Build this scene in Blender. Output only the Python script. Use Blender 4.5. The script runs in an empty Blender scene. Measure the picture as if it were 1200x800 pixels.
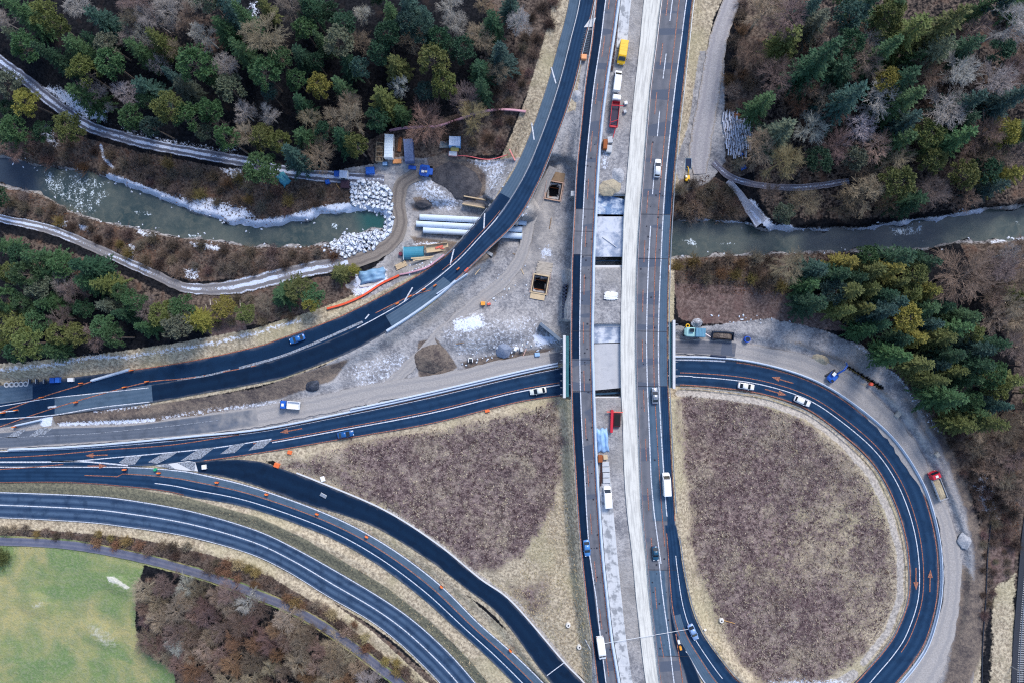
import bpy, bmesh, math, random
import numpy as np
from mathutils import Vector, Matrix, noise as mnoise

random.seed(11)
RNG = np.random.default_rng(11)
R = math.radians
SC = bpy.context.scene
COL = SC.collection

# ------------------------------------------------------------------ camera, sky, sun, exposure
H = 200.0                      # the drone hovers 200 m above the site and looks straight down
cam_d = bpy.data.cameras.new("camera")
cam_d.sensor_width = 36.0
cam_d.lens = 24.0
cam_d.clip_start = 1.0
cam_d.clip_end = 6000.0
cam = bpy.data.objects.new("camera", cam_d)
cam.location = (0, 0, H)
COL.objects.link(cam)
SC.camera = cam

SUN_EL, SUN_AZ = 46.0, 28.0    # degrees; azimuth from north (+Y) clockwise
w = bpy.data.worlds.new("World")
SC.world = w
w.use_nodes = True
wn = w.node_tree
bg = wn.nodes["Background"]
sky = wn.nodes.new("ShaderNodeTexSky")
sky.sky_type = 'NISHITA'
sky.sun_disc = False
sky.sun_elevation = R(SUN_EL)
sky.sun_rotation = R(SUN_AZ)
wn.links.new(sky.outputs[0], bg.inputs[0])
bg.inputs[1].default_value = 0.10
sun_d = bpy.data.lights.new("sun", 'SUN')
sun_d.energy = 1.5
sun_d.angle = R(20)
sun_d.color = (1.0, 0.93, 0.84)
sun = bpy.data.objects.new("sun", sun_d)
sd_ = Vector((math.sin(R(SUN_AZ)) * math.cos(R(SUN_EL)), math.cos(R(SUN_AZ)) * math.cos(R(SUN_EL)), math.sin(R(SUN_EL))))
sun.rotation_euler = (-sd_).to_track_quat('-Z', 'Y').to_euler()
sun.location = (0, 0, 300)
COL.objects.link(sun)
SC.view_settings.view_transform = 'Standard'
SC.view_settings.look = 'None'
SC.view_settings.exposure = 1.2
SC.view_settings.gamma = 1.0
SC.view_settings.use_curve_mapping = False
SC.render.engine = 'CYCLES'
SC.cycles.use_denoising = False
SC.cycles.filter_width = 1.15
SC.cycles.max_bounces = 5
SC.cycles.diffuse_bounces = 3
SC.cycles.glossy_bounces = 2
SC.cycles.transmission_bounces = 2

# ------------------------------------------------------------------ survey: map sheet (1200 x 800, 0.25 m) to world
S = 0.25
def at(px, py, z=0.0):
    k = (H - z) / H
    return Vector(((px - 600) * S * k, (400 - py) * S * k, z))

def lin(r, g, b):
    f = lambda v: (v / 255 / 12.92) if v / 255 <= 0.04045 else ((v / 255 + 0.055) / 1.055) ** 2.4
    return (f(r), f(g), f(b), 1.0)

# ------------------------------------------------------------------ objects
def tag(o, label=None, cat=None, group=None, kind=None):
    if label: o["label"] = label
    if cat: o["category"] = cat
    if group: o["group"] = group
    if kind: o["kind"] = kind
    return o

def thing(name, label, cat, loc=(0, 0, 0), rz=0.0, group=None):
    o = bpy.data.objects.new(name, None)
    o.empty_display_size = 0.3
    COL.objects.link(o)
    o.location = loc
    o.rotation_euler = (0, 0, rz)
    return tag(o, label, cat, group, "thing")

def copy_tree(o, parent=None):
    c = o.copy()
    COL.objects.link(c)
    if parent is not None:
        c.parent = parent
    for ch in o.children:
        copy_tree(ch, c)
    return c

class MB:
    """collects simple shapes into one mesh"""
    def __init__(s):
        s.v, s.f, s.uv = [], [], None
    def add(s, vs, fs):
        b = len(s.v)
        s.v += [tuple(v) for v in vs]
        s.f += [tuple(i + b for i in f) for f in fs]
        return s
    def box(s, c, d, rz=0.0, taper=1.0):
        x, y, z = d[0] / 2, d[1] / 2, d[2] / 2
        ca, sa = math.cos(rz), math.sin(rz)
        vs = []
        for zz, t in ((-z, 1.0), (z, taper)):
            for xx, yy in ((-x, -y), (x, -y), (x, y), (-x, y)):
                a, b = xx * t, yy * t
                vs.append((c[0] + a * ca - b * sa, c[1] + a * sa + b * ca, c[2] + zz))
        return s.add(vs, [(3, 2, 1, 0), (4, 5, 6, 7), (0, 1, 5, 4), (1, 2, 6, 5), (2, 3, 7, 6), (3, 0, 4, 7)])
    def tube(s, p, q, r0, r1=None, n=8, cap=True):
        p, q = Vector(p), Vector(q)
        r1 = r0 if r1 is None else r1
        d = q - p
        if d.length < 1e-6: return s
        d.normalize()
        a = d.orthogonal().normalized()
        b = d.cross(a)
        vs = []
        for c, r in ((p, r0), (q, r1)):
            for i in range(n):
                t = 2 * math.pi * i / n
                vs.append(c + (a * math.cos(t) + b * math.sin(t)) * r)
        fs = [(i, (i + 1) % n, n + (i + 1) % n, n + i) for i in range(n)]
        if cap:
            fs += [tuple(range(n - 1, -1, -1)), tuple(range(n, 2 * n))]
        return s.add(vs, fs)
    def loft(s, secs):
        """secs: list of (x, halfwidth, z0, z1, round) cross sections along x, 8 points each"""
        vs, n = [], 8
        for x, hw, z0, z1, rd in secs:
            rd = min(rd, (z1 - z0) * .45, hw * .45)
            vs += [(x, -hw, z0 + rd), (x, -hw + rd, z0), (x, hw - rd, z0), (x, hw, z0 + rd),
                   (x, hw, z1 - rd), (x, hw - rd, z1), (x, -hw + rd, z1), (x, -hw, z1 - rd)]
        fs = []
        for k in range(len(secs) - 1):
            for i in range(n):
                fs.append((k * n + i, k * n + (i + 1) % n, (k + 1) * n + (i + 1) % n, (k + 1) * n + i)[::-1])
        fs.append(tuple(range(n)))
        fs.append(tuple(range((len(secs) - 1) * n, len(secs) * n))[::-1])
        return s.add(vs, fs)
    def prism(s, poly, z0, z1):
        n = len(poly)
        vs = [(x, y, z0) for x, y in poly] + [(x, y, z1) for x, y in poly]
        fs = [(i, (i + 1) % n, n + (i + 1) % n, n + i) for i in range(n)]
        fs += [tuple(range(n - 1, -1, -1)), tuple(range(n, 2 * n))]
        return s.add(vs, fs)
    def wheel(s, c, r, wd, n=16):
        return s.tube((c[0], c[1] - wd / 2, c[2]), (c[0], c[1] + wd / 2, c[2]), r, n=n)
    def mesh(s, name):
        m = bpy.data.meshes.new(name)
        m.from_pydata(s.v, [], s.f)
        m.update()
        return m
    def build(s, name, mat, parent=None, bevel=0.0, smooth=False):
        m = s.mesh(name)
        if bevel > 0 or True:
            bm = bmesh.new(); bm.from_mesh(m)
            bmesh.ops.recalc_face_normals(bm, faces=bm.faces)
            if bevel > 0:
                bmesh.ops.bevel(bm, geom=list(bm.edges), offset=bevel, segments=1, affect='EDGES', clamp_overlap=True)
            bm.to_mesh(m); bm.free()
        if smooth:
            m.polygons.foreach_set("use_smooth", [True] * len(m.polygons))
        m.materials.append(mat)
        o = bpy.data.objects.new(name, m)
        COL.objects.link(o)
        if parent is not None: o.parent = parent
        return o

def crom(pts, n):
    """Catmull-Rom through rows of numbers, n samples per span"""
    P = np.array(pts, float)
    P = np.vstack([2 * P[0] - P[1], P, 2 * P[-1] - P[-2]])
    out = []
    for i in range(1, len(P) - 2):
        for k in range(n):
            t = k / n
            a, b, c, d = P[i - 1], P[i], P[i + 1], P[i + 2]
            out.append(0.5 * ((2 * b) + (c - a) * t + (2 * a - 5 * b + 4 * c - d) * t * t + (3 * b - a - 3 * c + d) * t ** 3))
    out.append(P[-2])
    return np.array(out)

# ------------------------------------------------------------------ materials
class NM:
    def __init__(s, name, rough=0.8, spec=0.3, metal=0.0):
        s.m = bpy.data.materials.new(name)
        s.m.use_nodes = True
        s.nt = s.m.node_tree
        s.b = s.nt.nodes["Principled BSDF"]
        s.b.inputs["Roughness"].default_value = rough
        s.b.inputs["Specular IOR Level"].default_value = spec
        s.b.inputs["Metallic"].default_value = metal
    def n(s, t): return s.nt.nodes.new(t)
    def put(s, sock, v):
        if isinstance(v, (int, float)): sock.default_value = v
        elif isinstance(v, (tuple, list)):
            sock.default_value = tuple(v) if len(v) == len(sock.default_value) else tuple(v)[:len(sock.default_value)]
        else: s.nt.links.new(v, sock)
    def pos(s): return s.n("ShaderNodeNewGeometry").outputs["Position"]
    def obj(s): return s.n("ShaderNodeTexCoord").outputs["Object"]
    def uv(s): return s.n("ShaderNodeTexCoord").outputs["UV"]
    def vscale(s, vec, sc):
        q = s.n("ShaderNodeMapping"); q.inputs["Scale"].default_value = sc
        s.nt.links.new(vec, q.inputs["Vector"]); return q.outputs[0]
    def noise(s, scale, detail=3, rough=0.55, vec=None, dist=0.0):
        q = s.n("ShaderNodeTexNoise")
        q.inputs["Scale"].default_value = scale; q.inputs["Detail"].default_value = detail
        q.inputs["Roughness"].default_value = rough; q.inputs["Distortion"].default_value = dist
        s.nt.links.new(vec if vec is not None else s.pos(), q.inputs["Vector"])
        return q.outputs["Fac"]
    def vor(s, scale, vec=None, feat='F1'):
        q = s.n("ShaderNodeTexVoronoi"); q.feature = feat
        q.inputs["Scale"].default_value = scale
        s.nt.links.new(vec if vec is not None else s.pos(), q.inputs["Vector"])
        return q
    def math(s, op, a, b=0.0, c=0.0):
        q = s.n("ShaderNodeMath"); q.operation = op
        s.put(q.inputs[0], a); s.put(q.inputs[1], b); s.put(q.inputs[2], c)
        return q.outputs[0]
    def step(s, v, lo, hi):
        q = s.n("ShaderNodeMapRange"); q.interpolation_type = 'SMOOTHSTEP'
        s.put(q.inputs[0], v); q.inputs[1].default_value = lo; q.inputs[2].default_value = hi
        return q.outputs[0]
    def mix(s, f, a, b, blend='MIX'):
        q = s.n("ShaderNodeMix"); q.data_type = 'RGBA'; q.blend_type = blend
        s.put(q.inputs[0], f); s.put(q.inputs[6], a); s.put(q.inputs[7], b)
        return q.outputs[2]
    def sep(s, c):
        q = s.n("ShaderNodeSeparateXYZ"); s.nt.links.new(c, q.inputs[0]); return q.outputs
    def attr(s, name):
        q = s.n("ShaderNodeAttribute"); q.attribute_name = name; return q.outputs
    def ocolor(s): return s.n("ShaderNodeObjectInfo").outputs["Color"]
    def orand(s): return s.n("ShaderNodeObjectInfo").outputs["Random"]
    def bump(s, h, strength=0.4, dist=0.1):
        q = s.n("ShaderNodeBump"); q.inputs["Strength"].default_value = strength; q.inputs["Distance"].default_value = dist
        s.nt.links.new(h, q.inputs["Height"]); s.nt.links.new(q.outputs[0], s.b.inputs["Normal"])
    def col(s, c): s.put(s.b.inputs["Base Color"], c)
    def vary(s, c, amt, scale=2.0, vec=None, detail=4):
        """c times 1 -+ amt by noise"""
        f = s.noise(scale, detail, vec=vec)
        f = s.math('MULTIPLY_ADD', f, 2 * amt, 1 - amt)
        q = s.n("ShaderNodeVectorMath"); q.operation = 'SCALE'
        s.put(q.inputs[0], c); s.nt.links.new(f, q.inputs["Scale"])
        return q.outputs[0]

_M = {}
def M(name, col=None, rough=0.7, metal=0.0, spec=0.3, amt=0.18, scale=1.5, bump=0.0):
    """painted / plain surface with a little wear"""
    if name in _M: return _M[name]
    k = NM(name, rough, spec, metal)
    v = k.obj()
    c = k.vary(col, amt, scale, v)
    dirt = k.step(k.noise(scale * 3.1, 5, vec=v), 0.55, 0.8)
    c = k.mix(k.math('MULTIPLY', dirt, 0.35), c, (col[0] * .45 + .02, col[1] * .42 + .02, col[2] * .4 + .018, 1))
    k.col(c)
    if bump: k.bump(k.noise(scale * 12, 3, vec=v), bump, 0.05)
    _M[name] = k.m
    return k.m

def paint(name, rgb=None, rough=0.35, **kw): return _M[name] if name in _M else M(name, lin(*rgb), rough=rough, spec=0.5, **kw)
# ------------------------------------------------------------------ road alignments: (edge one x, y, edge two x, y, height)
def hz(rows, z): return [(a, y, b, y, z) for (y, a, b) in rows]
WEST = hz([(-80, 709, 738), (0, 699, 726), (50, 693.5, 719), (100, 686, 711.5), (150, 681, 705.5), (200, 676, 701.5), (250, 673.5, 699),
           (300, 671, 696.5), (350, 670, 695.5), (400, 669.5, 694.8), (450, 670, 696), (500, 671.5, 697.8), (550, 674.5, 700), (600, 677.5, 703),
           (650, 682, 706.5), (700, 687.5, 711.8), (750, 694.5, 717.5), (800, 700.5, 726), (880, 712, 738)], 6.0)
EAST = hz([(-80, 787.5, 824), (0, 775.5, 812), (50, 769.5, 806.5), (100, 763, 801), (150, 758.5, 795.5), (200, 754.5, 790.5), (250, 750.5, 787),
           (300, 747.5, 784.5), (350, 746, 783), (400, 745.5, 782.5), (450, 746.5, 783.2), (500, 748.5, 785.5), (550, 750.5, 788), (600, 752.8, 791),
           (650, 757.8, 793), (700, 762, 795), (750, 768, 800), (800, 774, 822), (880, 787, 838)], 6.0)
CONC = hz([(-80, 767, 786.7), (0, 755, 774.8), (50, 750, 768.8), (100, 744.5, 762.3), (150, 739.5, 757.8), (200, 735.5, 753.8), (250, 731.5, 749.8),
           (300, 729.8, 746.8), (350, 728.3, 745.3), (400, 727.5, 744.8), (450, 728, 745.8), (500, 730, 747.8), (550, 731.5, 749.8), (600, 735, 752.1),
           (650, 741, 757.1), (700, 745.5, 761.3), (750, 751, 767.3), (800, 757, 773.3), (880, 769, 786.2)], 6.06)
LOOP = [(779, 615, 792.5, 615, 6.04), (781, 640, 797, 640, 6.05), (782.5, 665, 800, 663, 6.05), (786, 712, 809, 707, 6.05), (794, 745, 821, 738, 6.05), (809, 773, 838, 764, 5.9), (826, 801, 864, 796, 5.5),
        (852, 831, 882, 806, 5.0), (886, 856, 903, 823, 4.4), (930, 868, 930, 831, 3.8), (985, 858, 970, 822, 3.2), (1025, 829, 1000, 801, 2.8),
        (1050, 801, 1019, 781, 2.4), (1072, 774, 1037, 760, 2.0), (1087, 747, 1051, 738, 1.6), (1099, 700, 1064.5, 700, 1.2), (1099.5, 650, 1064.5, 653, 0.9),
        (1091, 603, 1055, 607, 0.6), (1075, 560, 1036, 563, 0.4), (1042, 512, 1012, 531, 0.2), (992, 470, 970, 496, 0.1), (950, 446, 938, 476, 0.0),
        (900, 430, 894, 462, 0), (850, 422, 847, 455, 0), (790, 420, 790, 451, 0), (740, 420.5, 740, 452, 0), (690, 425, 690, 458, 0), (660, 429.5, 662, 463, 0),
        (600, 442, 604, 472, 0), (500, 465.5, 507, 496, 0), (400, 486.5, 407, 513.5, 0), (306, 504.5, 309, 530, 0), (225, 513, 229, 541, 0), (150, 520, 150, 546, 0),
        (80, 525, 80, 546, 0), (0, 528, 0, 546, 0), (-100, 530, -100, 546, 0)]
ROADB = [(-100, 546.3, -100, 565, 0), (0, 546.3, 0, 565, 0), (80, 546.3, 80, 565, 0), (150, 546.5, 150, 570, 0), (200, 549.5, 195, 575.5, 0), (232, 554, 225, 582, 0), (300, 571, 289, 594, 0),
         (385, 602, 370, 622, 0), (450, 636, 430, 653, 0), (512, 681, 487, 694, 0.2), (562, 730, 538, 739, 0.5), (602, 765, 575, 773, .8), (640, 802, 619, 818, 1.0), (700, 866, 676, 882, 1.2)]
ROADA = [(-100, 574, -100, 604, 0), (0, 576, 0, 606.5, 0), (100, 580, 95, 611.5, 0), (150, 585, 145, 617, 0), (225, 598.5, 217, 628, 0), (300, 620.5, 289, 647.5, 0), (350, 644, 335, 668.5, 0),
         (400, 672, 383, 698, 0), (450, 702, 430, 725, 0), (487, 728.5, 464, 750, 0), (525, 763, 499, 783, 0), (557, 799, 530, 817, 0), (612, 866, 582, 884, 0)]
ROADC = [(226, 541.5, 232, 553, 0), (265, 538, 267, 559, 0.05), (300, 540, 296, 567, 0.1), (325, 547, 316, 574, 0.1), (375, 566, 360, 590, 0.2), (450, 598, 433, 614, 0.4), (512, 637.5, 499, 653, 0.8),
         (562, 678, 548, 690, 1.3), (600, 706, 586, 721, 1.8), (660, 776, 638, 790, 2.4), (685, 802, 662, 818, 2.6), (742, 870, 719, 886, 3.0)]
RAMPD = [(677, -80, 708.5, -80, 6), (667, 0, 697, 0, 6), (655, 50, 684.5, 53, 5.9), (641, 100, 672, 105, 5.8), (624, 150, 653.5, 159, 5.6), (602, 200, 632, 213, 5.4), (575, 240, 606, 259, 5.1),
         (546, 275, 573, 292, 4.8), (522, 300, 546, 318, 4.4), (485, 325, 511, 349, 3.8), (440, 350, 460, 384, 3.0), (390, 374, 405, 414, 2.2), (325, 397.5, 337, 440, 1.4), (300, 405.5, 310, 447, 1.1),
         (225, 422, 231, 461.5, .6), (150, 433.5, 152, 475.5, .3), (107, 439, 107, 481, .1), (50, 446, 50, 489, 0), (0, 451, 0, 500, 0), (-100, 456, -100, 512, 0)]
HAUL = [(-100, 509, -100, 527, 0), (0, 505, 0, 526, 0), (60, 500, 60, 522, 0), (150, 497, 150, 516, 0), (225, 487, 228, 510, 0), (300, 477, 303, 499.5, 0), (380, 462, 386, 482.5, 0), (450, 447, 455, 468, 0),
        (520, 437, 525, 455.5, 0), (600, 419, 603, 436, 0), (655, 411, 657, 426, 0), (690, 406, 690, 421, 0), (740, 401, 740, 417, 0), (790, 398, 790, 414.5, 0), (850, 399, 848, 417.5, 0), (900, 408, 896, 426, 0),
        (950, 418, 943, 441, 0), (1000, 443, 985, 464, 0.1), (1050, 488, 1032, 506, .2), (1085, 540, 1064, 551, .4), (1112, 600, 1096, 602, .6), (1126, 650, 1105, 650, .9), (1125, 700, 1105, 700, 1.2), (1116, 752, 1092, 746, 1.6),
        (1097, 800, 1068, 783, 2.2), (1062, 850, 1037, 828, 3.0)]
def cl(pts, wpx, z=None):   # centre line -> stations
    P = np.array(pts, float); out = []
    for i in range(len(P)):
        d = P[min(i + 1, len(P) - 1)] - P[max(i - 1, 0)]; d /= np.linalg.norm(d)
        nx, ny = d[1], -d[0]; h = (wpx[i] if hasattr(wpx, '__len__') else wpx) / 2
        out.append((P[i][0] + nx * h, P[i][1] + ny * h, P[i][0] - nx * h, P[i][1] - ny * h, z))
    return out
TRACKN = cl([(-60, 25), (0, 72), (25, 90), (62, 120), (100, 146), (130, 157), (175, 169), (250, 183), (288, 190), (345, 203), (400, 208), (450, 211)], 13)
TRACKS = cl([(-60, 240), (0, 256), (62, 270), (125, 297), (175, 319), (217, 337), (262, 338), (300, 331), (350, 318), (400, 309), (425, 303), (455, 288), (469, 265), (467, 237), (472, 215), (490, 204)], [10, 10, 11, 11, 11, 12, 16, 18, 17, 16, 16, 17, 17, 16, 16, 16])
LANE = cl([(872, -60), (857, 0), (841, 50), (833, 100), (824, 150), (819, 185), (820, 204)], [18, 20, 21, 23, 25, 24, 14])
TRACKR = cl([(836, 190), (852, 205), (870, 213), (900, 218.5), (935, 220), (965, 217), (995, 212)], [8, 8, 8, 8, 8, 8, 7])
PATHS = cl([(853, 212), (866, 226), (878, 244), (892, 262)], [7, 8, 12, 16])
PATHM = cl([(-80, 632), (0, 634), (50, 636), (100, 641), (175, 656), (250, 677), (300, 696), (350, 717), (400, 748), (450, 786), (475, 806), (530, 860)], 9.5)
YARD = cl([(430, 474), (462, 446), (500, 408), (545, 366), (592, 328), (612, 296), (620, 262), (634, 226), (648, 196)], [12, 13, 13, 14, 14, 13, 12, 12, 10])
RAIL = cl([(1222, 540), (1211, 620), (1205, 690), (1199, 775), (1196, 880)], 25)

# ------------------------------------------------------------------ the ground: heights on a survey grid
def axis(lo, hi, step, far):
    core = np.arange(lo, hi + .1, step)
    g, d = [], step * 2
    while (g[-1] if g else 0) < far:
        g.append((g[-1] if g else 0) + d); d *= 1.5
    g = np.array(g)
    return np.concatenate([lo - g[::-1], core, hi + g])
GX = axis(-70, 1270, 2.0, 9000)
GY = axis(-70, 870, 2.0, 9000)
PX, PY = np.meshgrid(GX, GY)
NX, NY = len(GX), len(GY)

RIVER_W = [(-80, 178), (0, 184), (40, 194), (70, 197), (100, 202), (130, 212), (175, 229), (225, 249), (275, 263), (300, 268), (350, 261), (382, 252), (425, 248), (448, 250), (450, 267), (417, 271), (385, 285), (332, 288),
           (300, 288), (250, 281), (200, 275), (150, 265), (112, 256), (80, 246), (50, 226), (0, 216), (-80, 212)]
RIVER_E = [(708, 262), (789, 260), (830, 259), (875, 263), (900, 271), (950, 270), (1025, 268), (1075, 259), (1125, 253), (1150, 247), (1200, 242), (1290, 232), (1290, 268), (1200, 280), (1165, 283), (1120, 283), (1075, 292), (1000, 293),
           (900, 297), (837, 299), (787, 302), (708, 303)]

def inside(poly, x=PX, y=PY):
    r = np.zeros(x.shape, bool)
    n = len(poly)
    for i in range(n):
        x0, y0 = poly[i]; x1, y1 = poly[(i + 1) % n]
        if y0 == y1: continue
        c = ((y0 > y) != (y1 > y)) & (x < (x1 - x0) * (y - y0) / (y1 - y0) + x0)
        r ^= c
    return r
def sdist(poly, x=PX, y=PY):
    """distance inside (+) or outside (-) of a closed outline"""
    d = np.full(x.shape, 1e9)
    n = len(poly)
    for i in range(n):
        x0, y0 = poly[i]; x1, y1 = poly[(i + 1) % n]
        dx, dy = x1 - x0, y1 - y0
        t = np.clip(((x - x0) * dx + (y - y0) * dy) / (dx * dx + dy * dy + 1e-9), 0, 1)
        d = np.minimum(d, (x - x0 - t * dx) ** 2 + (y - y0 - t * dy) ** 2)
    d = np.sqrt(d)
    return np.where(inside(poly, x, y), d, -d)
def ldist(line, x, y):
    d = np.full(x.shape, 1e9)
    for i in range(len(line) - 1):
        x0, y0 = line[i]; x1, y1 = line[i + 1]
        dx, dy = x1 - x0, y1 - y0
        t = np.clip(((x - x0) * dx + (y - y0) * dy) / (dx * dx + dy * dy + 1e-9), 0, 1)
        d = np.minimum(d, (x - x0 - t * dx) ** 2 + (y - y0 - t * dy) ** 2)
    return np.sqrt(d)
def smooth(t): t = np.clip(t, 0, 1); return t * t * (3 - 2 * t)
def local(poly, pad):
    a = np.array(poly)
    x0, x1 = np.searchsorted(GX, [a[:, 0].min() - pad, a[:, 0].max() + pad])
    y0, y1 = np.searchsorted(GY, [a[:, 1].min() - pad, a[:, 1].max() + pad])
    return slice(max(y0 - 1, 0), y1 + 1), slice(max(x0 - 1, 0), x1 + 1)

# base heights from spot levels
SPOT = [(-60, -60, 11), (150, -60, 12), (100, 40, 9), (300, 30, 9), (450, 40, 8), (560, 60, 7), (610, 60, 6), (200, 120, 5), (350, 140, 4.5), (470, 150, 2), (540, 150, 3), (60, 150, 2), (0, 130, 2),
        (100, 146, 1.6), (250, 183, 1.2), (400, 208, .5), (250, 220, 0), (100, 190, 0), (0, 170, .5), (200, 285, 0), (62, 270, 1), (175, 319, 1), (300, 331, .6), (100, 340, 3), (20, 380, 4), (200, 380, 2.2), (350, 360, 1),
        (100, 425, 1.2), (420, 330, .5), (470, 260, .3), (530, 230, 0), (560, 310, 0), (620, 250, 0), (640, 330, 0), (560, 400, 0), (450, 440, 0), (300, 465, .2), (640, 400, .5), (655, 180, 2.2), (672, 100, 5), (250, 490, 0),
        (450, 540, .4), (560, 560, .6), (620, 560, 1.4), (600, 650, 1.6), (650, 720, 2.6), (640, 500, 1.5), (130, 630, .3), (60, 720, -.5), (60, 860, -1), (300, 740, .4), (450, 850, .8), (480, 700, .2), (560, 740, .5),
        (840, 40, 5), (825, 150, 3.5), (822, 190, 2.6), (870, 215, 1.6), (830, 240, 1.2), (900, 120, 6), (1000, 60, 11), (1150, 60, 13), (1280, 100, 14), (1100, 200, 6), (980, 215, 3), (1200, 220, 4), (1000, 250, 1), (1280, 220, 2),
        (850, 320, 1.2), (950, 320, 1.5), (1080, 300, 1.6), (1080, 380, 3), (900, 380, .6), (1000, 410, 1), (1100, 480, 2), (1180, 400, 3), (1150, 600, 1.8), (1160, 750, 2), (1260, 600, 2.2), (1210, 750, 2), (1250, 400, 4),
        (850, 520, .8), (950, 600, .8), (1000, 700, 1.2), (900, 740, 2.6), (840, 650, 3.4), (820, 560, 2.6), (960, 790, 2.6), (1120, 860, 3), (-60, 480, 0), (-60, 340, 4)]
num = np.zeros(PX.shape); den = np.zeros(PX.shape)
for sx, sy, sz in SPOT:
    wgt = 1.0 / (((PX - sx) ** 2 + (PY - sy) ** 2) + 300.0) ** 1.6
    num += wgt * sz; den += wgt
BASE = num / den
BASE = BASE * np.clip(1 - (np.maximum(np.maximum(-70 - PX, PX - 1270), np.maximum(-70 - PY, PY - 870)) / 4000), 0, 1)
def zsample(F, x, y):
    i = np.clip(np.searchsorted(GX, x) - 1, 0, NX - 2); j = np.clip(np.searchsorted(GY, y) - 1, 0, NY - 2)
    u = (x - GX[i]) / (GX[i + 1] - GX[i]); v = (y - GY[j]) / (GY[j + 1] - GY[j])
    return F[j, i] * (1 - u) * (1 - v) + F[j, i + 1] * u * (1 - v) + F[j + 1, i] * (1 - u) * v + F[j + 1, i + 1] * u * v

class Road:
    def __init__(s, name, stations, n=8, spans=()):
        s.name = name
        if stations[0][4] is None:
            stations = [(a, b, c, d, float(zsample(BASE, (a + c) / 2, (b + d) / 2))) for a, b, c, d, _ in stations]
        s.st = crom(stations, n)
        s.spans = spans
        s.c = (s.st[:, 0:2] + s.st[:, 2:4]) / 2
        s.hw = np.linalg.norm(s.st[:, 0:2] - s.st[:, 2:4], axis=1) / 2
        # metres along the road
        s.len = np.concatenate([[0], np.cumsum(np.linalg.norm(np.diff(s.c, axis=0), axis=1))]) * S
    def point(s, u, m, dz=0.0):
        """u across 0..1, m metres along -> world"""
        r = [np.interp(m, s.len, s.st[:, k]) for k in range(5)]
        return at(r[0] + (r[2] - r[0]) * u, r[1] + (r[3] - r[1]) * u, r[4] + dz)
    def z(s, px, py):
        return float(s.st[np.argmin((s.c[:, 0] - px) ** 2 + (s.c[:, 1] - py) ** 2), 4])
    def heading(s, px, py):
        i = int(np.argmin((s.c[:, 0] - px) ** 2 + (s.c[:, 1] - py) ** 2)); i = min(max(i, 1), len(s.c) - 2)
        d = s.c[i + 1] - s.c[i - 1]
        return math.atan2(-d[1], d[0])
MSPAN = ((226, 315), (381, 466))
road = {}
for nm, st, spans in (("west", WEST, MSPAN), ("east", EAST, MSPAN), ("concrete", CONC, MSPAN), ("loop", LOOP, ()), ("b", ROADB, ()), ("a", ROADA, ()), ("c", ROADC, ()), ("ramp", RAMPD, ((247, 284),)),
                      ("haul", HAUL, ()), ("trackn", TRACKN, ()), ("tracks", TRACKS, ()), ("lane", LANE, ()), ("trackr", TRACKR, ()), ("paths", PATHS, ()), ("pathm", PATHM, ()), ("rail", RAIL, ()), ("yard", YARD, ())):
    road[nm] = Road(nm, st, 8, spans)

Z = BASE.copy()
def fit(rd, fall, gap, core=2.5, only_lower=False):
    pts = [tuple(p) for p in rd.c]
    sl = local(pts, float(rd.hw.max()) + fall + 8)
    x, y = PX[sl], PY[sl]
    best = np.full(x.shape, 1e9); zz = np.zeros(x.shape); cy = np.zeros(x.shape)
    for i in range(len(rd.c)):
        d = np.hypot(x - rd.c[i, 0], y - rd.c[i, 1]) - rd.hw[i]
        m = d < best
        best = np.where(m, d, best); zz = np.where(m, rd.st[i, 4], zz); cy = np.where(m, rd.c[i, 1], cy)
    ok = np.ones(x.shape, bool)
    for a, b in rd.spans: ok &= ~((cy > a) & (cy < b))
    if only_lower:
        m = ok & (best < core)
        Z[sl] = np.where(m, np.minimum(Z[sl], zz - gap), Z[sl])
    else:
        wgt = (1 - smooth((best - core) / fall)) * ok
        Z[sl] = Z[sl] * (1 - wgt) + (zz - gap) * wgt
    return sl, best
for nm, fall in (("trackn", 8), ("tracks", 8), ("lane", 8), ("trackr", 6), ("paths", 6), ("pathm", 6), ("rail", 12), ("yard", 6), ("a", 10), ("b", 8), ("c", 14), ("haul", 10), ("loop", 12), ("ramp", 16), ("west", 14), ("concrete", 3), ("east", 16)):
    fit(road[nm], fall, .2)
# the strip between the two carriageways is level with them, except where the bridges are open
mid = [(726, -70), (705.5, 150), (701, 200), (699, 227), (731, 229), (735, 200), (740, 150), (755, 0), (766, -70)]
for poly in ([(738, -80), (726, 0), (705.5, 150), (699.5, 227), (733, 227), (739.5, 150), (755, 0), (767, -80)],
             [(696, 315), (695, 380), (728, 380), (729, 315)],
             [(696, 467), (700, 550), (706, 650), (718, 750), (738, 880), (769, 880), (751, 750), (741, 650), (731, 550), (728, 467)]):
    sl = local(poly, 6); sdv = sdist(poly, PX[sl], PY[sl])
    Z[sl] = np.where(sdv > -1.5, 5.75, Z[sl])
# river beds
for poly in (RIVER_W, RIVER_E):
    sl = local(poly, 30); sdv = sdist(poly, PX[sl], PY[sl])
    for f_, t_, p_, a_ in ((.16, .3, 1, 1.3), (.27, 2.0, 2, 1.1), (.43, 1.1, 4, .8), (.21, 2.7, 0, 1.0), (.6, .7, 3, .6)): sdv = sdv + a_ * np.sin(f_ * (PX[sl] * math.cos(t_) + PY[sl] * math.sin(t_)) + p_)
    wgt = smooth((sdv + 8) / 12)
    Z[sl] = Z[sl] * (1 - wgt) + np.minimum(Z[sl], -2.1 - .9 * smooth(sdv / 14)) * wgt
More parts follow.
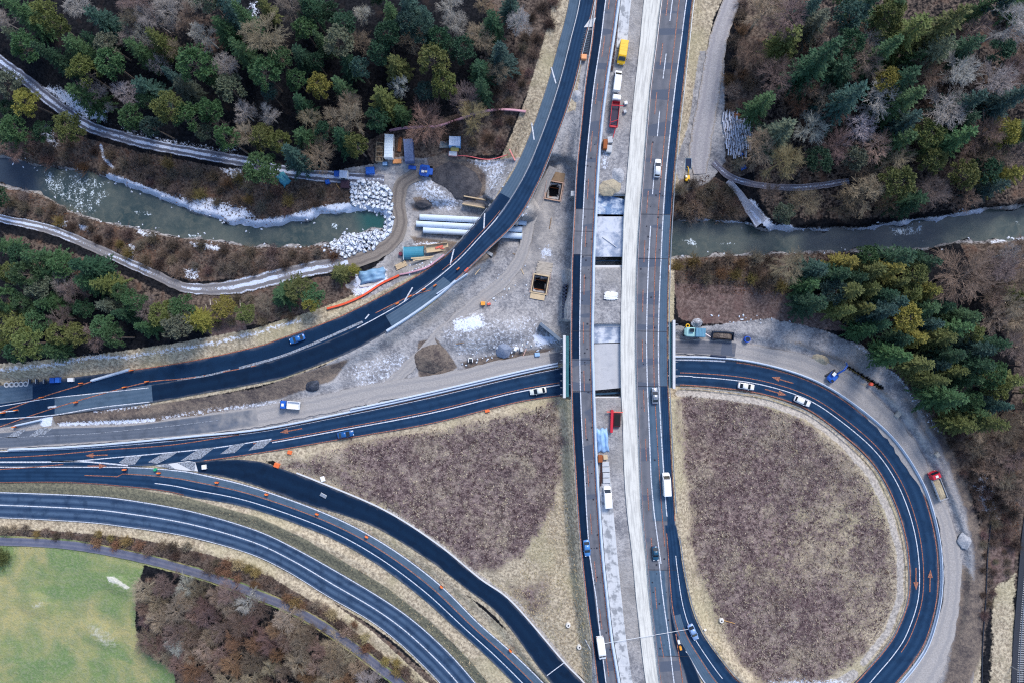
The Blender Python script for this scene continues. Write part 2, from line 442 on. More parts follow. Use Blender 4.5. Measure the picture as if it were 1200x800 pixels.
# the stretch the pipes cross, a low trench
PIPED = [(482, 243), (560, 241), (600, 258), (620, 262), (618, 282), (560, 285), (490, 283)]
sl = local(PIPED, 14); sdv = sdist(PIPED, PX[sl], PY[sl]); wgt = smooth((sdv + 8) / 10)
Z[sl] = Z[sl] * (1 - wgt) - 1.0 * wgt
# mounds and shallow bumps
def mound(cx, cy, rx, ry, h, rot=0.0, p=1.3):
    sl = local([(cx - rx - ry, cy - rx - ry), (cx + rx + ry, cy + rx + ry)], 2)
    a, b = PX[sl] - cx, PY[sl] - cy
    c, s_ = math.cos(rot), math.sin(rot)
    q = ((a * c + b * s_) / rx) ** 2 + ((-a * s_ + b * c) / ry) ** 2
    Z[sl] += h * np.clip(1 - q, 0, 1) ** p
mound(572, 388, 66, 26, 2.6, -.15)
mound(515, 226, 22, 15, 1.6)
mound(137, 685, 20, 12, .8, .5); mound(42, 708, 26, 16, .7, .4); mound(115, 742, 30, 16, .6, .5)
# two shored pits
PITS = [((644.5, 204), (661.5, 207), (657, 237), (641, 235), (652, 204 + 18)), ]
PIT_A = [(644.6, 216), (656.2, 218.5), (653.5, 232), (642.4, 229.8)]
PIT_B = [(626.5, 324.5), (641.0, 327.5), (638.5, 342), (625, 339.5)]
TRENCH = [(992.5, 430.0), (995, 428.5), (1034.5, 453.5), (1032.5, 455.8)]
for cx_, cy_ in ((650, 219), (633, 333)):
    q_ = np.hypot(PX - cx_, PY - cy_); w_ = 1 - smooth((q_ - 26) / 14); Z = Z * (1 - w_) + .0 * w_
for poly, dep in ((PIT_A, -4.5), (PIT_B, -4.5), (TRENCH, -2.2)):
    sl = local(poly, 4); Z[sl] = np.where(inside(poly, PX[sl], PY[sl]), dep, Z[sl])
# roads always clear the ground
for nm in ("a", "b", "c", "haul", "loop", "ramp", "west", "east", "concrete", "pathm", "lane", "rail"):
    fit(road[nm], 2, .2, core=2.2, only_lower=True)
# small unevenness
rough_ = np.zeros(PX.shape)
for f, a in ((.045, .25), (.11, .12), (.31, .05)):
    th = RNG.uniform(0, 6.28, (5, 2))
    for t, ph in th: rough_ += a / 2.2 * np.sin(f * (PX * math.cos(t) + PY * math.sin(t)) + ph)
Z -= np.abs(rough_) * .5
def gz(px, py): return float(zsample(Z, px, py))
def ground(px, py, dz=0.0):
    z = gz(px, py); return at(px, py, z + dz)

# ------------------------------------------------------------------ what covers the ground (areas, plus one patch of painted shade)
ZN = ["scrub", "field", "tan", "meadow", "gravel", "haul", "dirt", "ditch", "snow", "red", "sand", "pale"]
ZONE = {k: np.zeros(PX.shape, np.float32) for k in ZN}
def cover(zone, poly, w=5.0, amount=1.0):
    sl = local(poly, w * 2); sdv = sdist(poly, PX[sl], PY[sl])
    ZONE[zone][sl] = np.maximum(ZONE[zone][sl], amount * np.clip(.5 + sdv / (2 * w), 0, 1))
def along(zone, line, half, w=4.0, amount=1.0):
    sl = local(line, half + w * 2); d = half - ldist(line, PX[sl], PY[sl])
    ZONE[zone][sl] = np.maximum(ZONE[zone][sl], amount * np.clip(.5 + d / (2 * w), 0, 1))
def spot(zone, x, y, rx, ry=None, rot=0.0, amount=1.0, w=4.0):
    ry = ry or rx
    cover(zone, [(x + math.cos(t) * rx * math.cos(rot) - math.sin(t) * ry * math.sin(rot), y + math.cos(t) * rx * math.sin(rot) + math.sin(t) * ry * math.cos(rot)) for t in np.linspace(0, 6.28, 14)[:-1]], w, amount)
NBANK = [(-80, 150), (0, 160), (60, 150), (110, 165), (160, 178), (250, 195), (330, 205), (400, 215), (415, 225), (405, 250), (340, 262), (300, 268), (225, 248), (130, 210), (60, 197), (-80, 185)]
SBANK = [(-80, 205), (0, 215), (50, 226), (112, 257), (200, 277), (300, 288), (385, 287), (405, 300), (380, 312), (300, 325), (225, 330), (180, 314), (120, 288), (62, 262), (-80, 236)]
cover("scrub", NBANK); cover("scrub", SBANK)
cover("scrub", [(470, 150), (560, 128), (600, 60), (640, -70), (672, -70), (655, 10), (622, 100), (585, 182), (540, 178), (500, 170)])
cover("scrub", [(840, 195), (860, 90), (880, -70), (930, -70), (905, 60), (890, 140), (885, 200), (860, 210)])
cover("scrub", [(790, 215), (830, 205), (850, 215), (880, 250), (870, 262), (790, 259)])
cover("scrub", [(788, 300), (900, 296), (1000, 292), (960, 320), (930, 345), (790, 345)])
cover("scrub", [(1125, 284), (1290, 270), (1290, 640), (1190, 640), (1150, 560), (1110, 500), (1180, 500), (1190, 420), (1150, 340)])
cover("scrub", [(1010, 410), (1060, 430), (1110, 490), (1160, 560), (1190, 640), (1160, 640), (1145, 590), (1112, 525), (1075, 470), (1030, 430)])
cover("scrub", [(210, 345), (300, 338), (420, 318), (430, 350), (370, 366), (300, 380), (240, 392)])
cover("scrub", [(-80, 612), (100, 616), (220, 632), (330, 670), (420, 722), (520, 805), (590, 880), (530, 880), (470, 805), (400, 745), (330, 704), (250, 674), (120, 642), (-80, 626)])
cover("scrub", [(160, 678), (185, 668), (300, 700), (400, 752), (470, 806), (500, 880), (230, 880), (205, 800), (165, 758)], 5, .46)
cover("red", [(790, 332), (860, 335), (935, 345), (1000, 388), (960, 386), (900, 374), (860, 380), (812, 378), (795, 372)])
along("dirt", [(1085, 480), (1116, 540), (1138, 600), (1147, 650), (1147, 700), (1138, 760)], 9, 8, .72)
cover("scrub", [(1148, 600), (1195, 590), (1192, 690), (1166, 690), (1150, 760)], 6)
cover("red", [(1160, 640), (1190, 640), (1188, 676), (1164, 684)])
cover("red", [(240, 372), (285, 368), (290, 388), (245, 395)])
FIELD_W = [(318, 548), (400, 512), (520, 493), (600, 474), (655, 467), (668, 490), (672, 560), (680, 650), (696, 760), (705, 880), (740, 880), (690, 800), (662, 775), (602, 705), (562, 677), (512, 636), (450, 597), (375, 565)]
cover("tan", FIELD_W, 3)
cover("field", [(330, 546), (380, 528), (430, 516), (520, 502), (600, 488), (652, 472), (660, 520), (655, 560), (640, 610), (612, 648), (580, 666), (555, 668), (515, 634), (450, 594), (390, 566)], 15)
cover("field", [(600, 690), (640, 680), (650, 715), (622, 722)], 14, .75)
FIELD_E = [(792, 454), (850, 458), (894, 464), (938, 478), (972, 500), (1010, 532), (1036, 566), (1054, 610), (1063, 655), (1062, 702), (1046, 742), (1015, 782), (995, 800), (960, 822), (925, 828), (882, 806), (850, 780), (820, 735), (806, 700), (798, 655), (793, 600), (789, 540)]
cover("tan", FIELD_E, 3)
cover("field", [(800, 462), (850, 468), (890, 474), (935, 490), (965, 510), (1000, 542), (1022, 572), (1040, 615), (1050, 660), (1050, 700), (1034, 738), (1004, 775), (960, 800), (900, 798), (868, 780), (846, 735), (828, 690), (812, 640), (806, 560), (798, 500)], 14)
def fade(zone, x, y, rx, ry, amt, rot=0.0):
    a, b = PX - x, PY - y; c, s_ = math.cos(rot), math.sin(rot)
    q = np.exp(-(((a * c + b * s_) / rx) ** 2 + ((-a * s_ + b * c) / ry) ** 2)); ZONE[zone] *= (1 - amt * q).astype(np.float32)
fade("field", 985, 610, 70, 90, .50); fade("field", 1020, 720, 45, 60, .5); fade("field", 920, 650, 60, 50, .32); fade("field", 900, 520, 50, 22, .22); fade("field", 850, 700, 30, 60, .25); fade("field", 405, 548, 60, 22, .40, .3); fade("field", 560, 505, 80, 12, .3); fade("field", 500, 560, 30, 24, .25); fade("field", 930, 770, 60, 24, .3)
# verges
along("tan", [(862, -70), (823, 20), (812, 80), (806, 130), (800, 190)], 13, 5)
along("tan", [(690, 62), (676, 105), (668, 135)], 11, 4)
along("tan", [(662, -60), (652, 20), (638, 70), (622, 120), (602, 170), (590, 195)], 7, 4)
along("tan", [(-80, 440), (0, 437), (100, 428), (200, 414), (300, 396), (380, 372), (430, 350)], 11, 4)
along("tan", [(330, 536), (420, 510), (520, 492), (600, 476), (655, 466)], 9, 3)
along("tan", [(232, 588), (300, 604), (370, 630), (430, 662), (487, 703), (540, 748), (575, 788), (620, 850)], 10, 4)
along("tan", [(130, 577), (232, 590)], 4, 3)
along("tan", [(-80, 612), (60, 615), (160, 624), (250, 644), (320, 670), (380, 706), (430, 742), (500, 806), (560, 880)], 6, 3)
along("tan", [(395, 598), (450, 629), (500, 664), (560, 715), (600, 752), (650, 800), (720, 880)], 5, 2)
along("tan", [(800, 470), (796, 540), (800, 600)], 6, 3)
along("tan", [(664, 470), (666, 520), (668, 560), (674, 620), (682, 690), (694, 790), (704, 880)], 10, 3)
along("pale", [(795, 460), (850, 464), (900, 472), (945, 487), (985, 516), (1020, 556), (1042, 600), (1055, 650), (1055, 700), (1040, 740), (1012, 776)], 4, 4)
along("pale", [(1000, 790), (960, 815)], 6, 3)
along("pale", [(455, 598), (512, 636), (562, 676), (605, 706), (662, 776), (700, 820)], 3, 2)
along("ditch", [(-80, 570), (60, 571), (150, 578), (220, 590), (300, 612), (350, 635), (400, 664), (450, 694), (500, 733), (545, 778), (600, 845)], 7, 3)
for poly_ in (RIVER_W, RIVER_E):
    along('gravel', poly_ + poly_[:1], 5, 5, .62)
# the working site
SITE = [(674, 128), (672, 180), (668, 240), (664, 300), (664, 360), (668, 400), (660, 420), (600, 444), (500, 468), (400, 490), (300, 506), (150, 522), (0, 527), (-80, 528), (-80, 512), (60, 486), (180, 475), (300, 456), (380, 428), (440, 395), (500, 362), (540, 325), (565, 300),
        (600, 260), (625, 220), (645, 180), (658, 135)]
cover("gravel", SITE, 3)
cover("gravel", [(395, 200), (440, 192), (470, 184), (520, 186), (560, 188), (596, 186), (610, 185), (580, 232), (550, 270), (520, 300), (490, 320), (450, 340), (425, 352), (405, 335), (450, 305), (460, 285), (448, 248), (440, 214), (400, 215)], 5)
cover("gravel", [(700, -80), (700, 240), (735, 240), (755, 0), (770, -80)], 2); cover("gravel", [(694, 300), (694, 900), (770, 900), (745, 600), (730, 300)], 2)
cover("gravel", [(788, 380), (812, 385), (860, 378), (900, 373), (960, 385), (1010, 405), (1050, 438), (1085, 475), (1115, 528), (1137, 590), (1146, 650), (1150, 720), (1140, 800), (1120, 880), (1020, 880), (1060, 800), (1095, 740), (1104, 680), (1098, 610), (1075, 550),
                 (1040, 508), (990, 466), (945, 444), (890, 425), (790, 417)], 5)
cover("gravel", [(790, 194), (806, 150), (820, 60), (848, 60), (850, 190), (830, 215), (800, 225)], 5)
cover("haul", [(440, 460), (500, 400), (555, 352), (600, 315), (612, 270), (625, 235), (650, 215), (655, 280), (640, 310), (600, 345), (560, 360), (525, 385), (500, 410), (470, 450)], 9, .8)
along("haul", [(470, 204), (468, 250), (470, 275), (500, 268), (512, 272)], 6, 5)
along("haul", [(470, 280), (495, 270)], 5, 4)
cover("haul", [(800, 396), (900, 405), (960, 420), (1010, 448), (1060, 495), (1098, 560), (1120, 620), (1130, 690), (1118, 760), (1090, 820), (1050, 860), (1030, 830), (1070, 780), (1096, 720), (1100, 650), (1078, 560), (1030, 505), (985, 466), (940, 442), (890, 424), (800, 416)], 4)
cover("dirt", [(60, 486), (120, 478), (180, 474), (300, 455), (375, 430), (410, 420), (390, 445), (330, 466), (250, 484), (180, 494), (100, 497), (65, 497)], 5)
cover("dirt", [(490, 400), (510, 396), (526, 414), (536, 430), (520, 440), (492, 443), (488, 425)], 4)
cover("dirt", [(538, 424), (560, 418), (600, 412), (628, 408), (655, 405), (640, 416), (590, 425), (545, 434)], 5, .8)
cover("dirt", [(500, 186), (530, 178), (556, 190), (570, 205), (568, 228), (556, 236), (540, 230), (520, 215), (505, 205)], 5)
cover("dirt", [(484, 232), (500, 230), (508, 240), (490, 246)], 4)
cover("dirt", [(900, 392), (940, 398), (1000, 420), (1035, 448), (1070, 490), (1040, 470), (990, 432), (940, 410)], 8, .6)
cover("dirt", [(1128, 660), (1150, 690), (1152, 760), (1115, 860), (1085, 860), (1108, 790), (1122, 720)], 12)
cover("dirt", [(1040, 430), (1075, 470), (1110, 535), (1130, 600), (1120, 600), (1095, 540), (1060, 485)], 10, .55)
along("dirt", [(800, 215), (794, 240), (788, 262)], 5, 4)
cover("tan", [(1165, 690), (1190, 672), (1188, 800), (1178, 880), (1150, 880), (1160, 800)], 11)
cover("tan", [(1118, 800), (1150, 750), (1148, 880), (1100, 880)], 9)
along("tan", [(1130, 605), (1142, 640), (1140, 700)], 5, 6, .7)
along("tan", [(662, 345), (660, 385), (664, 400)], 6, 4)
cover("meadow", [(-9000, 640), (0, 640), (60, 642), (120, 650), (170, 662), (160, 685), (158, 730), (166, 762), (203, 784), (215, 880), (100, 3000), (-9000, 3000)], 5)
for x, y, a, b, r in ((137, 683, 16, 9, .55), (120, 745, 26, 13, .6)): spot("sand", x, y, a, b, r, .0 + .42, 8)
cover("sand", [(125, 675), (133, 675), (144, 682), (152, 688), (148, 690), (138, 684), (127, 681)], 2.2)
spot("sand", 44, 709, 10, 6, -.5, .55, 6)
for nm_, zn_, ex_ in (("a", "tan", 4), ("b", "tan", 4), ("c", "tan", 4), ("east", "tan", 7), ("west", "gravel", 8), ("east", "tan", 7), ("ramp", "tan", 6), ("loop", "tan", 4), ("pathm", "meadow", 2)):
    rd_ = road[nm_]; along(zn_, [tuple(p) for p in rd_.c[::4] if nm_ != 'west' or p[1] < 430], float(rd_.hw[len(rd_.hw) // 2]) + ex_, 3)
cover("dirt", [(480, 276), (545, 284), (528, 300), (500, 296), (486, 288)], 4, .8); cover("dirt", [(560, 286), (588, 280), (582, 300), (552, 318), (540, 330)], 5, .75); cover("dirt", [(478, 236), (530, 243), (500, 250), (482, 250)], 4, .6)  # the middle dirt patch paints shade beside the ramp, right of the pipes
cover("scrub", [(425, 168), (470, 148), (520, 145), (560, 150), (590, 180), (540, 184), (500, 186), (440, 196)], 5)
ZONE["scrub"] = np.maximum(ZONE["scrub"], (((PX < -50) | (PX > 1250) | (PY < -50) | (PY > 850)) & (ZONE["meadow"] < .5)).astype(np.float32) * .62)
cover("scrub", [(885, -60), (1290, -60), (1290, 240), (1150, 246), (1040, 260), (900, 262), (880, 215)], 6, .52)
cover("scrub", [(0, 268), (60, 282), (130, 310), (200, 342), (240, 352), (240, 392), (180, 372), (100, 332), (0, 300)], 6, .55)
cover("scrub", [(330, -40), (290, -40), (285, 60), (230, 70), (200, 100), (150, 60), (190, 10)], 8, .45); cover("scrub", [(575, -40), (560, 60), (540, 120), (600, 120), (640, -40)], 6, .55)
# snow that has stayed
def snow(poly, a=.6, w=6): cover("snow", poly, w, a)
snow([(42, 100), (70, 100), (100, 112), (128, 128), (125, 145), (100, 142), (62, 115)], .62)
snow([(130, 145), (180, 158), (255, 172), (280, 172), (280, 182), (220, 176), (150, 160)], .5)
snow([(45, 140), (62, 150), (75, 172), (60, 176), (45, 160)], .5)
along("snow", [(118, 170), (122, 186), (134, 198)], 2, 2, .8)
along("snow", [(128, 207), (175, 224), (225, 243), (275, 259)], 4, 3, 1.0)
along("snow", [(275, 262), (300, 264), (340, 258), (375, 248), (400, 244), (428, 245)], 6, 3, .95)
snow([(205, 228), (250, 232), (290, 245), (300, 255), (275, 262), (240, 250), (212, 238)], .72)
snow([(160, 268), (185, 275), (180, 280), (160, 274)], .7, 3); snow([(222, 284), (240, 285), (265, 291), (255, 294), (228, 290)], .85, 3)
snow([(65, 258), (80, 258), (78, 266), (66, 266)], .6, 3); snow([(92, 262), (108, 264), (104, 272), (93, 270)], .65, 3); snow([(150, 285), (160, 285), (156, 304), (150, 302)], .6, 3)
snow([(212, 315), (232, 312), (235, 328), (220, 330)], .5, 3); snow([(255, 195), (285, 196), (288, 214), (265, 208)], .55, 4)
along("snow", [(415, 250), (450, 246), (458, 262), (456, 274), (445, 283)], 5, 3, .85)
along("snow", [(392, 304), (420, 298), (445, 290)], 2, 3, .7)
snow([(408, 212), (458, 216), (464, 250), (440, 248), (410, 244)], .5, 4); snow([(380, 290), (404, 272), (452, 268), (448, 286), (420, 298), (396, 304)], .55, 4)
snow([(480, 212), (505, 208), (530, 228), (545, 240), (530, 250), (505, 244), (488, 228)], .5)
snow([(545, 186), (580, 184), (600, 188), (588, 215), (572, 235), (568, 205), (552, 194)], .48)
snow([(415, 322), (452, 312), (456, 330), (430, 346), (412, 348)], .66, 4)
snow([(490, 312), (525, 304), (512, 314), (485, 324)], .5, 4)
snow([(484, 282), (520, 282), (515, 290), (480, 290)], .5, 4)
snow([(605, 205), (622, 230), (612, 255), (600, 258)], .55)
snow([(530, 372), (566, 366), (572, 384), (545, 392), (530, 388)], .68, 6); snow([(512, 380), (640, 362), (650, 404), (600, 412), (540, 422), (515, 400)], .36, 8)
snow([(632, 292), (645, 285), (650, 300), (634, 306)], .55, 4); snow([(622, 390), (650, 392), (656, 402), (628, 408)], .68, 4)
snow([(400, 430), (470, 405), (500, 425), (440, 456), (420, 462)], .4, 8); snow([(395, 465), (440, 453), (446, 460), (400, 474)], .6, 4)
along("snow", [(70, 497), (120, 495), (180, 492)], 2.5, 3, .8); along("snow", [(110, 482), (175, 474)], 3, 3, .55); snow([(46, 488), (62, 486), (60, 498), (48, 500)], .95, 2)
along("snow", [(190, 490), (250, 480), (330, 470)], 4, 4, .5)
along("snow", [(0, 434), (70, 426), (110, 418), (150, 418), (240, 404), (300, 390), (350, 376)], 4, 4, .55)
along("snow", [(880, 238), (892, 255), (905, 268), (925, 268)], 5, 4, .85); along("snow", [(825, 258), (860, 260), (880, 263)], 1.5, 2, .8); along("snow", [(900, 268), (945, 269), (985, 270), (1020, 268)], 1.8, 2, .8)
along("snow", [(1020, 268), (1060, 261), (1100, 257), (1125, 252), (1150, 247)], 3, 3, .95); snow([(1040, 270), (1082, 264), (1076, 276), (1048, 278)], .7, 4); along("snow", [(1162, 284), (1185, 280), (1205, 279)], 1.5, 2, .8)
along("snow", [(1005, 405), (1040, 430), (1065, 455), (1080, 475), (1100, 505)], 4, 5, .5); snow([(1135, 560), (1160, 552), (1172, 612), (1150, 600)], .47, 6)
snow([(845, 135), (860, 128), (884, 150), (880, 178), (855, 185), (846, 160)], .55, 5)
snow([(878, 797), (930, 792), (1000, 794), (985, 808), (925, 812)], .46, 5)
snow([(706, 160), (716, 165), (714, 200), (702, 200)], .5, 4)
snow([(0, 5), (4, 30), (-60, 40), (-60, 0)], .5, 6); snow([(290, 0), (305, 0), (300, 50), (290, 40)], .5, 6)

# ------------------------------------------------------------------ ground mesh
def grid_mesh(name, X, Y, ZZ, mat, smooth_=True):
    k = (H - ZZ) / H
    ny, nx = X.shape
    co = np.empty((ny * nx, 3), np.float32)
    co[:, 0] = ((X - 600) * S * k).ravel(); co[:, 1] = ((400 - Y) * S * k).ravel(); co[:, 2] = ZZ.ravel()
    idx = np.arange(ny * nx).reshape(ny, nx)
    f = np.stack([idx[:-1, :-1], idx[1:, :-1], idx[1:, 1:], idx[:-1, 1:]], -1).reshape(-1, 4)
    me = bpy.data.meshes.new(name)
    me.vertices.add(len(co)); me.vertices.foreach_set("co", co.ravel())
    me.loops.add(f.size); me.loops.foreach_set("vertex_index", f.ravel().astype(np.int32))
    me.polygons.add(len(f)); me.polygons.foreach_set("loop_start", (np.arange(len(f)) * 4).astype(np.int32))
    me.update(calc_edges=True)
    me.polygons.foreach_set("use_smooth", [smooth_] * len(f))
    me.materials.append(mat)
    o = bpy.data.objects.new(name, me); COL.objects.link(o)
    return o
def set_attr(me, name, arr3):
    a = me.attributes.new(name, 'FLOAT_COLOR', 'POINT')
    d = np.ones((arr3[0].size, 4), np.float32)
    for i in range(3): d[:, i] = arr3[i].ravel()
    a.data.foreach_set("color", d.ravel())

def mat_ground():
    k = NM("ground_cover", 0.95, 0.1)
    p = k.pos()
    big = k.noise(.035, 3); med = k.noise(.22, 5, .62); fine = k.noise(1.3, 5, .65); tiny = k.noise(5.0, 3, .6)
    edge = k.math('MULTIPLY', k.math('SUBTRACT', k.math('MULTIPLY_ADD', fine, .55, k.math('MULTIPLY', med, .45)), .5), .9)
    Zs = {}
    for g in range(4):
        o = k.sep(k.attr("cover%d" % g)[0])
        for i in range(3): Zs[ZN[g * 3 + i]] = o[i]
    def m(name, lo=.42, hi=.58): return k.step(k.math('ADD', Zs[name], edge), lo, hi)
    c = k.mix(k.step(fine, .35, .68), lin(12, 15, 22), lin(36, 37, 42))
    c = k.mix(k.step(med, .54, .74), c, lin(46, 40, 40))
    # scrub ground
    s1 = k.mix(k.step(fine, .36, .66), lin(56, 49, 48), lin(114, 102, 94))
    s1 = k.mix(k.math('MULTIPLY', k.step(med, .5, .7), .7), s1, lin(104, 80, 68))
    c = k.mix(m("scrub"), c, s1)
    r1 = k.mix(k.step(fine, .35, .68), lin(84, 70, 68), lin(128, 112, 108))
    r1 = k.mix(k.math('MULTIPLY', k.step(med, .48, .66), .6), r1, lin(104, 82, 80))
    c = k.mix(m("red"), c, r1)
    # dry tan grass
    t1 = k.mix(k.step(fine, .34, .66), lin(134, 123, 108), lin(200, 188, 166))
    t1 = k.mix(k.math('MULTIPLY', k.step(med, .5, .7), .7), t1, lin(140, 132, 112))
    t1 = k.mix(k.math('MULTIPLY', k.step(big, .5, .62), .4), t1, lin(170, 164, 132))
    t1 = k.mix(k.math('MULTIPLY', k.step(tiny, .55, .75), .5), t1, lin(104, 92, 82))
    c = k.mix(m("tan"), c, t1)
    # rough brown field: clumps of dead grass on several scales
    cl1 = k.noise(.95, 6, .72, dist=.3); cl2 = k.noise(.10, 5, .65)
    f1 = k.mix(k.step(cl1, .38, .64), lin(70, 56, 60), lin(144, 128, 126))
    f1 = k.mix(k.math('MULTIPLY', k.step(cl2, .48, .64), .55), f1, k.mix(k.step(fine, .36, .64), lin(112, 102, 92), lin(196, 186, 164)))
    f1 = k.mix(k.math('MULTIPLY', k.step(cl2, .50, .36), .0), f1, lin(70, 58, 64))
    f1 = k.mix(k.math('MULTIPLY', k.step(k.noise(.045, 5, .65), .50, .66), .55), f1, k.mix(k.step(fine, .36, .64), lin(50, 38, 46), lin(98, 80, 84)))
    f1 = k.mix(k.math('MULTIPLY', k.step(k.noise(.28, 6, .72), .50, .64), .7), f1, lin(58, 46, 52))
    f1 = k.mix(k.math('MULTIPLY', k.step(k.noise(.17, 6, .72), .54, .66), .6), f1, lin(170, 157, 148))
    f1 = k.mix(k.math('MULTIPLY', k.step(tiny, .57, .72), .5), f1, lin(62, 52, 54))
    c = k.mix(k.step(k.math("ADD", Zs["field"], k.math("MULTIPLY", k.math("SUBTRACT", k.math("MULTIPLY_ADD", fine, .5, k.math("MULTIPLY", med, .5)), .5), 2.5)), .32, .68), c, f1)
    d1 = k.mix(k.step(fine, .35, .65), lin(92, 92, 82), lin(126, 124, 106))
    c = k.mix(m("ditch", .36, .64), c, d1)
    # mown meadow
    g1 = k.mix(k.step(k.noise(.05, 3, .55, dist=1.0), .40, .60), lin(116, 138, 88), lin(168, 160, 112))
    g1 = k.mix(k.math('MULTIPLY', k.step(med, .40, .66), .5), g1, lin(98, 124, 86))
    g1 = k.mix(k.math('MULTIPLY', k.step(fine, .42, .66), .5), g1, lin(150, 154, 130))
    g1 = k.mix(k.math('MULTIPLY', k.step(tiny, .48, .70), .45), g1, lin(100, 118, 84))
    c = k.mix(m("meadow"), c, g1)
    # gravel, fine and compacted
    gv = k.mix(k.step(k.math('MULTIPLY_ADD', med, .5, k.math('MULTIPLY', fine, .5)), .36, .62), lin(116, 117, 124), lin(176, 175, 178))
    gv = k.mix(k.math('MULTIPLY', k.step(tiny, .55, .7), .55), gv, lin(92, 94, 104))
    gv = k.mix(k.math('MULTIPLY', k.step(big, .5, .64), .5), gv, lin(152, 148, 144))
    c = k.mix(m("gravel"), c, gv)
    hl = k.mix(k.step(med, .34, .66), lin(134, 133, 136), lin(174, 170, 168))
    hl = k.mix(k.math('MULTIPLY', k.step(tiny, .54, .72), .45), hl, lin(120, 116, 118))
    c = k.mix(m("haul", .34, .66), c, hl)
    pl = k.mix(k.step(fine, .34, .66), lin(142, 138, 136), lin(190, 184, 178))
    c = k.mix(m("pale", .36, .64), c, pl)
    dr = k.mix(k.step(k.math('MULTIPLY_ADD', med, .6, k.math('MULTIPLY', fine, .4)), .36, .64), lin(78, 72, 74), lin(134, 122, 112))
    dr = k.mix(k.math('MULTIPLY', k.step(tiny, .5, .72), .6), dr, lin(58, 56, 62))
    c = k.mix(m("dirt", .36, .64), c, dr)
    sn = k.mix(k.step(fine, .3, .7), lin(196, 196, 192), lin(226, 222, 214))
    c = k.mix(k.math('MULTIPLY', m("sand", .3, .7), .8), c, sn)
    # snow lies in flecks
    sp = k.math('ADD', Zs["snow"], k.math('MULTIPLY', k.math('SUBTRACT', k.math('MULTIPLY_ADD', tiny, .45, k.math('MULTIPLY', fine, .55)), .5), 2.1))
    sp = k.math('MULTIPLY', k.step(sp, .42, .60), k.step(Zs["snow"], .02, .25))
    c = k.mix(sp, c, lin(214, 224, 244))
    k.col(c)
    k.bump(k.math('MULTIPLY_ADD', tiny, .35, fine), .9, .35)
    return k.m
gr = grid_mesh("ground", PX, PY, Z, mat_ground())
tag(gr, kind="structure")
for g in range(4): set_attr(gr.data, "cover%d" % g, [ZONE[ZN[g * 3 + i]] for i in range(3)])

# ------------------------------------------------------------------ river
def mat_water():
    k = NM("river_water", 0.07, 0.5)
    fo = k.sep(k.attr("foam")[0])
    n1 = k.noise(.5, 5, .65, dist=.6); n2 = k.noise(2.4, 5, .7); n3 = k.noise(.06, 3)
    c = k.mix(k.step(n3, .35, .65), lin(48, 64, 66), lin(84, 92, 88))
    c = k.mix(k.math('MULTIPLY', k.step(n1, .4, .7), .6), c, lin(98, 102, 94))
    c = k.mix(fo[1], c, lin(26, 78, 78))
    c = k.mix(k.math('MULTIPLY', fo[2], .8), c, lin(34, 48, 70))
    f = k.step(k.math('ADD', fo[0], k.math('MULTIPLY', k.math('SUBTRACT', k.math('MULTIPLY_ADD', n1, .4, k.math('MULTIPLY', n2, .6)), .5), 2.2)), .52, .72)
    f = k.math('MULTIPLY', f, k.step(fo[0], .02, .2))
    c = k.mix(f, c, lin(206, 222, 236))
    k.col(c)
    k.put(k.b.inputs["Roughness"], k.math('MULTIPLY_ADD', f, .7, .12))
    k.bump(k.math('MULTIPLY_ADD', n2, .4, n1), .35, .15)
    return k.m
WATER = mat_water()
def river(poly, extra):
    a = np.array(poly); xs = np.arange(a[:, 0].min() - 14, a[:, 0].max() + 14, 4.0); ys = np.arange(a[:, 1].min() - 10, a[:, 1].max() + 10, 4.0)
    X, Y = np.meshgrid(xs, ys)
    o = grid_mesh("river", X, Y, np.full(X.shape, -1.35), WATER)
    foam = np.zeros(X.shape); deep = np.zeros(X.shape); dark = np.zeros(X.shape)
    for kind, pl, am, w_ in extra:
        v = am * np.clip(.5 + sdist(pl, X, Y) / (2 * w_), 0, 1)
        if kind == 'f': foam = np.maximum(foam, v)
        elif kind == 'd': deep = np.maximum(deep, v)
        else: dark = np.maximum(dark, v)
    set_attr(o.data, "foam", [foam, deep, dark])
    tag(o, kind="structure")
river(RIVER_W, [('f', [(48, 198), (90, 198), (130, 212), (128, 240), (110, 256), (80, 246), (52, 226)], .5, 8), ('f', [(50, 200), (66, 200), (64, 226), (52, 224)], .62, 5), ('f', [(155, 246), (176, 248), (180, 254), (160, 252)], .7, 2),
                ('f', [(218, 274), (236, 275), (246, 280), (222, 280)], .7, 2), ('d', [(418, 246), (455, 246), (455, 272), (425, 272)], .9, 8), ('k', [(-90, 170), (40, 175), (52, 232), (-90, 225)], 1, 10), ('f', [(388, 262), (398, 260), (396, 270), (386, 268)], .7, 2)])
river(RIVER_E, [('f', [(798, 281), (812, 279), (820, 288), (850, 284), (866, 285), (850, 290), (808, 289)], .68, 3), ('f', [(1185, 256), (1200, 258), (1195, 266), (1186, 262)], .5, 3), ('k', [(940, 270), (1100, 260), (1100, 292), (940, 296)], .6, 10), ('f', [(1040, 266), (1084, 262), (1080, 276), (1046, 279)], .6, 4)])
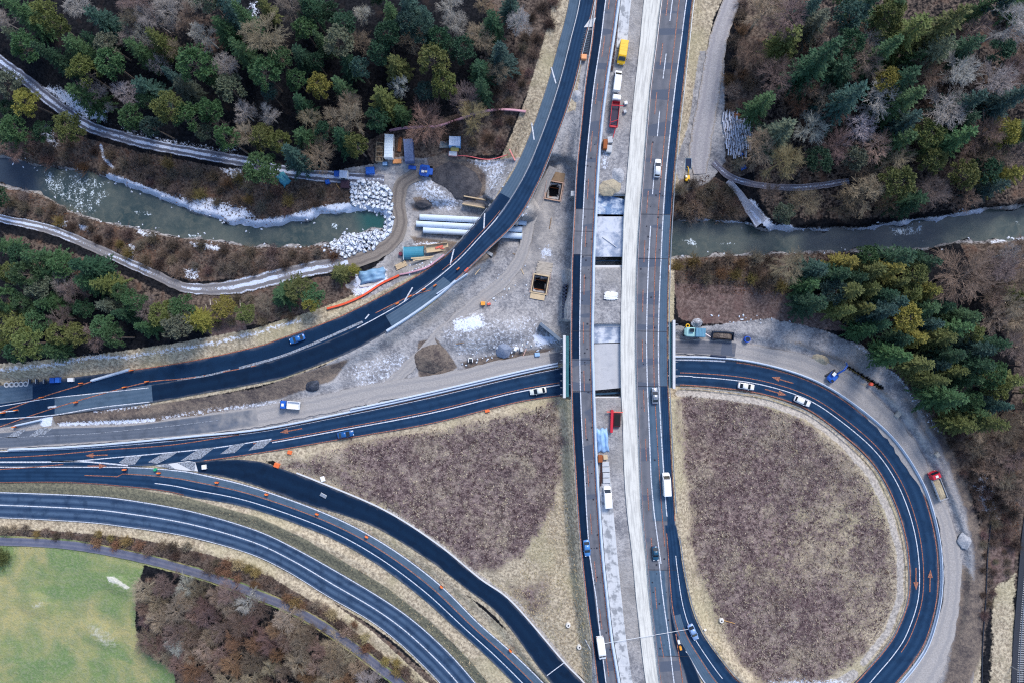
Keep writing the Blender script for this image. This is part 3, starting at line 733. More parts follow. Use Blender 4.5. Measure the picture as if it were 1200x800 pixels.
# ------------------------------------------------------------------ roads
def mat_road(name, base, light, lanes=2, wear=.5, patch=None, rough=.8, dusty=None):
    k = NM(name, rough, .12)
    uv = k.uv(); u = k.sep(uv)
    n = k.noise(.35, 4, .6); f = k.noise(3.0, 4, .65)
    st = k.noise(1.0, 4, .6, vec=k.vscale(uv, (26, .06, 1)))
    tr = k.math('MULTIPLY_ADD', k.math('COSINE', k.math('MULTIPLY', u[0], 2 * math.pi * lanes * 2)), .5, .5)
    a = k.math('MULTIPLY', k.math('ADD', k.math('MULTIPLY', tr, .55), k.math('MULTIPLY', st, .6)), wear)
    c = k.mix(a, base, light)
    c = k.mix(k.math('MULTIPLY', k.step(n, .45, .7), .5), c, tuple(x * .66 for x in base[:3]) + (1,))
    c = k.mix(k.math('MULTIPLY', k.step(f, .58, .75), .35), c, tuple(x * 1.25 for x in light[:3]) + (1,))
    if patch:
        v = k.noise(.16, 1, vec=k.vscale(uv, (1.5, 1, 1)))
        c = k.mix(k.step(v, .56, .58), c, patch)
    ed = k.math('ABSOLUTE', k.math('SUBTRACT', u[0], .5))
    ed = k.step(k.math('ADD', ed, k.math('MULTIPLY', k.math('SUBTRACT', k.noise(.25, 5, .65), .5), .28)), .40, .56)
    c = k.mix(k.math('MULTIPLY', ed, .5), c, lin(128, 128, 132))
    ol = k.step(k.noise(1.0, 3, .6, vec=k.vscale(uv, (7, .35, 1))), .60, .72)
    c = k.mix(k.math('MULTIPLY', ol, .32), c, tuple(x * .55 for x in base[:3]) + (1,))
    if dusty:
        dd = k.step(k.math('ADD', u[1], k.math('MULTIPLY', k.math('SUBTRACT', k.noise(.3, 5, .65), .5), 60)), dusty[0], dusty[1])
        c = k.mix(dd, c, lin(156, 153, 152))
    cr = k.step(k.noise(.7, 6, .7, dist=1.4), .495, .505)
    cr = k.math('MULTIPLY', k.math('SUBTRACT', 1.0, k.math('ABSOLUTE', k.math('MULTIPLY_ADD', cr, 2.0, -1.0))), .35)
    c = k.mix(cr, c, tuple(x * .5 for x in base[:3]) + (1,))
    k.col(c); k.bump(f, .25, .03)
    return k.m
A_NAVY = mat_road("fresh_asphalt", lin(17, 44, 74), lin(44, 74, 106), 2, .6)
A_BLACK = mat_road("new_asphalt", lin(9, 31, 56), lin(18, 46, 74), 1, .5)
A_DEEP = mat_road("dark_asphalt", lin(12, 38, 66), lin(26, 56, 88), 1, .55)
A_SLATE = mat_road("worn_asphalt", lin(68, 90, 112), lin(94, 112, 132), 2, .5)
A_GREY = mat_road("grey_asphalt", lin(94, 99, 110), lin(122, 122, 130), 2, .6, lin(84, 92, 108))
A_LANE = mat_road("two_lane_asphalt", lin(12, 40, 74), lin(92, 116, 144), 2, .72)
A_PATH = mat_road("farm_asphalt", lin(84, 92, 118), lin(124, 124, 136), 1, .7)
def mat_concrete(name, base, stain, joints=6.0, streak=.5, dark=.0):
    k = NM(name, .8, .3)
    uv = k.uv(); u = k.sep(uv)
    st = k.noise(1.0, 5, .62, vec=k.vscale(uv, (9, .12, 1))); n = k.noise(.5, 5, .62); f = k.noise(3.5, 4, .6)
    c = k.mix(k.math('MULTIPLY', k.step(st, .42, .66), streak), base, stain)
    c = k.mix(k.math('MULTIPLY', k.step(n, .5, .72), .45), c, stain)
    c = k.mix(k.math('MULTIPLY', k.step(f, .58, .75), .3), c, tuple(x * .6 for x in stain[:3]) + (1,))
    if dark:
        b = k.noise(1.0, 3, .6, vec=k.vscale(uv, (1.4, .34, 1)))
        c = k.mix(k.math('MULTIPLY', k.step(b, .48, .62), dark), c, lin(112, 116, 124))
    if joints:
        j = k.math('FRACT', k.math('DIVIDE', u[1], joints))
        c = k.mix(k.math('MULTIPLY', k.step(j, .975, .99), .5), c, tuple(x * .45 for x in stain[:3]) + (1,))
    k.col(c); k.bump(f, .2, .03)
    return k.m
CONCRETE = mat_concrete("concrete_carriageway", lin(212, 212, 208), lin(176, 176, 174), 0, .9)
SLABMAT = mat_concrete("drain_concrete", lin(196, 199, 204), lin(168, 172, 180), 5.0, .4, .75)
PALECON = mat_concrete("pale_concrete", lin(206, 208, 212), lin(166, 168, 176), 0, .4)
def mat_track(name, rut, mid, snowy, side):
    """wheel ruts run along the track; snow stays between them"""
    k = NM(name, .95, .1)
    uv = k.uv(); u = k.sep(uv)[0]
    n = k.noise(.5, 4, .6); f = k.noise(2.2, 5, .65)
    wob = k.math('MULTIPLY_ADD', k.math('SUBTRACT', n, .5), .22, u)
    d = k.math('ABSOLUTE', k.math('SUBTRACT', k.math('ABSOLUTE', k.math('SUBTRACT', wob, .5)), .25))   # 0 in a rut
    c = k.mix(k.step(f, .35, .65), mid, tuple(x * .8 for x in mid[:3]) + (1,))
    sn = k.math('MULTIPLY', k.math('MULTIPLY', k.step(d, .07, .16), snowy), k.math('MULTIPLY_ADD', k.step(k.noise(.09, 3, .6), .36, .62), .55, .5))
    sn = k.step(k.math('ADD', sn, k.math('MULTIPLY', k.math('SUBTRACT', f, .5), 1.5)), .42, .62)
    sn = k.math('MULTIPLY', sn, min(1.0, snowy * 4))
    c = k.mix(k.math('MULTIPLY', k.math('SUBTRACT', 1.0, k.step(d, .03, .12)), .75), c, rut)
    c = k.mix(sn, c, lin(200, 212, 236))
    e = k.math('ABSOLUTE', k.math('SUBTRACT', u, .5))
    e = k.step(k.math('ADD', e, k.math('MULTIPLY', k.math('SUBTRACT', f, .5), .5)), .40, .5)
    c = k.mix(e, c, side)
    k.col(c); k.bump(f, .6, .2)
    return k.m
T_SNOW = mat_track("snowy_track", lin(84, 88, 104), lin(124, 126, 138), .9, lin(104, 106, 116))
T_SOUTH = mat_track("part_snowy_track", lin(108, 108, 116), lin(138, 136, 140), .72, lin(112, 108, 108))
T_LANE = mat_track("gravel_lane", lin(146, 144, 150), lin(168, 166, 170), .0, lin(150, 142, 136))
T_RIGHT = mat_track("forest_track", lin(96, 96, 112), lin(132, 130, 142), .5, lin(100, 92, 92))
T_SLUSH = mat_track("slushy_path", lin(160, 166, 182), lin(168, 172, 186), .62, lin(150, 146, 150))
T_SITE = mat_track("muddy_track", lin(104, 98, 96), lin(138, 130, 124), .0, lin(134, 128, 122))
T_HAUL = mat_track("haul_gravel", lin(144, 143, 146), lin(166, 163, 163), .0, lin(154, 151, 151))
BALLAST = M("ballast_stone", lin(52, 56, 66), .95, amt=.35, scale=2.5, bump=.6)

def strip(name, rd, mat, u0=0.0, u1=1.0, m0=None, m1=None, dz=0.0, thick=.7, parent=None, cuts=1, kind="structure", jag=0.0):
    a = rd.len[0] if m0 is None else m0; b = rd.len[-1] if m1 is None else m1
    n = max(2, int((b - a) / 1.6))
    ms = np.linspace(a, b, n + 1)
    vs, fs, uvs = [], [], []
    w_ = cuts + 1
    rr = random.Random(len(name) * 7 + 5)
    for m_ in ms:
        for i in range(w_):
            u = u0 + (u1 - u0) * i / cuts
            if jag and i in (0, cuts): u += rr.uniform(-jag, jag)
            vs.append(rd.point(u, m_, dz)); uvs.append((i / cuts, m_))
    for j in range(n):
        for i in range(cuts):
            p = j * w_ + i
            fs.append((p, p + 1, p + w_ + 1, p + w_))
    top = len(fs)
    if thick:
        base = len(vs)
        for j in range(n + 1):
            for i in (0, cuts):
                v = vs[j * w_ + i]; vs.append((v[0], v[1], v[2] - thick)); uvs.append(uvs[j * w_ + i])
        for j in range(n):
            p = j * w_; q = base + j * 2
            fs.append((p, p + w_, q + 2, q)); fs.append((p + cuts, q + 1, q + 3, p + w_ + cuts)); fs.append((q, q + 2, q + 3, q + 1))
        fs.append((0, base, base + 1, cuts)); e = n * w_; g = base + n * 2
        fs.append((e, e + cuts, g + 1, g))
    me = bpy.data.meshes.new(name); me.from_pydata([tuple(v) for v in vs], [], fs); me.update()
    # tops must face up
    if me.polygons[0].normal.z < 0: me.flip_normals()
    lay = me.uv_layers.new(name="UVMap")
    for lp in me.loops: lay.data[lp.index].uv = uvs[lp.vertex_index]
    me.materials.append(mat)
    o = bpy.data.objects.new(name, me); COL.objects.link(o)
    if parent is not None: o.parent = parent
    elif kind: o["kind"] = kind
    return o
def mY(rd, y, first=True):
    """metres along a road where its centre line reaches map row y"""
    k = np.where(np.diff(np.sign(rd.c[:, 1] - y)) != 0)[0]
    i = k[0] if first else k[-1]
    t = (y - rd.c[i, 1]) / (rd.c[i + 1, 1] - rd.c[i, 1])
    return float(rd.len[i] + t * (rd.len[i + 1] - rd.len[i]))
def mAt(rd, x, y): return float(rd.len[int(np.argmin((rd.c[:, 0] - x) ** 2 + (rd.c[:, 1] - y) ** 2))])

def mat_line(name, rgb, keep=.32):
    k = NM(name, .6, .3)
    f = k.noise(2.6, 5, .7)
    c = k.mix(k.step(f, keep + .2, keep + .42), lin(*rgb), lin(*(int(x * .62) for x in rgb)))
    k.col(c); return k.m
WHITE_L = mat_line("white_road_paint", (206, 212, 224), .25); ORANGE_L = mat_line("orange_road_paint", (186, 124, 102), .16); OLD_W = mat_line("scrubbed_white_paint", (158, 166, 180), .18); RUST_L = mat_line("reddish_edge_paint", (140, 92, 80), .2)
DARK_L = mat_line("joint_sealant", (40, 44, 58)); DASH_O = mat_line("faded_orange_paint", (184, 130, 116), .16)

class Lines:
    def __init__(s, name, mat, parent): s.mb, s.name, s.mat, s.p = MB(), name, mat, parent
    def ribbon(s, pts, wd):
        wd *= .85
        pts = [Vector(p) for p in pts]
        vs = []
        for i, p in enumerate(pts):
            d = pts[min(i + 1, len(pts) - 1)] - pts[max(i - 1, 0)]; d.z = 0
            if d.length < 1e-6: d = Vector((1, 0, 0))
            d.normalize(); q = Vector((-d.y, d.x, 0)) * wd / 2
            vs += [p + q, p - q]
        s.mb.add(vs, [(2 * i, 2 * i + 1, 2 * i + 3, 2 * i + 2) for i in range(len(pts) - 1)])
    def u(s, rd, u, wd=.3, m0=None, m1=None, dash=None, dz=.035):
        a = rd.len[0] if m0 is None else m0; b = rd.len[-1] if m1 is None else m1
        uf = u if callable(u) else (lambda m_: u)
        segs = [(a, b)]
        if dash:
            segs = []; q = a + (dash[2] if len(dash) > 2 else 0)
            while q < b: segs.append((q, min(q + dash[0], b))); q += dash[0] + dash[1]
        for p, q in segs:
            n = max(1, int((q - p) / 1.6))
            s.ribbon([rd.point(uf(m_), m_, dz) for m_ in np.linspace(p, q, n + 1)], wd)
    def px(s, rd, pts, wd=.3, dz=.035, n=5):
        P = crom(pts, n) if len(pts) > 2 else np.array(pts, float)
        s.ribbon([at(x, y, rd.z(x, y) + dz) for x, y in P], wd)
    def poly(s, rd, pts, dz=.035):
        s.mb.add([at(x, y, rd.z(x, y) + dz) for x, y in pts], [tuple(range(len(pts)))])
    def arrow(s, rd, x, y, ang, length=6.5, wd=.32, dz=.05):
        d = Vector((math.cos(ang), -math.sin(ang))) / S; q = Vector((math.sin(ang), math.cos(ang))) / S; c = Vector((x, y)); tip, neck, tail = c + d * length / 2, c + d * (length / 2 - 2.4), c - d * length / 2
        pts = [tail + q * wd / 2, tail - q * wd / 2, neck - q * wd / 2, neck - q * .75, tip, neck + q * .75, neck + q * wd / 2]
        i = [int(np.argmin((rd.c[:, 0] - p.x) ** 2 + (rd.c[:, 1] - p.y) ** 2)) for p in pts]
        s.mb.add([at(p.x, p.y, max(rd.st[max(k - 1, 0):k + 2, 4]) + dz) for p, k in zip(pts, i)], [(0, 1, 2, 6), (3, 4, 5)])
    def done(s):
        m = s.mb.mesh(s.name)
        bm = bmesh.new(); bm.from_mesh(m)
        for f in bm.faces:
            if f.normal.z < 0: f.normal_flip()
        bm.to_mesh(m); bm.free()
        m.materials.append(s.mat)
        o = bpy.data.objects.new(s.name, m); COL.objects.link(o); o.parent = s.p
        return o

W_, E_, D_, L_, A_, B_, C_ = (road[k] for k in ("west", "east", "ramp", "loop", "a", "b", "c"))
# two-lane road in the lower left
ra = strip("road", A_, A_LANE, cuts=4)
ln = Lines("white_lane_marking", WHITE_L, ra); ln.u(A_, .02, .3); ln.u(A_, .985, .22)
ln.u(A_, .5, .36); ln.done()
# the temporary road beside it
rb = strip("road", B_, A_NAVY, cuts=3)
strip("worn_lane", B_, A_SLATE, .02, .40, mAt(B_, 150, 558), None, .02, 0, rb)
ln = Lines("white_lane_marking", WHITE_L, rb)
ln.u(B_, .03, .3, 0, mAt(B_, 200, 560)); ln.u(B_, .035, .38, mAt(B_, 200, 560)); ln.u(B_, .70, .3, mAt(B_, 180, 560)); ln.done()
ln = Lines("orange_lane_marking", ORANGE_L, rb)
ln.u(B_, lambda m_: .52 if m_ < 60 else .36, .28, mAt(B_, 100, 556)); ln.px(B_, [(-90, 556), (0, 549.5), (40, 546.8), (74, 543.5)], .28, .06); ln.arrow(B_, 114, 545.5, 0, 5.8); ln.done()
ln = Lines("reddish_edge_marking", RUST_L, rb); ln.u(B_, .985, .3, 0, mAt(B_, 220, 570)); ln.done()
# newly laid branch
rc = strip("road", C_, A_BLACK, cuts=2)
ln = Lines("white_stop_line", WHITE_L, rc); ln.px(C_, [(641, 791), (661, 776)], .28); ln.done()
# ramp at the upper left
rd_ = strip("road", D_, A_DEEP, thick=1.0, cuts=3)
mD = lambda x, y: mAt(D_, x, y)
strip("worn_shoulder", D_, A_SLATE, .01, .40, 0, mD(600, 235), .02, 0, rd_, cuts=2)
strip("driving_lane", D_, A_NAVY, .43, .97, 0, mD(450, 365), .022, 0, rd_, cuts=2)
strip("worn_lane", D_, A_SLATE, .60, .985, mD(520, 325), mD(452, 366), .03, 0, rd_, cuts=2)
strip("new_asphalt_patch", D_, A_BLACK, .50, 1.0, mD(449, 368), mD(176, 451), .034, 0, rd_, cuts=2)
strip("worn_apron", D_, A_SLATE, .50, .98, mD(173, 452), mD(62, 468), .02, 0, rd_, cuts=2)
strip("worn_shoulder", D_, A_SLATE, .02, .44, mD(40, 470), D_.len[-1], .02, 0, rd_, cuts=2)
ln = Lines("white_lane_marking", WHITE_L, rd_)
ln.u(D_, lambda m_: float(np.interp(m_, [0, mD(600, 235), mD(530, 310), mD(470, 360), mD(400, 395)], [.42, .42, .47, .52, .50])), .3, 0, mD(420, 388), dz=.05)
for x0, y0, x1, y1 in ((651.5, 98, 646, 79), (626, 164, 623, 144), (567, 268, 568, 250), (527.5, 310.5, 532, 292), (474, 353, 483.5, 337), (428, 374, 432.5, 368.5)):
    ln.px(D_, [(x0, y0), (x1, y1)], .42, .05)
ln.px(D_, [(-60, 484), (0, 475.5), (60, 466), (107, 461), (174, 454)], .26, .06); ln.px(D_, [(-60, 493), (0, 490.5), (62, 486), (112, 477.5), (175, 470.5)], .3, .06); ln.px(D_, [(0, 482.5), (22, 480.5)], .35, .06)
ln.px(D_, [(56, 477), (66, 475.5)], .6, .06); ln.done()
ln = Lines("scrubbed_marking", OLD_W, rd_)
ln.px(D_, [(425, 377), (380, 397), (330, 417), (280, 431)], .85, .055); ln.px(D_, [(270, 433), (240, 440), (208, 444.5)], .6, .055); ln.done()
ln = Lines("orange_lane_marking", ORANGE_L, rd_)
ln.u(D_, .015, .34, mD(540, 300), mD(160, 450), dz=.05); ln.px(D_, [(155, 434), (125, 440), (100, 449), (50, 464.5), (0, 482.5), (-70, 503)], .34, .055)
ln.px(D_, [(300, 428), (225, 442), (175, 447), (125, 459.5), (75, 474), (35, 487), (0, 499.5)], .3, .055); ln.u(D_, .97, .26, 0, mD(505, 335), dz=.05)
ln.u(D_, .36, .2, mD(590, 250), mD(520, 315), dz=.055); ln.px(D_, [(505, 340), (484, 346), (462, 356), (440, 367)], .26, .06); ln.done()
# loop road
rl = strip("road", L_, A_NAVY, cuts=3)
mL = lambda x, y: mAt(L_, x, y)
strip("worn_gore", L_, A_SLATE, .04, .4, mL(796, 720), mL(850, 820), .02, 0, rl, cuts=1)
strip("worn_lane", L_, A_SLATE, .66, .985, mL(655, 447), mL(330, 515), .012, 0, rl, cuts=1) if False else None
ln = Lines("white_lane_marking", WHITE_L, rl)
ln.u(L_, .03, .3, mL(810, 765), mL(870, 830), dz=.05); ln.u(L_, .62, .26, mL(790, 650), mL(845, 795)); ln.u(L_, .66, .3, mL(860, 805), mL(812, 437))
ln.u(L_, .64, .3, mL(812, 437), mL(665, 445)); ln.u(L_, .60, .34, mL(655, 448), mL(320, 517)); ln.u(L_, .03, .3, mL(655, 446), mL(0, 536))
ln.u(L_, .035, .5, mL(846, 437), mL(790, 435)); ln.px(L_, [(-80, 541), (0, 541), (60, 540.8), (90, 540), (125, 542.5), (150, 545)], .5); ln.px(L_, [(60, 540.5), (90, 539.5), (130, 536), (180, 531.5), (250, 524.5), (318, 514)], .34); ln.done()
ln = Lines("white_hatching", OLD_W, rl)
for q in ([(139, 541.5), (148, 535), (166, 533.5), (158, 543.5), (150, 544.5)], [(173, 541), (190, 531.5), (209, 528.5), (200, 535), (184, 543)], [(211, 539.5), (233, 525.5), (252, 523.5), (235, 537)], [(258, 531.5), (273, 520.5), (288, 518.5), (275, 530)], [(291, 527.5), (302, 517), (319, 514.5), (308, 524.5)]):
    ln.poly(L_, q, .045)
ln.px(L_, [(0, 520), (22, 519.5)], .3); ln.done()
ln = Lines("orange_lane_marking", ORANGE_L, rl)
ln.u(L_, .10, .28, mL(790, 625), mL(800, 745), dz=.05); ln.u(L_, .36, .26, mL(800, 735), mL(865, 825), dz=.05); ln.u(L_, .03, .3, mL(880, 840), mL(860, 437)); ln.u(L_, .975, .34, mL(835, 785), mL(800, 436)); ln.u(L_, .52, .26, mL(1065, 770), mL(795, 436)); ln.u(L_, .52, .26, mL(655, 446), mL(300, 519))
ln.u(L_, .015, .22, mL(655, 446), mL(200, 530)); ln.u(L_, .975, .28, mL(655, 446), mL(235, 527)); ln.px(L_, [(-80, 539), (0, 535.8), (60, 532.5), (125, 526.5), (200, 521), (280, 509)], .28)
for x, y, h, fl in ((917, 445, 0, 0), (909, 459, 0, 1), (1090, 680, 0, 0), (1073.5, 678, 0, 1), (341, 504, 0, 0), (113, 533, 0, 0)):
    a_ = L_.heading(x, y) + (math.pi if fl else 0)
    ln.arrow(L_, x, y, a_ + (0 if fl == 0 else 0), 6.6)
ln.done()
# motorway
rw = strip("road", W_, A_GREY, thick=1.3, cuts=3)
mW = lambda y: mY(W_, y)
nav = lambda m_: float(np.interp(np.interp(m_, W_.len, W_.c[:, 1]), [-80, 0, 100, 200, 250, 350, 450, 550, 650, 700, 800, 880], [.40, .405, .40, .40, .39, .39, .385, .41, .37, .46, .38, .38]))
for a_, b_ in ((-80, 245), (298, 420), (459, 880)):
    o_ = strip("new_asphalt_strip", W_, A_BLACK, .015, .395, mW(a_ if a_ > -80 else -79), mW(b_ if b_ < 880 else 879), .02, 0, rw, cuts=2)
ln = Lines("white_lane_marking", WHITE_L, rw); ln.u(W_, nav, .34); ln.done()
ln = Lines("orange_lane_marking", ORANGE_L, rw); ln.u(W_, .87, .22); ln.u(W_, .012, .3); ln.done()
ln = Lines("faded_dash_marking", DASH_O, rw); ln.u(W_, .56, .28, dash=(6.0, 8.0, 3)); ln.done()
re_ = strip("road", E_, A_GREY, thick=1.3, cuts=3)
mE = lambda y: mY(E_, y)
strip("shoulder_strip", E_, A_NAVY, .76, .985, mE(-79), mE(252), .02, 0, re_, cuts=1)
strip("shoulder_strip", E_, A_SLATE, .74, .985, mE(252), mE(455), .02, 0, re_, cuts=1)
strip("dark_lane", E_, A_SLATE, .30, .985, mE(452), mE(610), .02, 0, re_, cuts=2)
strip("shoulder_strip", E_, A_NAVY, .74, .985, mE(452), mE(620), .026, 0, re_, cuts=1)
strip("dark_patch", E_, A_SLATE, .02, .60, mE(668), mE(768), .02, 0, re_, cuts=1)
strip("gore_strip", E_, A_BLACK, .66, .99, mE(664), mE(879), .02, 0, re_, cuts=1)
yE = lambda m_: float(np.interp(m_, E_.len, E_.c[:, 1]))
wl = lambda m_: float(np.interp(yE(m_), [-80, 0, 100, 200, 300, 400, 450, 500, 600, 650, 700, 750, 800], [.80, .80, .75, .73, .74, .70, .70, .70, .74, .84, .46, .52, .34]))
ln = Lines("white_lane_marking", WHITE_L, re_)
ln.u(E_, wl, .34, None, mE(605)); ln.u(E_, lambda m_: float(np.interp(yE(m_), [-80, 0, 60, 200, 300, 400, 450, 500, 560, 600, 640, 660], [.34, .34, .34, .36, .35, .33, .33, .33, .32, .36, .42, .46])), .36, mE(265), mE(660), dz=.05)
ln.u(E_, .345, .32, None, mE(265), dash=(7.5, 9.5, 2)); ln.px(E_, [(772, 655), (777, 700), (784, 750), (790, 800), (800, 868)], .34, .05); ln.done()
ln = Lines("orange_lane_marking", ORANGE_L, re_)
ln.u(E_, .015, .24); ln.u(E_, lambda m_: float(np.interp(yE(m_), [-80, 200, 300, 460, 600, 640], [.56, .58, .56, .55, .60, .62])), .26, None, mE(640)); ln.px(E_, [(792, 742), (796, 770), (800, 800), (806, 860)], .3, .05); ln.u(E_, .985, .3, None, mE(610)); ln.done()
ln = Lines("faded_dash_marking", DASH_O, re_); ln.u(E_, .20, .28, None, mE(780), dash=(6.5, 8.0, 4)); ln.done()
ln = Lines("dark_joint", DARK_L, rw)
for y in (245, 271, 299, 421, 458, 388): ln.u(W_, .5, 0) if False else ln.px(W_, [(np.interp(y, [s_[1] for s_ in WEST], [s_[0] for s_ in WEST]) + .6, y), (np.interp(y, [s_[1] for s_ in WEST], [s_[2] for s_ in WEST]) - 1.2, y + .4)], .16, .05)
ln.done()
ln = Lines("dark_joint", DARK_L, re_)
for y in (251, 303, 388, 452, 667, 768): ln.px(E_, [(np.interp(y, [s_[1] for s_ in EAST], [s_[0] for s_ in EAST]) + .6, y), (np.interp(y, [s_[1] for s_ in EAST], [s_[2] for s_ in EAST]) - 1.2, y + .6)], .16, .06)
ln.done()
rs_ = random.Random(4)
for rd__, par, n_ in ((W_, rw, 44), (E_, re_, 40)):
    ln = Lines("dark_stain", DARK_L, par)
    for _ in range(n_):
        m_ = rs_.uniform(60, rd__.len[-1] - 30); u_ = rs_.choice((.48, .62, .74, .83)) if rd__ is W_ else rs_.choice((.12, .22, .30, .46, .58, .66)); q_ = rs_.uniform(.2, .5); ln.ribbon([rd__.point(u_ + rs_.uniform(-.02, .02), m_, .06), rd__.point(u_, m_ + q_, .06)], q_ * 1.2)
    ln.done()
cs = strip("concrete_roadway", road["concrete"], CONCRETE, thick=1.3, cuts=4)
GUT = Road("gutter", hz([(462, 704, 713), (520, 703, 714.5), (560, 702.5, 716), (600, 704.8, 719), (650, 708.5, 723.5), (700, 713.5, 728.5), (750, 719.8, 734), (800, 728, 741.5), (880, 740, 754)], 5.92))
GUT2 = Road("gutter", hz([(-80, 739, 752), (0, 728, 740), (30, 724.5, 737), (56, 722.5, 734.5)], 5.92))
strip("drain_slab", GUT, SLABMAT, m0=mY(GUT, 566), thick=.3); strip("drain_slab", GUT2, SLABMAT, thick=.3)
# haul road and tracks
strip("haul_road", road["haul"], T_HAUL, thick=.25, cuts=2, jag=.05, dz=.03)
A_DUSTY = mat_road("dusty_asphalt", lin(84, 94, 110), lin(112, 118, 130), 2, .5, dusty=(78, 118))
strip("haul_road_paved", Road("haul_old", HAUL[:6]), A_DUSTY, .08, .92, thick=.05, dz=.06).name = "old_carriageway"
strip("underpass_lane", road["haul"], A_GREY, .08, .94, mAt(road["haul"], 645, 420), mAt(road["haul"], 862, 409), .05, .05, jag=.02)
strip("yard_track", road["yard"], T_HAUL, dz=-.12, thick=.1, cuts=2, jag=.08)
strip("snowy_track", road["trackn"], T_SNOW, dz=-.1, thick=.2, cuts=2, jag=.05); strip("gravel_track", road["tracks"], T_SOUTH, m1=mAt(road["tracks"], 408, 307), dz=-.1, thick=.2, cuts=2, jag=.05); strip("site_track", road["tracks"], T_SITE, m0=mAt(road["tracks"], 408, 307), dz=-.1, thick=.2, cuts=2, jag=.06); strip("gravel_lane", road["lane"], T_LANE, dz=-.1, thick=.2, cuts=2, jag=.04)
strip("forest_track", road["trackr"], T_RIGHT, dz=-.1, thick=.2, cuts=2, jag=.05); strip("slushy_path", road["paths"], T_SLUSH, dz=-.1, thick=.2, cuts=2, jag=.06); strip("farm_road", road["pathm"], A_PATH, thick=.3, cuts=2, jag=.02)
for nm, (x, y) in ():
    pass
# concrete triangle between the roads
k_ = MB(); k_.add([at(x, y, .055) for x, y in ((181, 545.2), (222, 539.5), (229, 541.3), (232, 551.8), (214, 550.5))], [(0, 1, 2, 3, 4)])
o_ = k_.build("traffic_island", PALECON); tag(o_, kind="structure")
ln = Lines("white_hatching", OLD_W, o_)
ln.mb.add([at(x, y, .075) for x, y in ((186, 545.2), (197, 543), (206, 549.5), (200, 549))], [(0, 1, 2, 3)]); ln.mb.add([at(x, y, .075) for x, y in ((208, 542), (224, 540), (229, 542), (228, 551), (224, 550.5))], [(0, 1, 2, 3, 4)]); ln.done()
ln = Lines("white_hatching", OLD_W, bpy.data.objects["old_carriageway"])
for q in ([(5, 513), (20, 503.5), (31, 502.5), (20, 512)], [(34, 510.5), (46, 501.5), (57, 500.5), (44, 511)], [(48, 509), (53, 503), (62, 501), (52, 509)]):
    ln.mb.add([at(x, y, .1) for x, y in q], [tuple(range(4))])
ln.ribbon([at(x, y, .1) for x, y in ((-60, 514), (0, 512.3), (45, 511), (110, 507.5), (190, 500), (255, 492))], .2)
ln.done()
# ------------------------------------------------------------------ bridges: abutments, edge beams, deck between
ROUGHCON = M("rough_concrete", lin(150, 154, 160), .9, amt=.25, scale=.6)
def wall_px(name, x0, y0, x1, y1, wid, z0, z1, mat, label, cat, group=None, bevel=.03):
    p, q = at(x0, y0, z1), at(x1, y1, z1)
    d = q - p; t = thing(name, label, cat, ((p.x + q.x) / 2, (p.y + q.y) / 2, z0), math.atan2(d.y, d.x), group)
    return t, d.length
abut = [(227, "north end of the river span"), (314, "south end of the river span"), (380.5, "north side of the underpass"), (467, "south side of the underpass")]
for y, where in abut:
    t, L = wall_px("abutment_wall", 669, y, 785, y, 2, -3.2, 4.6, ROUGHCON, "concrete abutment wall under the motorway, " + where, "abutment", "abutment walls under the motorway")
    k_ = MB(); k_.box((0, 0, 3.9), (L, 1.0, 7.8)); k_.build("wall", ROUGHCON, t, .04)
    k_ = MB(); k_.box((0, 0, 7.9), (L, 1.4, .2)); k_.build("bearing_shelf", PALECON, t)
for (x0, y0, x1, y1), where in (((573, 240, 607, 262), "north of the snowy pipes"), ((541, 280, 577, 299), "south of the snowy pipes")):
    t, L = wall_px("abutment_wall", x0, y0, x1, y1, 2, -1.6, 3.4, ROUGHCON, "concrete abutment wall under the curving ramp, " + where, "abutment", "abutment walls under the ramp")
    k_ = MB(); k_.box((0, 0, 2.6), (L, .9, 5.2)); k_.build("wall", ROUGHCON, t, .04)
TEAL = M("formwork_teal", lin(70, 130, 140), .6, amt=.25, scale=.7)
STEEL = M("galvanised_steel", lin(150, 156, 166), .4, metal=.6, amt=.15, scale=1.2)
for xw, y0, y1, lab, tx in ((661.5, 393, 466, "long pale formwork beam beside the western deck over the underpass", 665.6), (790, 375, 455, "long pale formwork beam beside the eastern deck over the underpass", 786.6)):
    t, L = wall_px("edge_beam", xw, y0, xw, y1, .9, 4.6, 6.3, PALECON, lab, "beam")
    k_ = MB(); k_.box((0, 0, .85), (L, .75, 1.7)); k_.build("beam", PALECON, t, .05)
    s_ = 1 if xw < 700 else -1
    dxm = abs(tx - xw) * S * .97
    k_ = MB(); k_.box((0, s_ * dxm, .35), (L * .98, .75, .2)); k_.build("walkway", TEAL, t, .03)
    for i in range(9):
        k_ = MB(); q = -L / 2 + (i + .5) * L / 9
        k_.box((q, -s_ * .75, 1.2), (.14, .75, .14)); k_.tube((q, -s_ * 1.05, 0), (q, -s_ * 1.05, 1.9), .05); k_.build("bracket", STEEL, t)
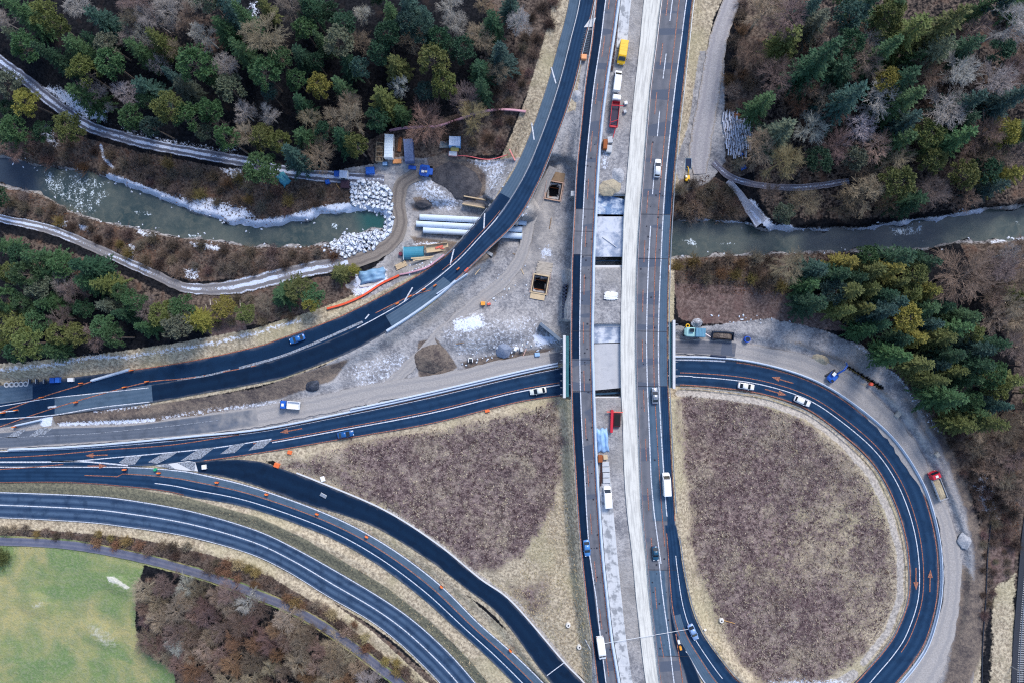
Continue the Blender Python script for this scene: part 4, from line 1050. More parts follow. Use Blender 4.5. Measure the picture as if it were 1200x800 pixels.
# deck under construction between the carriageways, dusted with snow
def mat_snowdeck():
    k = NM("snow_covered_deck", .85, .2)
    n = k.noise(.30, 4, .6, dist=.5); f = k.noise(1.6, 5, .65)
    c = k.mix(k.step(n, .40, .62), lin(130, 144, 168), lin(196, 202, 214))
    c = k.mix(k.math('MULTIPLY', k.step(f, .5, .72), .5), c, lin(176, 190, 214))
    k.col(c); k.bump(f, .3, .1); return k.m
def mat_blue():
    k = NM("blue_formwork_sheet", .6, .3)
    n = k.noise(.45, 4, .6); f = k.noise(2, 4, .6)
    c = k.mix(k.step(n, .42, .62), lin(92, 122, 162), lin(190, 202, 220)); c = k.mix(k.math('MULTIPLY', k.step(f, .55, .7), .5), c, lin(150, 178, 214))
    k.col(c); k.bump(f, .4, .12); return k.m
SNOWDECK = mat_snowdeck(); BLUESHEET = mat_blue(); GREYDECK = mat_concrete("frosted_concrete", lin(184, 186, 192), lin(150, 154, 162), 0, .6)
def slab_px(name, pts, z, th, mat, label, cat, sub=6, wav=.0):
    """a thin body whose top follows the outline, with a slightly sagging top"""
    (ax, ay), (bx, by), (cx, cy), (dx, dy) = pts
    c0 = at((ax + cx) / 2, (ay + cy) / 2, z); t = thing(name, label, cat, (c0.x, c0.y, z - th))
    k_ = MB(); vs = []
    for j in range(sub + 1):
        for i in range(sub + 1):
            u, v = i / sub, j / sub
            x = (ax * (1 - u) + bx * u) * (1 - v) + (dx * (1 - u) + cx * u) * v; y = (ay * (1 - u) + by * u) * (1 - v) + (dy * (1 - u) + cy * u) * v
            zz = z + wav * (mnoise.noise((x * .12, y * .12, 3)) - math.sin(math.pi * u) * math.sin(math.pi * v))
            p = at(x, y, zz) - t.location; vs.append(p)
    n1 = sub + 1
    fs = [(j * n1 + i, (j + 1) * n1 + i, (j + 1) * n1 + i + 1, j * n1 + i + 1) for j in range(sub) for i in range(sub)]
    b = len(vs); ring = [i for i in range(n1)] + [j * n1 + sub for j in range(1, n1)] + [sub * n1 + i for i in range(sub - 1, -1, -1)] + [j * n1 for j in range(sub - 1, 0, -1)]
    for r_ in ring: vs.append(Vector(vs[r_]) - Vector((0, 0, th)))
    m_ = len(ring)
    fs += [(ring[i], ring[(i + 1) % m_], b + (i + 1) % m_, b + i) for i in range(m_)]; fs.append(tuple(b + i for i in range(m_)))
    k_.add(vs, fs); k_.build("deck", mat, t)
    return t
t = slab_px("bridge_deck", [(701, 226), (732, 234), (731.5, 251.5), (698.5, 251)], 4.6, .5, BLUESHEET, "bluish snowy sheet sagging between the carriageways beside the gravel heap", "bridge deck", 8, .8)
t = slab_px("bridge_deck", [(698.3, 254), (731, 254), (729, 301), (696, 301)], 4.8, .9, SNOWDECK, "long snow dusted bridge deck between the carriageways over the river", "bridge deck", 8, .1)
t2 = MB(); p, q = at(706, 278, 4.84) - t.location, at(722.5, 290, 4.84) - t.location; t2.tube((p.x, p.y, p.z + .05), (q.x, q.y, q.z + .05), .1); t2.build("white_batten", PALECON, t)
t = slab_px("bridge_deck", [(696, 382.5), (728, 380), (727.6, 401), (695.4, 402)], 4.8, .6, SNOWDECK, "short snow covered deck panel at the north edge of the underpass", "bridge deck", 8, .3)
t = slab_px("bridge_deck", [(696.4, 403), (727.4, 402), (727.6, 454), (696, 457)], 4.7, .9, GREYDECK, "pale frosty concrete deck between the carriageways over the underpass", "bridge deck", 8, .08)
for i, (y, zz) in enumerate(((306, 2.6), (313, 2.6))):
    t = thing("formwork_girder", "dark steel girder across the gap south of the river deck, " + ("nearer the deck" if i == 0 else "nearer the gravel"), "girder", tuple(at(712.5, y, zz)), 0)
    k_ = MB(); k_.box((0, 0, .25), (7.2, .35, .5)); k_.build("beam", M("blue_black_steel", lin(38, 70, 96), .5, amt=.3), t, .03)
t = thing("formwork_girder", "dark steel girder across the gap south of the frosty underpass deck", "girder", tuple(at(711.5, 460.5, 3.2)), .06)
k_ = MB(); k_.box((0, 0, .25), (7.4, .5, .5)); k_.build("beam", M("blue_black_steel"), t, .03)
# ------------------------------------------------------------------ barriers, fences and tapes
ORANGE = paint("orange_plastic", (226, 112, 60), .5); RED = paint("red_paint", (196, 40, 58)); WHITE = paint("white_paint", (232, 234, 238), amt=.08); BLUE = paint("blue_paint", (30, 92, 190)); YELLOW = paint("yellow_paint", (238, 186, 28))
BLACK = M("black_rubber", lin(26, 26, 30), .85); DARKST = M("dark_steel", lin(46, 52, 64), .55, metal=.3); GLASS = M("dark_glass", lin(22, 30, 42), .08, spec=.6, amt=.05); TIMBER = M("pale_timber", lin(196, 176, 146), .8, amt=.25, scale=1.2)
BROWNT = M("weathered_timber", lin(132, 112, 92), .85, amt=.3, scale=1.2); RUST = M("rusty_steel", lin(148, 84, 48), .8, amt=.35, scale=1.5); BARRIERC = M("barrier_concrete", lin(186, 200, 220), .8, amt=.16, scale=.5); PINK = M("faded_pink_mesh", lin(206, 158, 172), .8, amt=.2)
ORMESH = M("orange_mesh", lin(226, 92, 62), .8, amt=.25, scale=3); TARPB = M("pale_blue_tarpaulin", lin(146, 182, 222), .5, amt=.25, scale=.9, bump=.4); TARPT = M("teal_tarpaulin", lin(62, 134, 160), .5, amt=.25, scale=.9, bump=.3); SILVER = M("aluminium", lin(186, 190, 196), .35, metal=.7)
RED_T = M("tail_light_red", lin(150, 16, 20), .3); LAMPW = M("lamp_lens", lin(226, 230, 236), .15); CHARC = M("grey_plastic", lin(58, 62, 70), .7)

def rail_line(name, pts3, label, prof, mat, group=None, posts=0.0, cat="crash barrier", pmat=None, hgt=.7):
    """extrudes a small profile (offset, height) along points; posts every so many metres"""
    pts = [Vector(p) for p in pts3]
    o3 = pts[len(pts) // 2]
    t = thing(name, label, cat, tuple(o3), 0, group)
    vs, fs, n = [], [], len(prof)
    run = 0.0; last = -99
    for i, p in enumerate(pts):
        d = pts[min(i + 1, len(pts) - 1)] - pts[max(i - 1, 0)]; d.z = 0; d.normalize(); q = Vector((-d.y, d.x, 0))
        for a, h in prof: vs.append(p + q * a + Vector((0, 0, h)) - o3)
    for i in range(len(pts) - 1):
        for j in range(n):
            fs.append((i * n + j, i * n + (j + 1) % n, (i + 1) * n + (j + 1) % n, (i + 1) * n + j))
    fs += [tuple(range(n)), tuple(range((len(pts) - 1) * n, len(pts) * n))]
    k_ = MB(); k_.add(vs, fs); k_.build("rail" if posts else "body", mat, t)
    if posts:
        pm = None; acc = posts * .5
        for i in range(1, len(pts)):
            acc += (pts[i] - pts[i - 1]).length
            if acc >= posts:
                acc = 0
                if pm is None:
                    k_ = MB(); k_.box((0, 0, hgt / 2 - .25), (.12, .12, hgt + .5)); o = k_.build("post", pmat or mat, t); pm = o
                else:
                    o = pm.copy(); COL.objects.link(o); o.parent = t
                o.location = pts[i] - o3
    return t
STEP = [(-.3, -.05), (-.3, .12), (-.12, .35), (-.1, .9), (.1, .9), (.12, .35), (.3, .12), (.3, -.05)]
BEAM = [(-.06, .48), (-.14, .56), (-.06, .66), (-.14, .74), (-.06, .82), (.06, .82), (.06, .48)]
WIDE = [(-.42, -.05), (-.42, .15), (-.2, .45), (-.2, .85), (.2, .85), (.2, .45), (.42, .15), (.42, -.05)]
def rpts(rd, u, m0, m1, step=2.0, dz=.0):
    n = max(2, int(abs(m1 - m0) / step)); return [rd.point(u, m_, dz) for m_ in np.linspace(m0, m1, n)]
def gpts(line, step=3, dz=0.0, n=6):
    P = crom(line, n) if len(line) > 2 else np.linspace(line[0], line[1], 8)
    return [ground(x, y, dz) for x, y in P]
rail_line("concrete_barrier", rpts(W_, .975, mW(-78), mW(870)), "long pale blue concrete barrier along the inner edge of the western carriageway", WIDE, BARRIERC)
rail_line("guard_rail", rpts(W_, -.03, mW(-78), mW(870)), "rust edged guard rail along the outer edge of the western carriageway", BEAM, STEEL, "steel guard rails", 8)
rail_line("guard_rail", rpts(E_, -.004, mE(-78), mE(870)), "steel guard rail between concrete roadway and eastern carriageway", BEAM, STEEL, "steel guard rails", 8, hgt=.6)
rail_line("guard_rail", rpts(E_, 1.03, mE(-78), mE(600)), "steel guard rail on the outer edge of the eastern carriageway", BEAM, STEEL, "steel guard rails", 8)
rail_line("guard_rail", rpts(L_, 1.06, mL(795, 625), mL(960, 822)), "steel guard rail between the curving slip lane and tan grass verge", BEAM, STEEL, "steel guard rails", 8)
rail_line("guard_rail", rpts(D_, 1.015, 0, mD(520, 340)), "steel guard rail on the site side of the upper ramp", BEAM, STEEL, "steel guard rails", 8)
rail_line("guard_rail", rpts(D_, -.012, mD(580, 250), mD(520, 315)), "steel guard rail beside the ramp above the snowy pipes", BEAM, STEEL, "steel guard rails", 8)
rail_line("guard_rail", rpts(D_, .425, 0, mD(585, 255), dz=.02), "steel guard rail between the ramp's worn shoulder and driving lane", BEAM, STEEL, "steel guard rails", 8)
rail_line("concrete_barrier", rpts(D_, 1.0, mD(530, 330), mD(452, 387)), "white concrete barrier along the worn end of the ramp lane", WIDE, BARRIERC)
rail_line("concrete_barrier", [at(x, y, D_.z(x, y)) for x, y in np.linspace((512, 345), (548, 321), 10)], "pale barrier slanting across the ramp beside a red board", STEP, BARRIERC)
rail_line("concrete_barrier", [at(x, y, D_.z(x, y)) for x, y in np.linspace((108, 445.5), (152, 432.5), 12)], "light steel grey barrier at the ramp edge under the snowy verge", WIDE, BARRIERC)
rail_line("concrete_barrier", [at(x, y, .05) for x, y in np.linspace((18, 498.5), (49, 491.5), 9)], "short white barrier on the gore next to a snow patch", STEP, BARRIERC)
rail_line("concrete_barrier", rpts(L_, -.075, mL(655, 446), mL(10, 537)), "double white barrier between haul road and the road going west", STEP, BARRIERC)
rail_line("concrete_barrier", rpts(L_, -.16, mL(655, 446), mL(420, 495)), "thin outer barrier of the haul road west of the motorway", STEP, BARRIERC)
rail_line("concrete_barrier", rpts(L_, -.07, mL(1010, 845), mL(792, 435)), "white barrier around the outside of the loop road", STEP, BARRIERC)
rail_line("guard_rail", rpts(L_, 1.07, mL(1030, 790), mL(800, 436)), "steel guard rail around the inside of the loop road", BEAM, STEEL, "steel guard rails", 8)
rail_line("kerb_edge", rpts(C_, -.05, mAt(C_, 340, 565), C_.len[-1]), "pale kerb along the field side of the new black branch road", [(-.2, -.1), (-.2, .14), (.2, .14), (.2, -.1)], PALECON, cat="kerb")
def mesh_fence(pts3, label, mat, cat="fence", hgt=1.0, name="mesh_fence", band=.28):
    return rail_line(name, pts3, label, [(-band / 2, .15), (-band / 2, hgt), (band / 2, hgt), (band / 2, .15)], mat, None, 3.5, cat, BROWNT, hgt)
mesh_fence([at(x, y, max(gz(x, y), 2.4 if x > 470 else .5)) for x, y in crom([(384, 362), (405, 356), (427, 346), (447, 333), (468, 323)], 6)], "bright orange mesh fence between the ramp and timber yard", ORMESH, band=.55)
mesh_fence([at(x, y, max(gz(x, y), .8)) for x, y in crom([(469, 322), (480, 320), (500, 314), (512, 306), (521, 299)], 6)], "pink mesh fence below the teal tank beside the ramp", PINK, band=.4)
mesh_fence(gpts([(457, 154), (472, 151), (492, 150), (512, 149), (535, 142), (560, 133), (580, 130), (600, 130), (616, 132)]), "pale pink mesh fence running through bare trees above the site", PINK, band=.5)
rail_line("barrier_tape", gpts([(537, 183), (550, 184), (565, 187), (578, 187), (595, 182)], dz=.5), "red and white tape sagging along the snowy bank", [(-.1, .3), (-.1, .55), (.1, .55), (.1, .3)], paint("red_white_tape", (206, 96, 100), .6, amt=.5, scale=.8), None, 6, "tape", BROWNT, .9)
rail_line("barrier_board", [at(x, y, 5.0) for x, y in np.linspace((597, 176), (603.5, 189), 6)], "red and white board at the ramp's edge above the tape", [(-.15, .1), (-.15, .9), (.15, .9), (.15, .1)], paint("red_white_board", (214, 130, 126), .5, amt=.5, scale=.6), None, 0, "barrier board")

# ------------------------------------------------------------------ vehicles
def wheel(t, c, r=.33, wd=.24):
    k_ = MB(); k_.wheel((0, 0, 0), r, wd); o = k_.build("wheel", BLACK, t, .02); o.location = c
    k_ = MB(); s_ = 1 if c[1] > 0 else -1; k_.tube((0, s_ * wd * .3, 0), (0, s_ * (wd / 2 + .02), 0), r * .58, n=12); k_.build("rim", SILVER, o)
def rounded(mb, name, mat, t, bevel=.05): return mb.build(name, mat, t, bevel)
def car(label, px, py, rz, z, body, L=4.4, wd=1.78, hh=1.46, estate=False, name="car", group=None, cat="car"):
    t = thing(name, label, cat, tuple(at(px, py, z)), rz, group)
    a = L / 2; b = wd / 2
    k_ = MB(); k_.loft([(-a, b * .78, .34, .72, .1), (-a + .12, b * .93, .26, .88, .12), (-a + .7, b, .22, .94, .14), (0, b, .22, .93, .14), (a - 1.25, b, .22, .90, .14), (a - .3, b * .92, .25, .74, .14), (a, b * .74, .34, .6, .1)])
    k_.build("body", body, t, 0, True)
    rear = -a + (.25 if estate else .5)
    k_ = MB(); k_.loft([(rear, b * .80, .85, .93, .02), (rear + (.35 if estate else .75), b * .76, .85, hh - .04, .12), (.25, b * .78, .85, hh - .02, .12), (a - 1.15, b * .84, .85, .9, .02)])
    k_.build("window", GLASS, t)
    k_ = MB(); k_.loft([(rear + (.35 if estate else .72), b * .70, hh - .1, hh, .04), (-.3, b * .74, hh - .1, hh + .03, .05), (.32, b * .70, hh - .1, hh - .005, .04)]); k_.build("roof", body, t, 0, True)
    for x in (-a + .85, a - .85):
        for y in (-b + .1, b - .1): wheel(t, (x, y, .33))
    for y in (-b * .62, b * .62):
        k_ = MB(); k_.box((a - .13, y, .62), (.2, .34, .14)); k_.build("headlight", LAMPW, t, .03)
        k_ = MB(); k_.box((-a + .06, y * 1.08, .74), (.12, .3, .14)); k_.build("tail_light", RED_T, t, .03)
        k_ = MB(); k_.box((.62, y * 1.62 * 1.08, .98), (.14, .22, .14)); k_.build("mirror", body, t, .03)
    return t
def van(label, px, py, rz, z, body, L=5.6, wd=1.98, hh=2.3, name="van", cat="van"):
    t = thing(name, label, cat, tuple(at(px, py, z)), rz)
    a = L / 2; b = wd / 2
    k_ = MB(); k_.loft([(-a, b * .93, .3, hh - .12, .1), (-a + .12, b * .98, .28, hh, .12), (a - 2.0, b * .98, .28, hh, .14), (a - 1.45, b * .97, .28, hh - .22, .14), (a - .75, b * .97, .28, 1.32, .14), (a - .15, b * .93, .3, 1.0, .12), (a, b * .8, .36, .82, .1)])
    k_.build("body", body, t)
    k_ = MB(); k_.add([(a - 1.62, -b * .80, hh - .13), (a - 1.62, b * .80, hh - .13), (a - .80, b * .86, 1.385), (a - .80, -b * .86, 1.385)], [(0, 1, 2, 3)])
    k_.v = [(x + .05, y, z_ + .05) for x, y, z_ in k_.v]; k_.build("windscreen", GLASS, t)
    for s_ in (-1, 1):
        k_ = MB(); k_.box((a - 1.75, s_ * b * .985, 1.62), (1.0, .03, .5)); k_.build("side_window", GLASS, t)
        k_ = MB(); k_.box((a - .08, s_ * b * .66, .82), (.16, .32, .2)); k_.build("headlight", LAMPW, t, .03)
        k_ = MB(); k_.box((-a - .01, s_ * b * .84, 1.0), (.06, .14, .4)); k_.build("tail_light", RED_T, t)
        k_ = MB(); k_.box((a - 1.2, s_ * (b + .16), 1.45), (.12, .2, .3)); k_.build("mirror", CHARC, t, .03)
        for x in (-a + 1.05, a - 1.0): wheel(t, (x, s_ * (b - .12), .35), .35)
    k_ = MB()
    for q in (-1.9, -1.0, -.1): k_.box((q - .1, 0, hh + .012), (.05, wd * .8, .03))
    k_.build("roof_rib", body, t)
    return t
def lorry(label, px, py, rz, z, cab, bed, load=None, L=7.4, wd=2.4, cabw=None, walls=True, name="lorry", cat="lorry", bedlen=None):
    t = thing(name, label, cat, tuple(at(px, py, z)), rz)
    a = L / 2; b = wd / 2; cl_ = 1.9
    k_ = MB(); k_.loft([(a - cl_, b * .96, .6, 2.55, .1), (a - cl_ + .2, b, .55, 2.7, .14), (a - .55, b, .55, 2.65, .16), (a - .12, b * .98, .5, 1.75, .14), (a, b * .94, .5, 1.2, .1)]); k_.build("cab", cab, t)
    k_ = MB(); k_.add([(a - .5, -b * .86, 2.52), (a - .5, b * .86, 2.52), (a - .1, b * .88, 1.72), (a - .1, -b * .88, 1.72)], [(0, 1, 2, 3)]); k_.v = [(x + .06, y, q + .03) for x, y, q in k_.v]; k_.build("windscreen", GLASS, t)
    k_ = MB(); k_.box((a - 1.2, 0, 2.73), (.7, .8, .08)); k_.build("roof_hatch", WHITE, t, .02)
    k_ = MB(); k_.box((-.4, 0, .72), (L - .8, .9, .28)); k_.build("chassis", DARKST, t, .03)
    x1 = a - cl_ - .25; x0 = -a; k_ = MB()
    k_.box(((x0 + x1) / 2, 0, 1.02), (x1 - x0, wd, .14))
    if walls:
        k_.box(((x0 + x1) / 2, b - .06, 1.42), (x1 - x0, .1, .8)); k_.box(((x0 + x1) / 2, -b + .06, 1.42), (x1 - x0, .1, .8)); k_.box((x0 + .06, 0, 1.42), (.1, wd - .2, .8)); k_.box((x1 - .06, 0, 1.5), (.1, wd - .2, .96))
    k_.build("bed", bed, t)
    if load is not None: heap_mesh((x1 - x0) / 2 - .14, b - .14, .55, load, t, ((x0 + x1) / 2, 0, 1.1), "load", box=True)
    for x in (a - 1.0, -a + 2.1, -a + 1.0):
        for s_ in (-1, 1): wheel(t, (x, s_ * (b - .2), .5), .5, .32)
    for s_ in (-1, 1):
        k_ = MB(); k_.box((a - .03, s_ * b * .72, .85), (.1, .36, .2)); k_.build("headlight", LAMPW, t, .03)
        k_ = MB(); k_.box((a - .5, s_ * (b + .18), 1.9), (.12, .24, .5)); k_.build("mirror", CHARC, t, .03)
    return t
def heap_mesh(rx, ry, h, mat, parent, loc, name, box=False, n=18, seed=0, p=1.2, rough=.12):
    k_ = MB(); vs = []
    if box:
        for j in range(n + 1):
            for i in range(n + 1):
                u, v = i / n * 2 - 1, j / n * 2 - 1; q = (1 - abs(u) ** 6) * (1 - abs(v) ** 6)
                vs.append((u * rx, v * ry, h * q * (1 + rough * 2 * mnoise.noise((u * 3 + seed, v * 3, 7)))))
        n1 = n + 1; k_.add(vs, [(j * n1 + i, j * n1 + i + 1, (j + 1) * n1 + i + 1, (j + 1) * n1 + i) for j in range(n) for i in range(n)])
    else:
        sg, rg = 48, 16; vs.append((0, 0, h))
        for j in range(1, rg + 1):
            for i in range(sg):
                a_ = 6.28318 * i / sg; r_ = j / rg; x, y = math.cos(a_), math.sin(a_)
                wob = 1 + .20 * mnoise.noise((x * .9 + seed, y * .9, seed * 2.0)) + .10 * mnoise.noise((x * 2.6 + seed, y * 2.6, 1.0)) + .05 * mnoise.noise((x * 7 + seed, y * 7, 4.0))
                q = max(0, 1 - r_ ** 1.35) ** p; xx, yy = x * r_ * wob * rx, y * r_ * wob * ry
                z_ = h * q * (1 + rough * 2.4 * mnoise.noise((xx * .45 + seed, yy * .45, 7))) + rough * h * .7 * mnoise.noise((xx * 1.3, yy * 1.3 + seed, 2)) * min(1, q * 5)
                vs.append((xx, yy, z_ - (.15 if j == rg else 0)))
        fs = [(0, 1 + i, 1 + (i + 1) % sg) for i in range(sg)]
        for j in range(rg - 1):
            for i in range(sg): fs.append((1 + j * sg + i, 1 + (j + 1) * sg + i, 1 + (j + 1) * sg + (i + 1) % sg, 1 + j * sg + (i + 1) % sg))
        k_.add(vs, fs)
    o = k_.build(name, mat, parent, 0, True); o.location = loc; return o
def heap(name, label, px, py, rx, ry, h, mat, rz=0, seed=1, cat="heap", p=1.2, rough=.12):
    z = gz(px, py); o = heap_mesh(rx * S, ry * S, h, mat, None, (0, 0, 0), name, seed=seed, n=34, p=p, rough=rough)
    o.location = at(px, py, z - .05); o.rotation_euler = (0, 0, rz); tag(o, label, cat); return o
def dirt_mat(name, a, b, snow=0.0):
    k = NM(name, .95, .1); v = k.pos()
    n = k.noise(.5, 5, .65); f = k.noise(2.6, 5, .65)
    c = k.mix(k.step(k.math('MULTIPLY_ADD', n, .5, k.math('MULTIPLY', f, .5)), .36, .64), lin(*a), lin(*b))
    if snow: c = k.mix(k.step(k.math('ADD', k.math('MULTIPLY', f, .6), k.math('MULTIPLY', n, .4)), .62 - snow * .3, .7 - snow * .3), c, lin(216, 224, 240))
    k.col(c); k.bump(f, .8, .25); return k.m
SPOIL = dirt_mat("dark_spoil", (72, 66, 68), (124, 114, 106)); ASPHEAP = dirt_mat("asphalt_millings", (44, 50, 62), (78, 84, 98)); GRAVH = dirt_mat("grey_gravel_heap", (132, 138, 150), (182, 184, 190)); TANH = dirt_mat("tan_gravel_heap", (146, 138, 124), (184, 174, 152)); SOILM = dirt_mat("brown_soil", (60, 61, 68), (92, 91, 96)); SNOWH = dirt_mat("snowy_gravel", (120, 124, 134), (170, 172, 180), .34); SANDY = dirt_mat("sandy_load", (150, 138, 118), (190, 178, 152))
north = math.pi / 2
C_BLUE = paint("blue_car_paint", (28, 86, 150), .25); C_WHITE = paint("white_car_paint", (236, 238, 242), .25, amt=.06); C_GREY = paint("silver_car_paint", (150, 156, 168), .25, metal=.4); C_PALE = paint("pale_blue_car_paint", (128, 158, 204), .25); C_CREAM = paint("cream_car_paint", (222, 226, 222), .25, amt=.06); C_TEAL = paint("dark_teal_car_paint", (34, 78, 108), .25)
hW = lambda y: W_.heading(*W_.c[np.argmin(abs(W_.c[:, 1] - y))]); hE = lambda y: E_.heading(*E_.c[np.argmin(abs(E_.c[:, 1] - y))])
car("white estate car driving up the eastern carriageway near the gravel lane", 770, 198, hE(198) + math.pi, 6.03, C_WHITE, 5.2, 1.86, estate=True)
car("silver car with dark windows on the eastern carriageway just past the underpass", 767, 463, hE(463) + math.pi, 6.05, C_GREY, 4.6)
van("large white van on the eastern carriageway beside the round field", 780, 566, hE(566) + math.pi, 6.05, C_WHITE, 6.4, 2.1, 2.5)
car("dark teal car in the eastern carriageway's left lane", 767.5, 647, hE(647), 6.03, C_TEAL, 4.2)
car("pale blue car on the slip lane curving into the round loop", 811.5, 739, L_.heading(811, 739), 6.06, C_PALE, 4.7)
car("bright blue car at the edge of the western carriageway beside the tan field", 687.5, 641, hW(641), 6.04, paint("sky_blue_car_paint", (74, 132, 196), .25), 4.7)
van("white delivery van on the western carriageway at the foot of the photo", 704, 757, hW(757), 6.05, C_WHITE, 6.4, 2.1, 2.5)
car("cream white car on the road leaving the underpass westwards", 630.5, 457.5, L_.heading(630, 457), .02, C_CREAM, 4.9)
car("white car entering the loop road just east of the underpass", 873.5, 452, L_.heading(873, 452) + math.pi, .02, C_WHITE, 4.8)
car("white car following on the loop road below the blue excavator", 939, 469.5, L_.heading(939, 469) + math.pi, .02, C_WHITE, 5.0, estate=True)
car("dark blue car on the road heading to the underpass, left of the field tip", 405.5, 508, L_.heading(405, 508) + math.pi, .02, C_BLUE, 4.8)
car("blue car on the fresh black ramp lane below the orange fence", 349, 397, D_.heading(349, 397), D_.z(349, 397) + .03, paint("mid_blue_car_paint", (36, 104, 176), .25), 4.6)
van("bright yellow panel van parked on the gravel between the carriageways", 728.8, 64, hW(64), 5.75, YELLOW, 6.3, 2.3, 2.5)
van("white panel van parked right behind the yellow van", 723, 97, hW(97) + math.pi, 5.75, C_WHITE, 6.1, 2.0, 2.3)
van("white works van parked in the gravel strip south of the blue sheeting", 711.5, 581, hW(581) + math.pi, 5.75, C_WHITE, 6.0, 2.1, 2.3)
lorry("blue and white lorry standing on the pale haul road", 341.5, 473.5, math.atan2(.7, -9), .1, BLUE, WHITE, None, 5.8, 2.2, walls=True)
lorry("red lorry with a sandy load on the gravel beside the loop road", 1096, 567.5, math.atan2(14, -5.5), .65, RED, M("lorry_bed_grey", lin(170, 174, 184), .6), SANDY, 8.6, 2.5)
t = lorry("white cabbed lorry with a red frame bed between the carriageways", 720, 132, hW(132) + math.pi, 5.75, WHITE, RED, None, 9.4, 2.3, walls=True)
k_ = MB(); k_.box((-1.2, 0, 1.16), (5.6, 1.9, .12)); k_.build("bed_floor", M("dark_bed_floor", lin(62, 58, 76), .8), t)
for nm_, p_, q_, r_ in (("cross_bar", (-2.6, -1.1, 1.9), (-3.6, 1.1, 1.95), .09), ("tail_beam", (-4.9, -.6, 1.3), (-7.6, -.2, 1.2), .1), ("crane_arm", (1.2, 1.0, 2.0), (1.3, -2.1, 2.3), .12)):
    k_ = MB(); k_.tube(p_, q_, r_); k_.build(nm_, RED, t)
def skirt_box(t, name, c, d, mat, bev=.04, parent=None):
    k_ = MB(); k_.box(c, d); return k_.build(name, mat, parent or t, bev)
def excavator(label, px, py, rz, body, boomrz, scale=1.0):
    t = thing("excavator", label, "excavator", tuple(ground(px, py, 0)), rz); t.scale = (scale,) * 3
    for s_ in (-1, 1):
        k_ = MB(); k_.loft([(-1.9, .3, .25, .6, .15), (-1.6, .3, 0, .85, .2), (1.6, .3, 0, .85, .2), (1.9, .3, .25, .6, .15)]); k_.v = [(x, y + s_ * 1.1, z) for x, y, z in k_.v]; o = k_.build("track", CHARC, t)
    skirt_box(t, "undercarriage", (0, 0, .6), (2.2, 1.8, .5), DARKST)
    k_ = MB(); k_.loft([(-2.0, 1.0, 1.0, 1.9, .3), (-1.5, 1.3, 1.0, 2.15, .3), (.3, 1.3, 1.0, 2.1, .2), (1.3, 1.25, 1.0, 1.5, .15)]); o = k_.build("house", body, t); o.rotation_euler.z = boomrz
    k_ = MB(); k_.loft([(-.3, .5, 1.4, 2.9, .1), (.9, .5, 1.4, 2.85, .12), (1.35, .48, 1.3, 2.0, .1)]); k_.v = [(x, y + .75, z) for x, y, z in k_.v]; q = k_.build("cab", GLASS, o)
    k_ = MB(); k_.box((.25, .75, 2.93), (1.2, 1.0, .1)); k_.build("roof", WHITE, q, .03)
    k_ = MB(); k_.box((-1.5, -.6, 2.2), (.8, .9, .12)); k_.build("engine_cover", DARKST, o, .03)
    k_ = MB()
    for p_, q_, r0, r1 in (((.9, -.2, 1.7), (3.0, -.2, 3.9), .34, .30), ((3.0, -.2, 3.9), (4.9, -.2, 3.2), .30, .24)): k_.tube(p_, q_, r0, r1, 6)
    k_.build("boom", body, o)
    k_ = MB(); k_.tube((4.8, -.2, 3.3), (6.0, -.2, 1.2), .24, .18, 6); k_.tube((3.4, -.2, 4.3), (5.0, -.2, 3.6), .08, .08, 6); k_.build("stick", body, o)
    k_ = MB(); k_.loft([(5.6, .5, .3, 1.2, .1), (6.1, .55, .1, 1.3, .2), (6.6, .5, .3, .9, .1)]); k_.v = [(x, y - .2, z) for x, y, z in k_.v]; k_.build("bucket", SILVER, o)
    return t
excavator("blue tracked excavator digging beside the shored trench", 974, 440, R(32), BLUE, R(14), .92)
t = excavator("small yellow excavator parked at the roadside by the dark trailer", 804.5, 209, R(100), YELLOW, R(-8), .55)
# dark blue trailer
t = thing("trailer", "dark blue trailer with a pale rim standing at the end of the gravel lane", "trailer", tuple(ground(805.5, 193)), R(88))
k_ = MB(); k_.box((0, 0, .6), (3.0, 1.7, .14)); [k_.box((0, s_ * .82, .95), (3.0, .08, .6)) for s_ in (-1, 1)]; [k_.box((s_ * 1.46, 0, .95), (.08, 1.56, .6)) for s_ in (-1, 1)]; k_.build("body", paint("trailer_teal", (112, 146, 172), .6), t)
k_ = MB(); k_.box((0, 0, .9), (2.7, 1.4, .5)); k_.build("load", M("dark_blue_load", lin(28, 44, 74), .8), t, .05); [wheel(t, (-.2, s_ * .9, .35)) for s_ in (-1, 1)]
k_ = MB(); k_.tube((1.5, 0, .5), (2.5, 0, .45), .06); k_.build("drawbar", DARKST, t)
# teal machine with its spoil and dark skip at the northeast of the underpass
t = thing("drilling_rig", "teal tracked machine with ribbed engine housing parked near the underpass", "machine", tuple(ground(812.5, 389.5)), R(-3))
for s_ in (-1, 1):
    k_ = MB(); k_.loft([(-3.1, .3, .2, .55, .12), (-2.8, .3, 0, .8, .2), (2.6, .3, 0, .8, .2), (3.0, .3, .2, .55, .12)]); k_.v = [(x, y + s_ * 1.05, z) for x, y, z in k_.v]; k_.build("track", CHARC, t)
TEALP = paint("teal_machine_paint", (86, 150, 172), .5, amt=.25)
skirt_box(t, "engine_housing", (1.5, 0, 1.6), (2.9, 2.6, 1.7), paint("slate_teal_paint", (92, 140, 170), .5), .1)
for q in range(6): skirt_box(t, "cooling_rib", (.4 + q * .44, 0, 2.48), (.1, 2.2, .08), TEALP, .01)
k_ = MB(); k_.loft([(-3.0, .9, .9, 1.6, .15), (-2.4, 1.35, .8, 2.0, .2), (-.2, 1.35, .8, 2.1, .2), (0, 1.25, .8, 1.9, .15)]); k_.build("deck_housing", paint("pale_teal_paint", (150, 196, 200), .5, amt=.3), t)
